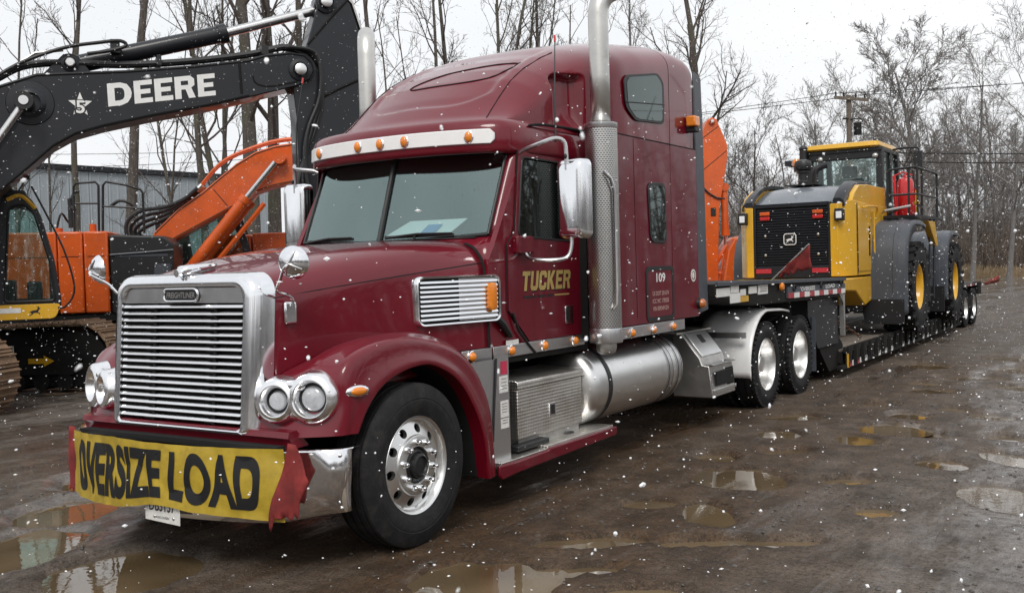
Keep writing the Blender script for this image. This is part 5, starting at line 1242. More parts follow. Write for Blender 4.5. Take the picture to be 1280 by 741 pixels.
for nm, pts in (('rear_window', [(CX0+.06,CY0+.05,2.62),(CX1-.06,CY0+.05,2.62),(CX1-.06,CY0+.08,3.62),(CX0+.06,CY0+.08,3.62)]), ('front_window', [(CX0+.06,CY1-.06,2.6),(CX1-.06,CY1-.06,2.6),(CX1-.06,CY1-.2,3.72),(CX0+.06,CY1-.2,3.72)]),
                ('side_window', [(CX1+.01,CY0+.2,2.6),(CX1+.01,CY1-.1,2.6),(CX1+.01,CY1-.25,3.72),(CX1+.01,CY0+.22,3.72)]), ('side_window', [(CX0-.01,CY0+.2,2.6),(CX0-.01,CY1-.1,2.6),(CX0-.01,CY1-.25,3.72),(CX0-.01,CY0+.22,3.72)])):
    q = MB(); q.add(pts, [(0,1,2,3)]); obj(nm, q, m_glass_cab, cab, smooth=0)
q = MB(); q.box(-.25,.30,15.25,15.40,2.6,3.25); st_ = obj('driver_seat', q, m_seat, LO, bevel=.06); q = MB(); q.box(-.12,.17,15.27,15.37,3.27,3.50); obj('headrest', q, m_seat, st_, bevel=.04)
q = MB()
for x in (-.4, .62): q.ell((x,14.82,3.62), .06,.05,.06)
obj('work_lamps', q, m_alu_dull, cab)
# right-hand platform with railing, red bottle and mirror
q = MB(); q.box(.95, 1.52, 13.9, 16.4, 2.40, 2.45); pf_ = obj('platform', q, m_dkgrey, LO)
q = MB(); top = [(1.0,14.05,2.45),(1.0,14.05,3.22),(1.04,14.05,3.27),(1.46,14.07,3.30),(1.50,14.12,3.29),(1.50,14.9,3.29),(1.50,15.9,3.29),(1.50,15.95,3.24),(1.50,15.95,2.42)]
q.tube(top, .022, 8); obj('hand_rail', q, m_black, pf_)
for a, b in (((1.0,14.05,2.82),(1.50,14.1,2.82)), ((1.50,14.1,2.82),(1.50,15.95,2.82)), ((1.50,14.1,2.42),(1.50,14.1,3.29)), ((1.36,14.07,2.42),(1.36,14.07,3.29)), ((1.50,14.5,2.42),(1.50,14.5,3.29)), ((1.02,13.95,2.48),(1.20,13.9,2.55))):
    q = MB(); q.tube([a, b], .02, 7); obj('hand_rail', q, m_black, pf_)
q = MB(); q.tube([(.98,13.7,2.50),(1.05,13.6,2.53),(1.45,13.75,2.60)], .022, 7); obj('hand_rail', q, m_alu_dull, pf_)
q = MB(); q.lathe([(0,0),(.13,.01),(.145,.04),(.145,.62),(.12,.70),(.05,.735),(.045,.78),(0,.78)], (1.17,14.75,2.44), (0,0,1), 24); rb_ = obj('red_bottle', q, m_red_tank, LO, smooth=40)
q = MB(); q.tube([(1.03,14.6,2.44),(1.0,14.6,3.2)], .03, 8); q.tube([(1.31,14.8,2.44),(1.33,14.8,2.95)], .03, 8); q.tube([(1.0,14.6,3.2),(1.15,14.62,3.26),(1.3,14.7,3.2)], .015, 6); obj('red_bracket', q, m_red_tank, rb_)
q = MB(); q.box(1.28, 1.43, 14.95, 15.03, 3.32, 3.66); q.tube([(.86,15.2,3.74),(1.1,15.1,3.75),(1.36,15.0,3.72),(1.36,15.0,3.6)], .022, 6); obj('mirror', q, m_black, LO, bevel=.015)
q = MB(); q.lathe([(0,0),(.05,.005),(.05,.06),(0,.065)], (1.42,14.45,2.65), (0,0,1), 12); q.cyl((1.42,14.45,2.42),(1.42,14.45,2.9),.03,n=8); obj('yellow_strut', q, m_yellow, pf_)
# counterweight and frame
q = MB()
q.prism([(10.95,1.40),(13.4,1.40),(13.4,1.06),(12.9,.98),(12.5,.92),(11.9,1.18),(10.95,1.22)], 'x', -.95, .95); cwt = obj('counterweight', q, m_yellow, LO, bevel=.02)
q = MB(); q.box(.951, .958, 13.05, 13.4, 1.08, 1.18); q.box(.90, 1.10, 13.3, 13.6, 1.05, 1.12); obj('counterweight_lug', q, m_yellow, cwt, bevel=.01)
q = MB(); q.box(-.45,.45,11.8,18.6,.75,1.35); q.box(-.9,.9,14.4,15.6,1.2,2.3); q.cyl((-.9,14.1,1.2),(.9,14.1,1.2),.25,n=16); q.cyl((-.9,17.75,1.2),(.9,17.75,1.2),.25,n=16); q.box(-.5,.5,15.6,19.2,1.2,2.2); q.prism([(17.5,2.2),(19.3,2.4),(21,1.4),(21,1.1),(19,1.7),(17.5,1.6)],'x',-.45,.45)
obj('chassis', q, m_dkgrey, LO)
q = MB(); q.tube([(1.1,13.42,1.04),(1.14,13.5,.8),(1.12,13.55,.72),(1.0,13.55,.72),(.98,13.5,.8)], .02, 6); q.box(.93,1.15,13.4,13.6,.85,.88); obj('boarding_step', q, m_dkgrey, LO)
q = MB(); q.box(1.1,1.45,15.35,15.75,1.3,1.34); q.box(1.1,1.45,15.35,15.75,.95,.99); q.tube([(1.45,15.3,.9),(1.45,15.5,2.4)], .02, 6); q.tube([(1.45,15.75,.9),(1.45,15.9,2.4)], .02, 6); obj('ladder', q, m_dkgrey, LO)
q = MB(); q.prism([(15.0,2.36),(15.6,2.36),(15.9,1.9),(15.7,1.9)], 'x', 1.40, 1.52); obj('yellow_bracket', q, m_yellow, LO, bevel=.01)
# wheels and mudguards
def loader_tyre():
    R0, h = .80, .30; q = MB()
    q.lathe([(.40,-h*.7),(.45,-h*.95),(.58,-h*1.0),(.70,-h*.95),(.76,-h*.85),(.765,-h*.6),(.765,h*.6),(.76,h*.85),(.70,h*.95),(.58,h*1.0),(.45,h*.95),(.40,h*.7)], n=64)
    for k in range(22):
        for sg in (1, -1):
            a = 2*pi*(k+(.25 if sg > 0 else -.25))/22; Rm = Matrix.Rotation(a, 3, 'X')
            q.obox(Rm @ Vector((sg*h*.52, 0, .77)), (h*.92, .10, .06), Rm @ Matrix.Rotation(sg*radians(24), 3, 'Z'))
            q.obox(Rm @ Vector((sg*h*.93, 0, .725)), (h*.12, .095, .10), Rm @ Matrix.Rotation(sg*radians(18), 3, 'Y'))
    return mesh_of('tyre', q, m_rubber, 40)
me_lt = loader_tyre()
q = MB(); q.lathe([(.395,-.2),(.40,.20),(.415,.235),(.40,.25),(.375,.235),(.345,.19),(.335,.05),(.32,.0),(.24,-.01),(.20,.0),(.19,.10),(.16,.13),(0,.135)], n=56); me_lr = mesh_of('rim', q, m_yellow, 40)
q = MB()
for k in range(16): a = 2*pi*k/16; q.lathe([(.016,-.005),(.016,.02),(0,.024)], (0,.27*cos(a),.27*sin(a)), (1,0,0), 8)
me_ln = mesh_of('wheel_bolts', q, m_yellow, 40)
for s_ in (1, -1):
    for y in (14.09, 17.80):
        t_ = obj('tyre', me_lt, None, LO, loc=(s_*1.255, y, 1.175), rot=(0, 0, 0 if s_ > 0 else pi)); obj('rim', me_lr, None, t_); obj('wheel_bolts', me_ln, None, t_)
    def guard(yc, a0, a1, x0, x1, R0, name):
        q = MB(); rows = []
        for k in range(34):
            a = radians(lerp(a0, a1, k/33)); ca_, sa_ = cos(a), sin(a); ca_ = math.copysign(abs(ca_)**.62, ca_); sa_ = math.copysign(abs(sa_)**.62, sa_)
            e = .02*sin(k*.9)*0
            rows.append([(s_*x, yc+(R0*.94+d)*ca_, 1.14+(R0+d)*sa_) for x, d in ((x0,0),(x0+.12,.0),(x0+.13,.012),(x0+.20,.012),(x0+.21,0),(x1-.22,0),(x1-.21,.012),(x1-.14,.012),(x1-.13,0),(x1-.02,-.004),(x1,-.03),(x1+.005,-.08),(x1+.005,-.16 if k < 24 else -.09))])
        return obj(name, q.rows(rows), m_fender, LO, smooth=35, solid=.03)
    guard(14.09, 190, 66, .80, 1.515, 1.22, 'mudguard')
    guard(17.80, 188, 62, .80, 1.515, 1.08, 'mudguard')
    q = MB(); q.box(s_*.82, s_*1.48, 12.93, 12.96, .58, 1.0); obj('mud_flap', q, m_black, LO)
    q = MB(); q.box(s_*.82, s_*1.48, 16.71, 16.74, .6, 1.1); obj('mud_flap', q, m_black, LO)
# tie-down chain, flags
q = MB()
A_, B_ = Vector((.55, 10.9, 1.02)), Vector((1.05, 11.75, .44))
for k in range(16):
    t = (k+.5)/16; c_ = A_.lerp(B_, t); dr_ = (B_-A_).normalized(); sd = dr_.cross(Vector((0,0,1))).normalized(); up_ = sd.cross(dr_)
    if k % 2: sd, up_ = up_, sd
    q.tube([c_+dr_*(.045*cos(a))+sd*(.024*sin(a)) for a in [2*pi*j/8 for j in range(8)]], .009, 4, closed=True)
tag(obj('tie_down_chain', q, m_rust, kind='stuff'), 'rusty tie-down chain slanting from the loader\'s tail to the trailer planks', 'chain').pop('kind', None)
fs_ = thing('flag_staff', 'torn triangular red flag on a slanted staff before the loader\'s grille', 'flag', (1.27, 6.6, 1.46))
q = MB(); q.tube([(1.27,6.6,1.46),(1.80,6.42,1.895)], .010, 6); obj('staff', q, m_alu_dull, fs_)
q = MB(); pa, pb = Vector((1.38,6.56,1.555)), Vector((1.80,6.42,1.895)); rows = []
for i in range(15):
    t = i/14; p = pa.lerp(pb, t); dz = (.02+.25*t)+(.03*sin(i*2.2) if i < 9 else 0)
    rows.append([p+Vector((.035*k+.012*sin(i+k*5), .012*sin(k*6+i*.7), -dz*k)) for k in [j/6 for j in range(7)]])
q.rows(rows); obj('cloth', q, m_red_cloth, fs_, smooth=60, solid=.003)
fs_ = thing('flag_staff', 'small red flag sticking out behind the far tail of the trailer', 'flag', (1.25, 22.95, .95))
q = MB(); q.tube([(1.25,22.95,.95),(1.66,23.45,1.06)], .012, 6); obj('staff', q, m_rust, fs_)
q = MB(); rows = []
for i in range(10):
    p = Vector((1.36,23.1,.97)).lerp(Vector((1.66,23.5,1.09)), i/9); rows.append([p+Vector((.02*sin(i*1.3), 0, -.01+.10*(j-1)*(.5+.5*i/9)*.8)) for j in range(3)])
q.rows(rows); obj('cloth', q, m_red_cloth, fs_, smooth=60, solid=.004)
# ------------------------------------------------------------------ excavators (x forward, y to the cab side)
def track(parent, end, ang, Lg, hgt, wid, shoes=True):
    """one crawler track; end is the ground-plan centre of its front end, ang its heading in the machine's frame"""
    d = Vector((cos(ang), sin(ang), 0)); n_ = Vector((-sin(ang), cos(ang), 0)); r = hgt/2
    c0 = Vector((end[0], end[1], 0))-d*r; c1 = c0-d*(Lg-2*r)
    def P(a, z, w): return c1+d*a+n_*w+Vector((0, 0, z))
    S = Lg-2*r
    q = MB(); out_ = [(S+.80*r*cos(a), r+.80*r*sin(a)) for a in [radians(-90+15*k) for k in range(13)]]+[(.80*r*cos(a), r+.80*r*sin(a)) for a in [radians(90+15*k) for k in range(13)]]
    q.loft([[P(a, z, w) for a, z in out_] for w in (-wid*.30, wid*.30)])
    q.loft([[P(a, z, w) for a, z in ((.1,r*.55),(S-.1,r*.55),(S+.05,r*1.0),(S-.3,r*1.35),(.3,r*1.35),(-.05,r))] for w in (-wid*.42, wid*.42)])
    for k in range(9): q.cyl(P(.25+k*(S-.5)/8, r*.34, -wid*.4), P(.25+k*(S-.5)/8, r*.34, wid*.4), r*.26, n=12)
    fr_ = obj('track_frame', q, m_frame, parent, local=True)
    q = MB(); q.box(-.095,.095,-wid/2,wid/2,-.0,.035); q.prism([(-.08,.035),(-.05,.035),(-.055,.065),(-.072,.065)],'y',-wid/2,wid/2); q.prism([(.03,.035),(.06,.035),(.052,.06),(.036,.06)],'y',-wid/2,wid/2)
    me = mesh_of('track_shoe', q, m_mud, 30)
    per = 2*S+2*pi*r; N_ = int(per/.195); jo = MB()
    for k in range(N_):
        s = per*k/N_
        if s < S: p, t = (s, 2*r), 0
        elif s < S+pi*r: a = (s-S)/r; p, t = (S+r*sin(a), r+r*cos(a)), -a
        elif s < 2*S+pi*r: p, t = (S-(s-S-pi*r), 0), -pi
        else: a = (s-2*S-pi*r)/r; p, t = (-r*sin(a), r-r*cos(a)), -pi-a
        if p[1] > 1.9*r: p = (p[0], p[1]-.03*sin(pi*min(1, max(0, p[0]/S)))*2)
        Mt = Matrix.Translation(P(p[0], p[1], 0)) @ Matrix.Rotation(ang, 4, 'Z') @ Matrix.Rotation(-t, 4, 'Y')
        if shoes:
            o = bpy.data.objects.new('track_shoe', me); COL.objects.link(o); o.parent = fr_; o.matrix_local = Mt
        else:
            b_ = MB(); b_.box(-.095,.095,-wid/2,wid/2,0,.035); b_.box(-.075,-.055,-wid/2,wid/2,.035,.065); b_.xf(Mt); jo.add(b_.v, b_.f)
    if not shoes: obj('track_shoes', jo, m_mud, fr_, local=True, kind='stuff')
    return fr_
def ram(parent, p0, p1, p2, r, mat, name='hydraulic_ram'):
    p0, p1, p2 = Vector(p0), Vector(p1), Vector(p2); d = (p2-p0).normalized()
    q = MB(); q.tube([p0, p0+d*.05, p1-d*.12, p1-d*.119, p1, p1+d*.001], [r*.9, r, r, r*1.16, r*1.16, r*.7], 16); b_ = obj(name, q, mat, parent, local=True)
    q = MB(); q.cyl(p1, p2, r*.55, n=14); obj('ram_rod', q, m_rod, b_, local=True)
    q = MB()
    for p in (p0, p2): q.cyl(p+Vector((0,-r*1.2,0)), p+Vector((0,r*1.2,0)), r*1.15, n=16)
    obj('ram_eye', q, mat, b_, local=True); return b_
def pin(parent, x, z, y, r, mat=None):
    q = MB(); q.lathe([(r*1.9,0),(r*1.9,.03),(r*1.3,.045),(r*1.3,.05)], (x, y, z), (0,-1,0), 24); b_ = obj('pin_boss', q, mat or m_dkgrey, parent, local=True)
    q = MB(); q.lathe([(r,.05),(r,.085),(r*.8,.095),(0,.096)], (x, y, z), (0,-1,0), 20); obj('pin_cap', q, m_alu, b_, local=True)

# dark excavator whose boom crosses the top left of the picture
E1 = thing('excavator', 'charcoal excavator with white DEERE lettering along its raised boom', 'excavator', (0, 0, 0), 0, 'excavators parked behind the truck', world_built=False)
A1 = Vector((-7.832, 2.656, 0)); g1 = radians(56.02); e1 = Vector((cos(g1), sin(g1), 0)); n1 = Vector((-sin(g1), cos(g1), 0))
S1 = 1.6; BW = .33
E1.location = A1-e1*S1+n1*BW; E1.rotation_euler = (0, 0, g1)
def k1(pts): return [(s+S1, z) for s, z in pts]
bup = k1([(-.67,2.08),(-.48,3.33),(-.17,4.06),(.12,4.33),(.56,4.50),(1.68,4.60),(2.56,4.71),(3.36,4.84),(3.58,4.92),(3.95,4.98),(4.16,4.96),(4.27,4.86),(4.30,4.72),(4.24,4.60)])
blo = k1([(4.06,4.49),(3.34,4.29),(2.78,4.14),(1.97,3.96),(1.38,3.81),(1.01,3.69),(.73,3.52),(.43,3.24),(.06,2.91),(-.3,1.97)])
q = MB(); q.prism(bup+blo, 'y', -BW, BW); boom = obj('boom', q, m_dkgrey, E1, local=True, bevel=.015)
q = MB(); q.tube([(x, -BW-.004, z+.03) for x, z in blo[1:]], .012, 5); q.tube([(x, -BW-.004, z-.03) for x, z in bup[2:]], .012, 5); q.tube([(4.82,-BW-.003,4.80),(4.84,-BW-.003,4.34)], .02, 5); q.tube(catmull([(5.65,-BW-.003,4.55),(5.3,-BW-.003,4.47),(5.12,-BW-.003,4.47),(5.03,-BW-.003,4.52),(5.01,-BW-.003,4.6)],14), .014, 5); obj('weld_seam', q, m_gap, boom, local=True)
q = MB(); q.lathe([(.30,0),(.29,.02),(.20,.03),(.17,.06),(.13,.07)], (S1+.47,-BW,4.10), (0,-1,0), 32); obj('boom_boss', q, m_dkgrey, boom, local=True)
q = MB(); q.cyl((S1+.42,-BW-.05,4.08),(S1+.42,-BW-.30,4.08),.10,n=18); q.cyl((S1+.40,-BW-.30,4.08),(S1+.40,-BW-.36,4.08),.12,n=18); obj('boom_pin', q, m_black, boom, local=True)
q = MB(); q.cyl((S1+.40,-BW-.361,4.08),(S1+.40,-BW-.38,4.08),.06,n=16); obj('pin_cap', q, m_alu, boom, local=True)
# lettering DEERE, star and numeral
LET.update({'D': [[(0,0),(0,5.2),(2.9,5.2),(4.2,4.2),(4.6,2.6),(4.2,1.0),(2.9,0)]]})
q = MB(); x_ = S1+1.44; z_ = 4.085; dd = Vector((cos(radians(8.5)), sin(radians(8.5)))); kx, ky = .0660, .0600
def dl(px, py): return (x_+dd.x*px*kx-dd.y*py*ky*.2, -BW-.006, z_+dd.y*px*kx+py*ky)
xx = 0
for ch in 'DEERE':
    if ch == 'D':
        o_ = [(0,0),(0,1),(0,4.2),(0,5.2),(2.6,5.2),(3.9,4.7),(4.6,3.6),(4.8,2.6),(4.6,1.6),(3.9,.5),(2.6,0)]; i_ = [(1.4,1.15),(1.4,1.6),(1.4,3.6),(1.4,4.05),(2.4,4.05),(3.0,3.85),(3.3,3.3),(3.35,2.6),(3.3,1.9),(3.0,1.35),(2.4,1.15)]
        q.rows([[dl(xx+a, b) for a, b in o_], [dl(xx+a, b) for a, b in i_]], cv=True); xx += 5.25
    else:
        for poly in LET['R' if ch == 'R' else 'E']:
            f_ = 1.0; q.add([dl(xx+a*f_, b) for a, b in poly], [tuple(range(len(poly)))])
        xx += 4.75 if ch == 'R' else 4.15
obj('lettering', q, m_white_print, boom, local=True, smooth=0)
q = MB(); c_ = (S1+1.085, 4.10); pts = [(c_[0]+(.155 if k % 2 == 0 else .065)*sin(2*pi*k/10), -BW-.005, c_[1]+(.17 if k % 2 == 0 else .075)*cos(2*pi*k/10)) for k in range(10)]
q.add(pts, [tuple(range(10))]); star = obj('star_decal', q, m_white_print, boom, local=True, smooth=0)
q = MB(); text_mb(q, '5', .20, lambda x, y: (c_[0]+x, -BW-.008, c_[1]-.03+y), bold=.09, center=True, width=.15); obj('numeral', q, m_black_print, star, local=True, smooth=0)
q = MB(); text_mb(q, '5', .175, lambda x, y: (c_[0]+x, -BW-.010, c_[1]-.03+y), bold=.02, center=True, width=.11); obj('numeral', q, m_white_print, star, local=True, smooth=0)
# arm cylinder, stick
ram(boom, (S1+.98,0,4.68), (S1+3.10,0,5.27), (S1+4.52,0,5.72), .125, m_dkgrey)
q = MB(); q.prism([(S1+.6,4.48),(S1+1.25,4.55),(S1+1.08,4.78),(S1+.9,4.80)], 'y', -.20, -.15); q.prism([(S1+.6,4.48),(S1+1.25,4.55),(S1+1.08,4.78),(S1+.9,4.80)], 'y', .15, .20); obj('cylinder_bracket', q, m_dkgrey, boom, local=True)
pin(boom, S1+.98, 4.68, -.20, .06); pin(boom, S1+4.09, 4.72, -BW, .085)
stick_p = k1([(4.42,5.88),(4.50,5.98),(4.72,5.98),(4.91,5.77),(5.18,4.93),(5.16,4.33),(5.02,2.2),(4.85,.8),(4.35,.8),(4.12,2.22),(4.06,2.73),(4.05,3.28),(4.04,4.05),(4.0,4.45),(3.97,4.80),(4.07,4.95),(4.22,5.10),(4.40,5.68)])
q = MB(); q.prism(stick_p, 'y', -.24, .24); stk = obj('stick', q, m_dkgrey, E1, local=True, bevel=.015)
q = MB(); q.tube([(S1+4.34,-.245,4.30),(S1+4.72,-.245,4.50),(S1+5.14,-.245,4.70)], .022, 5); q.tube([(S1+4.24,-.245,5.12),(S1+4.55,-.245,5.48),(S1+4.86,-.245,5.82)], .018, 5); obj('weld_seam', q, m_gap, stk, local=True)
q = MB(); q.prism(k1([(4.74,5.965),(4.93,5.775),(5.20,4.935),(5.185,4.8),(5.225,4.93),(4.95,5.80),(4.76,6.0)]), 'y', -.25, .25); obj('stick_lit_plate', q, m_alu_dull, stk, local=True)  # back plate of the stick, its sky-lit edge painted in with paler metal
pin(stk, S1+4.53, 5.76, -.25, .085)
q = MB(); q.prism(k1([(4.3,.8),(4.9,.8),(5.2,.35),(4.9,.05),(4.2,.05),(3.7,.35),(3.9,.8)]), 'y', -.55, .55); obj('bucket', q, m_frame, E1, local=True, bevel=.02)
# hoses
q = None
for k, (dy, dz) in enumerate(((-.20,0),(-.12,.035),(-.04,.0),(.05,.03))):
    q = MB(); q.tube(catmull([(x+S1, dy, z+dz) for x, z in ((-.75,3.2),(-.35,4.05),(.12,4.46),(.6,4.66),(1.7,4.70),(2.6,4.80),(3.4,4.94),(3.9,5.07),(4.2,5.02))], 40), .028, 6); obj('hose', q, m_black, boom, local=True)
for k in range(3):
    q = MB(); q.tube(catmull([(x+S1+.03*k, -.27-.03*k, z) for x, z in ((3.9,5.05),(4.25,5.0),(4.42-.04*k,4.72),(4.42-.06*k,4.3),(4.30-.09*k,3.85),(4.12-.03*k,3.4),(4.02+.05*k,2.9),(4.2+.1*k,2.4))], 30), .03, 7); obj('hose', q, m_black, boom, local=True)
q = MB(); q.tube(catmull([(x+S1, -.30, z) for x, z in ((-.1,4.30),(.35,4.62),(.9,4.86),(1.35,4.96),(1.62,5.0),(1.70,4.94),(1.5,4.86),(1.2,4.80))], 30), .026, 6); obj('hose', q, m_black, boom, local=True)
q = MB(); q.tube([(S1+.1,-.25,4.45),(S1+.55,-.25,4.78),(S1+.9,-.25,4.84)], .02, 6); obj('hose', q, m_alu_dull, boom, local=True)
q = MB(); q.box(S1+1.5,S1+1.62,-.3,-.1,4.84,5.02); q.box(S1+3.55,S1+3.65,-.3,.2,4.93,5.06); q.box(S1+2.1,S1+2.16,-.3,.2,4.70,4.84); obj('hose_clamp', q, m_black, boom, local=True)
for yy in (-BW-.17, BW+.17): ram(E1, (S1-1.10,yy,1.55), (S1-.35,yy,2.95), (S1+.41,yy,4.08), .10, m_dkgrey, 'boom_ram')
# house, cab, tracks
q = MB(); q.box(-4.0, .9, -1.2, 2.0, 1.15, 1.28); q.box(-4.2, -.4, -1.2, .5, 1.28, 2.3); q.box(-4.2, -2.4, -1.3, 2.1, 1.2, 2.2); q.cyl((.4,1.5,.75),(.4,1.5,1.15),.62,n=24); hse = obj('house', q, m_dkgrey, E1, local=True, bevel=.03)
cx = lambda s: s+S1
cab_o = round_poly([(cx(-1.25),1.20),(cx(.70),1.20),(cx(.74),1.42),(cx(.66),2.05),(cx(.50),2.72),(cx(.38),2.93),(cx(-1.0),2.98),(cx(-1.25),2.85)], .10)
cab_w = round_poly([(cx(.02),1.44),(cx(.66),1.44),(cx(.62),1.98),(cx(.44),2.68),(cx(.32),2.80),(cx(.12),2.76)], .06)
for y0, y1 in ((.42,.50),(1.38,1.46)):
    cab_h = cab_w if y0 < 1 else round_poly([(cx(-1.15),1.50),(cx(.60),1.44),(cx(.60),1.98),(cx(.44),2.68),(cx(.32),2.80),(cx(-1.1),2.80)], .06)
    q = MB(); frame_prism(q, cab_o, cab_h, 'y', y0, y1); cb_ = obj('cab_side', q, m_dkgrey, E1, local=True, bevel=.012)
    q = MB(); q.prism(cab_h, 'y', y0+.03, y0+.04); obj('cab_window', q, m_glass_cab, cb_, local=True)
    q = MB(); q.tube([(x, y0-.004, z) for x, z in cab_h], .018, 5, closed=True); obj('window_seal', q, m_black, cb_, local=True)
q = MB(); q.prism([(cx(-1.2),2.90),(cx(.38),2.88),(cx(.33),3.0),(cx(-1.2),3.05)], 'y', .42, 1.46); q.box(cx(-1.25),cx(-1.15),.5,1.38,1.2,2.9); q.box(cx(-1.2),cx(.65),.5,1.38,1.2,1.3); obj('cab_roof', q, m_dkgrey, E1, local=True, bevel=.02)
q = MB(); q.box(cx(-.3),cx(.15),.7,1.2,1.3,1.75); q.prism([(cx(-.35),1.75),(cx(-.15),1.75),(cx(-.25),2.5),(cx(-.4),2.5)],'y',.7,1.2); q.box(cx(.3),cx(.5),.6,.8,1.3,1.72); obj('operator_seat', q, m_black, E1, local=True, bevel=.03)
q = MB(); q.prism(round_poly([(cx(-1.2),1.19),(cx(.66),1.19),(cx(.74),1.40),(cx(-1.2),1.40)], .07), 'y', .395, .419); ys_ = obj('yellow_side_band', q, m_yellow, E1, local=True, bevel=.006)
q = MB(); deer(q, lambda x, y: (cx(.40)+x, .392, 1.285+y), .085); obj('leaping_deer', q, m_black_print, ys_, local=True, smooth=0)
q = MB(); q.prism(rrect(.34,.07,.01,2,cx(.05),1.32),'y',.390,.394); obj('yellow_band_plate', q, m_sticker, ys_, local=True)
q = MB(); q.tube(catmull([(cx(.2),.45,2.98),(cx(.0),.4,3.1),(cx(-.2),.45,3.06)],10), .02, 6); q.box(cx(-.1),cx(.05),.45,.55,3.0,3.12); q.tube([(cx(.25),.40,2.98),(cx(.36),.38,3.16)],.012,5); q.box(cx(.33),cx(.40),.36,.42,3.14,3.20); obj('roof_gear', q, m_black, E1, local=True)
q = MB(); q.tube(catmull([(cx(.10),.41,2.86),(cx(.28),.41,2.92),(cx(.46),.42,2.74)],10), .03, 6); obj('yellow_rail', q, m_yellow, E1, local=True)
q = MB(); q.tube(catmull([(cx(.42),.36,3.05),(cx(.62),.30,2.6),(cx(.82),.28,2.1),(cx(.92),.28,1.6),(cx(.80),.32,1.36),(cx(.70),.40,1.34)],20), .014, 5); obj('grab_rail', q, m_black, E1, local=True)
a_ = radians(-31.7); ta = track(E1, (1.62,-.62), a_, 4.7, 1.0, .60); tb = track(E1, (3.12,1.36), a_, 4.7, 1.05, .62)
# arrow decal and plate on the far track frame
dT = Vector((cos(a_), sin(a_), 0)); nT = Vector((-sin(a_), cos(a_), 0)); eT = Vector((3.12, 1.36, 0))-nT*.30
q = MB(); q.add([eT-dT*(1.33-x)-nT*.0+Vector((0,0,.50+z)) for x, z in ((0,.04),(.26,.04),(.26,.085),(.43,0),(.26,-.085),(.26,-.04),(0,-.04))], [tuple(range(7))]); obj('arrow_decal', q, m_yellow, tb, local=True, smooth=0)
q = MB(); q.add([eT-dT*(1.72-x)+Vector((0,0,.60+z)) for x, z in ((0,0),(.16,0),(.16,.14),(0,.14))], [(0,1,2,3)]); obj('white_plate', q, m_sticker, tb, local=True, smooth=0)
q = MB(); q.add([eT-nT*.004-dT*(1.69-x)+Vector((0,0,.625+z)) for x, z in ((0,0),(.10,0),(.10,.09),(0,.09))], [(0,1,2,3)]); obj('plate_mark', q, m_black_print, tb, local=True, smooth=0)

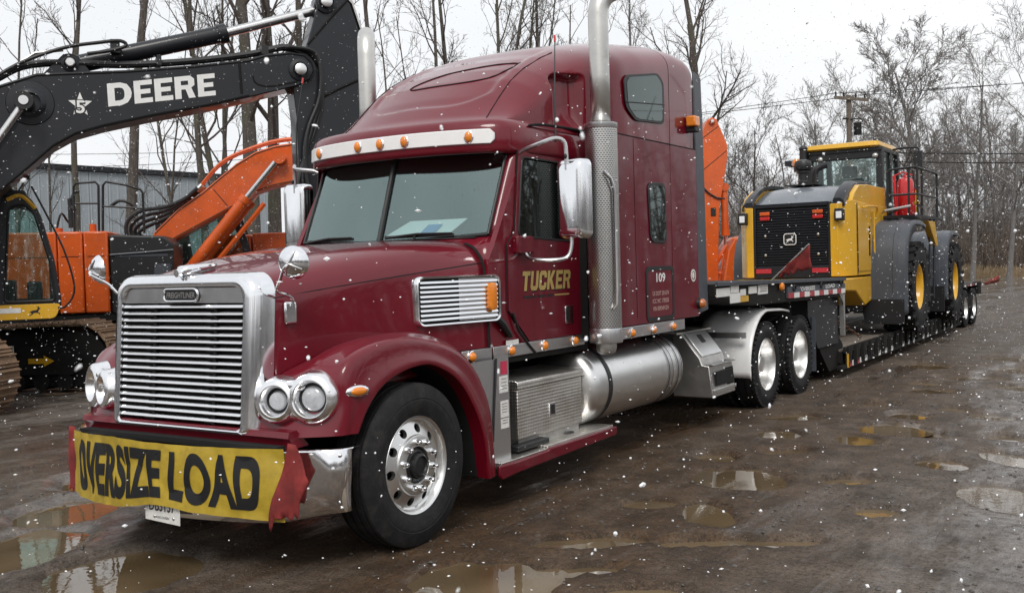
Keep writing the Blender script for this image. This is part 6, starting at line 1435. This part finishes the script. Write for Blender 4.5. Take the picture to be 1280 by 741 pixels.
# orange excavators
def orange(root, S, detail=True):
    H = MB(); H.box(-3.3, 1.35, -1.55, 1.5, 1.02, 1.14); H.cyl((0,0,.75),(0,0,1.02),.6,n=24); obj('turntable', H, m_frame, root, local=True)
    q = MB(); q.prism([(-3.6,1.16),(-2.6,1.14),(-2.6,2.5),(-3.35,2.5),(-3.6,2.2)], 'y', -1.55, 1.55); obj('counterweight', q, m_orange, root, local=True, bevel=.05)
    for x0, x1 in ((-2.58,-1.42),(-1.40,-.50),(-.485,-.09),(-.075,.31)):
        q = MB(); q.box(x0, x1, -1.6, -.5, 1.16, 2.52); pn = obj('side_panel', q, m_orange, root, local=True, bevel=.03)
        q = MB(); q.box(x0+.06, x1-.06, -1.603, -1.60, 2.10, 2.112); obj('panel_line', q, m_gap, pn, local=True)
    q = MB(); q.box(-2.58, .3, -.49, 1.5, 1.16, 2.46); obj('engine_cover', q, m_dkgrey, root, local=True, bevel=.03)
    q = MB(); q.prism([(.33,1.14),(1.32,1.0),(1.36,2.28),(1.2,2.42),(.33,2.46)], 'y', -1.58, -.45); bs = obj('front_tank', q, m_black, root, local=True, bevel=.03)
    q = MB(); q.box(.42,1.26,-1.59,-1.58,2.08,2.12); q.tube([(.34,-1.60,2.12),(.9,-1.60,2.15),(1.36,-1.6,2.18)], .018, 6); q.prism([(1.0,1.5),(1.3,1.5),(1.3,1.95),(1.05,1.95)],'y',-1.60,-1.59); obj('tank_rail', q, m_fender, bs, local=True)
    q = MB()
    for k in range(5): a = 2*pi*k/5; q.tube([(.46,-1.592,1.30),(.46+.06*cos(a),-1.592,1.30+.06*sin(a))], .012, 4)
    q.tube([(.56,-1.592,1.31),(.78,-1.592,1.32)], .012, 4); obj('white_decal', q, m_white_print, bs, local=True)
    for pts, mids in (([(-.26,2.52),(-.25,3.28),(-.21,3.34),(.10,3.36),(.15,3.30),(.13,2.5)], [(-.25,3.0),(.14,3.0)]), ([(.19,2.5),(.22,3.30),(.27,3.36),(.60,3.30),(.82,3.22),(.86,3.16),(.86,2.48)], [(.21,2.95),(.86,2.90)])):
        for yy in (-1.35,):
            q = MB(); q.tube([(x, yy, z) for x, z in pts], .022, 6); hr_ = obj('hand_rail', q, m_black, root, local=True)
            q = MB(); q.tube([(x, yy, z) for x, z in mids], .018, 6); obj('rail_bar', q, m_black, hr_, local=True)
    q = MB(); q.tube(catmull([(-.25,-1.3,2.9),(-.34,-1.2,3.0),(-.3,-1.1,3.2),(-.22,-1.1,3.22)],10),.03,6); q.cyl((-.33,-1.2,2.6),(-.33,-1.2,3.1),.06,n=12); q.tube(catmull([(.30,-1.2,2.95),(.45,-1.2,3.05),(.62,-1.2,3.0),(.7,-1.2,2.9)],10),.03,6); q.tube(catmull([(-.6,-1.2,2.5),(-.5,-1.2,2.85),(-.4,-1.1,2.7),(-.3,-1.1,2.9)],12),.02,5); obj('roof_gear', q, m_black, root, local=True)
    q = MB(); q.cyl((-.55,-1.2,2.5),(-.55,-1.2,2.60),.07,n=12); q.cyl((.0,-1.2,2.5),(.0,-1.2,2.66),.06,n=12); obj('filler_cap', q, m_orange, root, local=True)
    # cab on the far side
    co = round_poly([(.75,1.16),(2.45,1.16),(2.55,1.5),(2.45,2.3),(2.2,3.0),(.9,3.05),(.75,2.9)], .1); ci = round_poly([(.9,1.75),(2.38,1.75),(2.30,2.3),(2.1,2.88),(.98,2.92)], .08)
    for y0 in (.42, 1.38):
        q = MB(); frame_prism(q, co, ci, 'y', y0, y0+.07); cs = obj('cab_side', q, m_black, root, local=True, bevel=.01)
        q = MB(); q.prism(ci, 'y', y0+.03, y0+.04); obj('cab_window', q, m_glass_cab, cs, local=True)
    q = MB(); q.box(.8,2.2,.42,1.45,2.98,3.08); obj('cab_roof', q, m_black, root, local=True, bevel=.03)
    q = MB(); q.box(1.2,1.7,.65,1.2,1.3,1.8); q.prism([(1.15,1.8),(1.35,1.8),(1.25,2.6),(1.1,2.6)],'y',.65,1.2); obj('operator_seat', q, m_seat, root, local=True, bevel=.04)
E2 = thing('excavator', 'orange excavator with rust-streaked curved boom and black hoses beside the long hood', 'excavator', (0,0,0), 0, 'excavators parked behind the truck', world_built=False)
A2 = Vector((-10.117, 7.010, 0)); g2 = radians(42.65); e2 = Vector((cos(g2), sin(g2), 0)); n2 = Vector((-sin(g2), cos(g2), 0)); S2 = .9
E2.location = A2-e2*S2+n2*.30; E2.rotation_euler = (0, 0, g2)
orange(E2, S2)
def k2(p): return [(s+S2, z) for s, z in p]
bu2 = k2([(-.35,1.75),(-.20,2.25),(-.04,2.55),(.38,2.95),(.80,3.24),(1.11,3.50),(1.43,3.76),(1.78,3.97),(2.13,4.08),(2.56,4.14),(3.23,4.13),(3.96,3.90),(5.2,3.35),(5.4,3.1)])
bl2 = k2([(5.3,2.95),(4.6,3.15),(3.95,3.45),(3.21,3.48),(2.53,3.41),(2.10,3.33),(1.76,3.22),(1.36,2.97),(.19,2.34),(-.05,1.75)])
q = MB(); q.prism(bu2+bl2, 'y', -.30, .30); b2 = obj('boom', q, m_orange, E2, local=True, bevel=.015)
q = MB(); q.tube([(x, -.303, z-.035) for x, z in bu2[2:-2]], .010, 5); q.tube([(x, -.303, z+.035) for x, z in bl2[2:-1]], .010, 5); q.tube([(S2+1.0,-.302,3.30),(S2+1.25,-.302,2.98)], .008, 4); obj('weld_seam', q, m_rust, b2, local=True)
pin(b2, S2+2.22, 3.84, -.30, .06, m_orange)
for yy in (-.42, .42): ram(E2, (S2+.55,yy,1.84), (S2+1.60,yy,3.13), (S2+2.20,yy,3.84), .105, m_orange, 'boom_ram')
q = MB(); q.tube(catmull([(x+S2, -.36, z) for x, z in ((.75,2.0),(1.0,2.3),(1.25,2.55),(1.5,2.95),(1.62,3.1))], 16), .03, 6); q.tube(catmull([(x+S2, -.30, z) for x, z in ((1.0,1.95),(1.3,2.3),(1.62,2.68),(1.9,3.02))], 16), .05, 6); obj('feed_pipe', q, m_orange, E2, local=True)
for k in range(4):
    dy = -.22+.10*k
    q = MB(); q.tube(catmull([(x+S2, dy, z+.03*(k % 2)) for x, z in ((.72,3.30),(1.02,3.66),(1.28,3.86),(1.65,4.02),(2.1,4.16),(2.56,4.21),(3.3,4.20),(4.0,3.98))], 30), .022, 6); obj('oil_pipe', q, m_orange, b2, local=True)
    q = MB(); q.tube(catmull([(x+S2, dy-.10*(3-k)*.5, z) for x, z in ((.74,3.32),(.5,3.12),(.15,2.98-.05*k),(-.25,2.92-.09*k),(-.50+.04*k,2.72-.06*k),(-.48+.07*k,2.42),(-.25+.05*k,2.15),(0,2.05))], 30), .036, 7); obj('hose', q, m_black, b2, local=True)
    q = MB(); q.tube([(S2+.70,dy,3.28),(S2+.80,dy,3.38)], .042, 8); obj('hose_fitting', q, m_alu, b2, local=True)
q = MB(); q.prism(k2([(4.9,3.5),(5.4,3.5),(5.5,3.0),(5.3,1.2),(5.0,1.2),(4.95,2.8)]), 'y', -.2, .2); obj('stick', q, m_orange, E2, local=True, bevel=.015)
for yy in (-1.15, 1.15): track(E2, (2.2, yy), 0, 4.4, 1.0, .6, shoes=False)
E3 = thing('excavator', 'orange excavator mostly hidden, its upright stick rising behind the sleeper', 'excavator', (0,0,0), 0, 'excavators parked behind the truck', world_built=False)
U3 = -2.4; E3.location = uv(U3, 21.2); E3.rotation_euler = (0, 0, radians(32.64))
orange(E3, 0)
def k3(p): return [(u-U3, z) for u, z in p]
q = MB(); q.prism([(.5,1.8),(.9,2.9),(1.8,3.7),(3.0,4.1),(4.2,4.0)]+k3([(4.1,3.45),(4.22,3.25),(4.05,3.1)])+[(4.2,3.4),(3.0,3.5),(2.0,3.1),(1.0,1.8)], 'y', -.28, .28); obj('boom', q, m_orange, E3, local=True, bevel=.015)
sp3 = k3([(4.02,4.45),(4.10,4.62),(4.19,4.67),(4.29,4.63),(4.50,4.10),(4.50,3.86),(4.43,3.45),(4.31,2.79),(4.27,1.99),(4.26,1.3),(3.95,1.3),(3.92,2.8),(3.90,3.6),(3.93,4.1)])
q = MB(); q.prism(sp3, 'y', -.32, -.30+.5); s3 = obj('stick', q, m_orange, E3, local=True, bevel=.012)
q = MB(); q.tube([(x, -.322, z) for x, z in k3([(3.95,4.22),(4.32,4.48)])], .008, 4); q.tube([(x, -.322, z) for x, z in k3([(3.93,3.55),(4.48,3.98)])], .008, 4); obj('weld_seam', q, m_rust, s3, local=True)
pin(s3, 4.19-U3, 4.58, -.32, .035, m_orange)
ram(s3, (4.46-U3,-.1,3.25), (4.47-U3,-.1,2.25), (4.47-U3,-.1,1.95), .075, m_orange)
q = MB()
for pts in ([(4.47,2.05),(4.2,1.62),(4.1,1.3)], [(4.47,2.05),(4.30,1.2),(4.2,1.05)], [(4.15,1.5),(4.55,1.42)]): q.tube([(x, -.2, z) for x, z in k3(pts)], .05, 6)
obj('bucket_link', q, m_orange, s3, local=True)
q = MB(); q.prism(k3([(4.42,1.95),(4.55,2.18),(4.85,2.25),(5.0,2.0),(5.0,1.6),(4.6,.9),(4.2,.9),(4.3,1.3)]), 'y', -.6, .6); obj('bucket', q, m_orange, E3, local=True, bevel=.03)
q = MB(); q.tube(catmull([(x, -.35, z) for x, z in k3([(3.9,4.3),(3.86,3.8),(3.95,3.3),(4.2,3.05),(4.42,3.0)])], 20), .018, 5); q.box(4.13-U3,4.23-U3,-.34,-.32,2.66,2.82); obj('hose', q, m_black, s3, local=True)
for yy in (-1.15, 1.15): track(E3, (2.2, yy), 0, 4.4, 1.0, .6, shoes=False)
# ------------------------------------------------------------------ warehouse behind the machines
WH = thing('warehouse', 'long low grey metal warehouse behind the bare trees on the left', 'warehouse', tuple(uv(-26, 43.5)), 0)
m_clad = M('grey_cladding', (.30, .335, .36), .6, 0, 0, .06, .8, dirt=((.22, .23, .24), .12, 1.5))
pa, pb = uv(-30, 38.2), uv(-13.5, 58.6); dW = (pb-pa).normalized(); nW = Vector((-dW.y, dW.x, 0)); Lw = (pb-pa).length; aW = atan2(dW.y, dW.x)
q = MB(); q.box(0, Lw, .12, 14, 0, 7.15)
q.prism([(0.1,7.151),(14,7.151),(14,7.5),(7,7.9)], 'x', 0, Lw)
Rw = Matrix.Translation(pa) @ Matrix.Rotation(aW, 4, 'Z'); obj('building_core', q.xf(Rw), m_clad, WH)
me_w = None; NP = int(Lw)
for k in range(NP):
    if me_w is None:
        q = MB(); q.prism([(0.02,0.12),(0.02,.0),(.10,-.035),(.18,0),(.48,0),(.54,-.03),(.60,0),(.90,0),(.98,-.03),(.98,.12)], 'z', .5, 6.95); me_w = mesh_of('wall_panel', q, m_clad, 20)
    o = obj('wall_panel', me_w, None, WH, loc=tuple(pa+dW*(k*1.0)), rot=(0, 0, aW))
q = MB(); q.box(-.1, Lw+.1, -.16, .2, 6.97, 7.22); obj('roof_trim', q.xf(Rw), m_dkgrey, WH)
q = MB(); q.box(0, Lw, -.05, .11, 0, .48); obj('base_wall', q.xf(Rw), m_stone, WH)

# ------------------------------------------------------------------ trees
def bark(name, a, b_, moss=None):
    m, t, bs = new_mat(name); N = t.nodes.new; Lk = t.links.new
    tcx = N('ShaderNodeTexCoord'); mpx = N('ShaderNodeMapping'); mpx.inputs['Scale'].default_value = (9, 9, 1.6); Lk(tcx.outputs['Object'], mpx.inputs['Vector'])
    n1 = N('ShaderNodeTexNoise'); n1.inputs['Scale'].default_value = 2.2; n1.inputs['Detail'].default_value = 7; n1.inputs['Roughness'].default_value = .8; Lk(mpx.outputs['Vector'], n1.inputs['Vector'])
    r = N('ShaderNodeValToRGB'); r.color_ramp.elements[0].position = .36; r.color_ramp.elements[1].position = .66; r.color_ramp.elements[0].color = rgb(a); r.color_ramp.elements[1].color = rgb(b_)
    Lk(n1.outputs['Fac'], r.inputs['Fac']); cur = r.outputs['Color']
    if moss:
        n2 = N('ShaderNodeTexNoise'); n2.inputs['Scale'].default_value = 1.2; Lk(tcx.outputs['Object'], n2.inputs['Vector'])
        mr = N('ShaderNodeMapRange'); mr.inputs['From Min'].default_value = .5; mr.inputs['From Max'].default_value = .65; mr.inputs['To Max'].default_value = .7; Lk(n2.outputs['Fac'], mr.inputs['Value'])
        mx = N('ShaderNodeMix'); mx.data_type = 'RGBA'; Lk(mr.outputs['Result'], mx.inputs[0]); Lk(cur, mx.inputs[6]); mx.inputs[7].default_value = rgb(moss); cur = mx.outputs[2]
    Lk(cur, bs.inputs['Base Color']); bs.inputs['Roughness'].default_value = .9
    bu = N('ShaderNodeBump'); bu.inputs['Strength'].default_value = .7; bu.inputs['Distance'].default_value = .03; Lk(n1.outputs['Fac'], bu.inputs['Height']); Lk(bu.outputs['Normal'], bs.inputs['Normal'])
    return m
m_bark = bark('bark', (.036, .030, .025), (.135, .115, .098), (.085, .085, .05))
m_bark_haze = bark('bark_haze', (.10, .092, .088), (.22, .21, .20))  # far trees: bark lightened in colour to stand in for haze
m_twig = M('twigs', (.070, .056, .048), .9, 0, 0, .25, 2)
m_twig_haze = M('twigs_haze', (.17, .155, .145), .9, 0, 0, .25, 2)  # far twigs paled likewise, haze put into the colour
def tree_meshes(seed, H, r0, form='forest', lean=0.0, levels=4, nb=9, t0=.35, stems=1, twig=1.0, rmin=.008, grey=False):  # grey picks the bark and twigs paled for haze
    rng = random.Random(seed); TB, BB = MB(), MB()
    def wander(p, d, Ln, n, jit, tro):
        pts = [p.copy()]; d = d.normalized()
        for i in range(n):
            d = (d+Vector((rng.gauss(0, jit), rng.gauss(0, jit), rng.gauss(0, jit*.7)+tro))).normalized(); p = p+d*(Ln/n); pts.append(p.copy())
        return pts
    def along(pts, t):
        f = t*(len(pts)-1); i = min(int(f), len(pts)-2); return pts[i].lerp(pts[i+1], f-i), (pts[i+1]-pts[i]).normalized()
    def branch(p, d, Ln, r, lv):
        n = 5 if lv == 1 else (4 if lv == 2 else 3)
        pts = wander(p, d, Ln, n, .16 if lv < 3 else .22, .05 if form == 'forest' else .035)
        rs_ = [max(rmin*.6, r*(1-.75*i/n)) for i in range(n+1)]
        BB.tube(pts, rs_, 5 if lv == 1 else (4 if lv == 2 else 3), cap=False)
        if lv >= levels: return
        k = {1: rng.randint(5, 7), 2: rng.randint(4, 6), 3: rng.randint(2, 4)}[lv]; k = max(2, int(k*twig))
        for i in range(k):
            t = .25+.75*(i+rng.random()*.6)/k; q_, dd_ = along(pts, min(t, .99)); ax = dd_.orthogonal().normalized(); ax.rotate(Matrix.Rotation(rng.uniform(0, 2*pi), 3, dd_))
            ang = rng.uniform(.45, .95); nd = dd_*cos(ang)+ax*sin(ang)+Vector((0, 0, .12))
            branch(q_, nd, Ln*rng.uniform(.38, .62)*(1.05-.35*t), max(rmin, r*(1-.6*t)*.55), lv+1)
    for s in range(stems):
        ld = Vector((lean+(rng.gauss(0, .12) if stems > 1 else 0), rng.gauss(0, .03)+(rng.gauss(0, .12) if stems > 1 else 0), 1))
        b0 = Vector((rng.gauss(0, .25), rng.gauss(0, .25), 0)) if stems > 1 else Vector((0, 0, 0))
        hh = H*(rng.uniform(.8, 1.05) if stems > 1 else 1); rr = r0*(rng.uniform(.6, 1) if stems > 1 else 1)
        pts = [b0-Vector((0, 0, .3))]+wander(b0, ld, hh, 11, .035 if form == 'forest' else .042, .02); n = len(pts)-1
        def rad(t): return rr*((1-.82*t)+.35*math.exp(-t*30))
        TB.tube(pts, [max(.02, rad(i/n)) for i in range(n+1)], 9)
        for i in range(nb):
            t = t0+(1-t0)*(i+rng.random()*.7)/nb; q_, dd_ = along(pts, min(t, .985)); az = rng.uniform(0, 2*pi)+i*2.4
            if form == 'forest': ang = lerp(.85, .45, t)*rng.uniform(.8, 1.15); Ln = H*rng.uniform(.16, .30)*(1.15-.6*t)
            else: ang = lerp(1.15, .35, (t-t0)/(1-t0))*rng.uniform(.85, 1.1); Ln = H*rng.uniform(.36, .52)*(1.1-.5*t)
            nd = Vector((cos(az)*sin(ang), sin(az)*sin(ang), cos(ang))); branch(q_, nd, Ln, max(.02, rad(t)*rng.uniform(.38, .6)), 1)
    g_ = grey
    return (mesh_of('trunk', TB, m_bark_haze if g_ else m_bark, 60, recalc=False), mesh_of('branches', BB, m_twig_haze if g_ else m_twig, 80, recalc=False))
def put_tree(pos, meshes, label, group=None, rz=0, sc=1.0):
    t_ = thing('bare_tree', label, 'tree', tuple(pos), rz, group, world_built=False); t_.scale = (sc, sc, sc)
    tr_ = obj('trunk', meshes[0], None, t_, local=True); obj('branches', meshes[1], None, tr_, local=True); return t_
def px_u(px, v): return (px-640)/1268.57*v
def gp(px, v): return uv(px_u(px, v), v, -.05)
G_L = 'bare trees behind the excavators'; L_L = 'slim bare tree trunk in the row behind the excavators'
yawv = -atan2(FW.x, FW.y)
# left row: (column, distance, height, radius, seed, lean towards picture-right, first branch, branches)
row = [(30, 33, 13, .085, 11, -.02, .5, 8), (104, 29, 14, .125, 12, -.045, .45, 9), (157, 28, 17, .185, 13, .015, .62, 9), (256, 34, 16, .16, 14, .0, .4, 10), (284, 36, 15, .12, 15, .02, .4, 9),
       (322, 33, 17, .34, 16, -.03, .40, 11), (343, 35, 17, .30, 17, .05, .38, 11), (371, 37, 16, .26, 18, .06, .35, 11), (302, 39, 16, .17, 19, -.06, .35, 10), (232, 38, 14, .10, 20, -.05, .3, 11),
       (268, 40, 15, .12, 21, .04, .3, 11), (412, 36, 16, .16, 22, .03, .4, 10), (470, 34, 15, .17, 23, .07, .42, 10), (497, 40, 12, .10, 24, .02, .3, 10), (205, 36, 10, .07, 25, .03, .25, 10), (180, 40, 9, .06, 26, -.03, .2, 10), (20, 40, 12, .08, 27, .04, .3, 9), (-40, 34, 15, .2, 28, .03, .4, 9), (65, 42, 10, .09, 29, .02, .3, 9)]
special = {157: 'straight bare trunk rising from behind the orange handrails past the boom lettering', 322: 'thickest bare trunk right of the DEERE lettering, forking high up'}
for px, v, H, r, sd, ln, t0_, nb_ in row:
    ms = tree_meshes(sd, H, r, 'forest', ln, 4 if r > .1 else 3, nb_, t0_, twig=.8)
    put_tree(gp(px, v), ms, special.get(px, L_L), None if px in special else G_L, rz=radians(32.6))
# clump above the cab roof
G_M = 'bare trees seen above the cab roof'; L_M = 'dark bare tree rising above the front of the cab roof'
for px, v, H, r, sd, ln, st_n in ((560, 40, 15, .15, 41, .03, 1), (585, 42, 15.5, .20, 42, -.06, 1), (607, 41, 16, .24, 43, .02, 2), (628, 43, 16, .24, 44, .07, 2), (655, 44, 16, .20, 45, .05, 2), (690, 47, 14, .14, 46, .14, 1), (540, 44, 13, .10, 47, -.08, 1), (720, 50, 14, .14, 48, .10, 1)):
    put_tree(gp(px, v), tree_meshes(sd, H, r, 'forest', ln, 4, 11, .22, st_n, twig=.85), L_M, G_M, rz=radians(32.6))
put_tree(gp(884, 46), tree_meshes(61, 19, .26, 'forest', -.01, 4, 20, .25, 1, twig=1.15), 'wide fan-shaped bare tree right behind the sleeper roof', rz=radians(32.6))
put_tree(gp(800, 52), tree_meshes(62, 16, .2, 'forest', .04, 4, 14, .25, 1, twig=1.0, grey=True), 'pale bare tree showing beside the driver side exhaust pipe', rz=radians(40))
# right-hand wood
put_tree(gp(1166, 72), tree_meshes(171, 15.0, .36, 'open', .0, 4, 15, .32, 1, twig=1.6, rmin=.020, grey=True), 'large spreading bare tree just right of the loader\'s railing', rz=radians(32.6))
put_tree(gp(1216, 70), tree_meshes(72, 13.5, .20, 'open', .10, 4, 11, .34, 1, twig=1.1, rmin=.013, grey=True), 'leaning forked bare tree between the spreading tree and the picture\'s right edge', rz=radians(32.6))
put_tree(gp(1262, 66), tree_meshes(73, 14.5, .20, 'open', .03, 4, 13, .36, 1, twig=1.25, rmin=.013, grey=True), 'tall bare tree at the right edge of the picture', rz=radians(60))
put_tree(gp(1020, 74), tree_meshes(74, 12.5, .26, 'open', -.08, 4, 13, .26, 2, twig=1.2, rmin=.014, grey=True), 'rounded pale bare tree behind the loader\'s cab roof, left of the pole', rz=radians(10))
put_tree(gp(955, 66), tree_meshes(75, 10.5, .18, 'open', -.05, 4, 11, .2, 2, twig=1.2, rmin=.012), 'dark branchy bare tree between the orange stick and the loader', rz=radians(80))
G_R = 'bare trees in the wood on the right'; L_R = 'bare tree among the grey wood behind the wheel loader'
base = [tree_meshes(80+i, 10+i*1.3, .13+.02*i, 'forest' if i % 2 else 'open', .02, 4, 10, .2, 1 if i % 2 else 2, twig=1.0, rmin=.014, grey=True) for i in range(4)]
rg = random.Random(9)
for i in range(58):
    px = 905+i*7.9+rg.uniform(-6, 6); v = rg.uniform(79, 112)
    put_tree(gp(px, v), base[i % 4], L_R, G_R, rz=rg.uniform(0, 6.28), sc=rg.uniform(.62, 1.0)*(1.22 if px > 1090 else .9))
# thicket and dry grass
def stems(name, n, u0, u1, v0, v1, h0, h1, mat, seed, label, rad=.012, forks=3):
    rng = random.Random(seed); q = MB()
    for i in range(n):
        v = rng.uniform(v0, v1); p = uv(rng.uniform(u0, u1)*v/((v0+v1)/2), v, -.05); h = rng.uniform(h0, h1)*(.6+.7*abs(nz3(p.x*.2, p.y*.2, 3)))
        d = Vector((rng.gauss(0, .22), rng.gauss(0, .22), 1)).normalized(); p1 = p+d*h*.5; p2 = p1+(d+Vector((rng.gauss(0, .25), rng.gauss(0, .25), 0))).normalized()*h*.5
        q.tube([p, p1, p2], [rad*1.5, rad, rad*.5], 3, cap=False)
        for k in range(forks):
            t = rng.uniform(.25, .9); b0 = p.lerp(p1, t*2) if t < .5 else p1.lerp(p2, t*2-1); e = b0+Vector((rng.gauss(0, .5), rng.gauss(0, .5), rng.uniform(.2, 1))).normalized()*h*rng.uniform(.15, .4)
            q.tube([b0, e], [rad*.7, rad*.35], 3, cap=False)
    o = obj(name, q, mat, smooth=0, kind='stuff', recalc=False); o['label'] = label; return o
m_brush = M('brushwood', (.15, .118, .095), .9, 0, 0, .35, .6)
m_brush2 = M('brushwood_grey', (.17, .152, .14), .9, 0, 0, .35, .6)
m_grass = M('dry_grass', (.26, .19, .115), .9, 0, 0, .3, .7)
stems('thicket', 6500, 10, 66, 76, 92, 2.0, 6.5, m_brush, 3, 'tangled brown brush at the edge of the right-hand wood', .017, 4)
stems('thicket', 2200, 10, 75, 90, 112, 5, 10.5, m_brush2, 4, 'grey mass of thin stems deep in the right-hand wood', .026, 5)
stems('thicket', 900, -30, 8, 36, 62, 1.0, 3.6, m_brush2, 6, 'thin grey brush among the trunks on the left', .011, 4)
stems('dry_grass', 9000, 18, 60, 71.5, 77, .35, 1.25, m_grass, 5, 'tan dry grass along the foot of the right-hand wood', .016, 1)

# the wood goes on all round the yard (it shows in glass, chrome and paint)
rng = random.Random(31); q = MB()
for i in range(5200):
    az = rng.uniform(radians(30), radians(330)); d = rng.uniform(34, 62); dr_ = FW*cos(az)+RT*sin(az)
    p = Vector((CAM.x, CAM.y, -.05))+dr_*d; h = rng.uniform(3, 13)*(.7+.5*nz3(p.x*.1, p.y*.1, 5)); dd = Vector((rng.gauss(0, .12), rng.gauss(0, .12), 1)).normalized()
    if abs(az-radians(330)) < radians(8): continue
    p1 = p+dd*h*.5; p2 = p1+(dd+Vector((rng.gauss(0, .2), rng.gauss(0, .2), 0))).normalized()*h*.5; r = h*.011
    q.tube([p, p1, p2], [r, r*.7, r*.3], 3, cap=False)
    for k in range(5):
        t = rng.uniform(.25, .9); b0 = p.lerp(p1, t*2) if t < .5 else p1.lerp(p2, t*2-1); e = b0+Vector((rng.gauss(0, .5), rng.gauss(0, .5), rng.uniform(.2, 1))).normalized()*h*rng.uniform(.12, .32)
        q.tube([b0, e], [r*.4, r*.15], 3, cap=False)
o = obj('surrounding_wood', q, m_brush2, smooth=0, kind='stuff', recalc=False); o['label'] = 'bare wood closing the yard on its other sides'

# ------------------------------------------------------------------ utility pole and lines
m_pole = bark('pole_wood', (.09, .072, .056), (.19, .16, .13))
UP = thing('utility_pole', 'wooden utility pole with crossarm above the wheel loader\'s cab', 'utility pole', tuple(uv(15.4, 46)), radians(32.6), world_built=False)
q = MB(); q.cyl((0,0,-.2),(.03,0,9.0),.15,.11,12); obj('pole', q, m_pole, UP, local=True)
q = MB(); q.obox((.1,-.16,8.82), (1.55,.10,.13), Matrix.Rotation(radians(6), 3, 'Y')); ca = obj('crossarm', q, m_pole, UP, local=True)
q = MB()
for x in (-.6,-.25,.3,.7): q.cyl((x,-.16,8.9-x*.1),(x,-.16,9.08-x*.1),.04,n=8)
obj('insulator', q, m_frame, ca, local=True)
q = MB(); q.cyl((.38,-.1,7.2),(.38,-.1,7.75),.17,n=14); q.tube([(.05,-.12,7.9),(.5,-.12,7.95),(.62,-.12,7.8)], .03, 6); q.box(-.3,-.05,-.2,-.1,7.9,7.96); obj('transformer', q, m_frame, UP, local=True)
def wire(a, b, sag, label, r=.014):
    q = MB(); q.tube([a.lerp(b, t)-Vector((0,0,sag*4*t*(1-t))) for t in [k/24 for k in range(25)]], r, 4); o = obj('power_line', q, m_frame, smooth=0); tag(o, label, 'power line', 'overhead lines'); return o
def top(x, z): return UP.matrix_basis @ Vector((x, -.16, z))
UPl = lambda x, z: Vector(uv(15.4, 46))+RT*x+Vector((0, 0, z))
for x, zz in ((-.6, 9.1), (.7, 9.0)):
    wire(UPl(x, zz), uv(70, 47, 14.5+x*.8), 1.0, 'power line running right from the %s tip of the pole\'s crossarm' % ('left' if x < 0 else 'right')); wire(UPl(x, zz), uv(-40, 60, 9.2+x*.8), 1.2, 'power line running left from the %s tip of the pole\'s crossarm' % ('left' if x < 0 else 'right'))
wire(UPl(0, 6.45), uv(62, 52, 7.0), .5, 'higher of two dark low lines crossing the right-hand wood', .022)
wire(UPl(0, 6.05), uv(62, 52, 6.5), .5, 'lower of two dark low lines crossing the right-hand wood', .022)

# ------------------------------------------------------------------ falling snow
rsn = random.Random(77); q = MB()
nf = 0
def flake(p, s):
    vs = []
    if (p-CAM).length < 3.2:
        b0 = MB(); b0.ell((0,0,0), s*rsn.uniform(.9,1.9), s*rsn.uniform(.5,1.0), s*rsn.uniform(.6,1.2), 8, 6, Matrix.Rotation(rsn.uniform(0, 3), 3, 'Z') @ Matrix.Rotation(rsn.uniform(-.9, .9), 3, 'Y'))
        b0.v = [tuple(p+Vector(v)*(1+.6*mnoise.noise(Vector(v)*(.9/s)+p*7))) for v in b0.v]; q.add(b0.v, b0.f); return
    a, b_, c_ = rsn.uniform(.8, 2.0), rsn.uniform(.5, 1.0), rsn.uniform(.5, 1.2); Rm = Matrix.Rotation(rsn.uniform(0, 3), 3, 'Z') @ Matrix.Rotation(rsn.uniform(0, 3), 3, 'X')
    for (x, y, z) in OCT: vs.append(p+Rm @ Vector((x*a*s, y*b_*s, z*c_*s)))
    q.add(vs, OCF)
while nf < 78000:
    p = Vector((rsn.uniform(-14, 12), rsn.uniform(-7, 20), rsn.uniform(.05, 7)))
    dc = (p-CAM).length
    if dc < .7: continue
    if -1.3 < p.x < 1.3 and -1.1 < p.y < 24 and p.z < 4: continue
    s = .0024+.0042*rsn.random()**1.6 if rsn.random() < .97 else rsn.uniform(.007, .011)
    flake(p, s*(.55+.45*smooth01((dc-.7)/3))); nf += 1
m_snow = M('snow', (.92, .93, .95), .8, 0, 0, .02, 3)
o = obj('falling_snow', q, m_snow, smooth=0, kind='stuff', recalc=False); o['label'] = 'white snowflakes drifting down all over the yard'
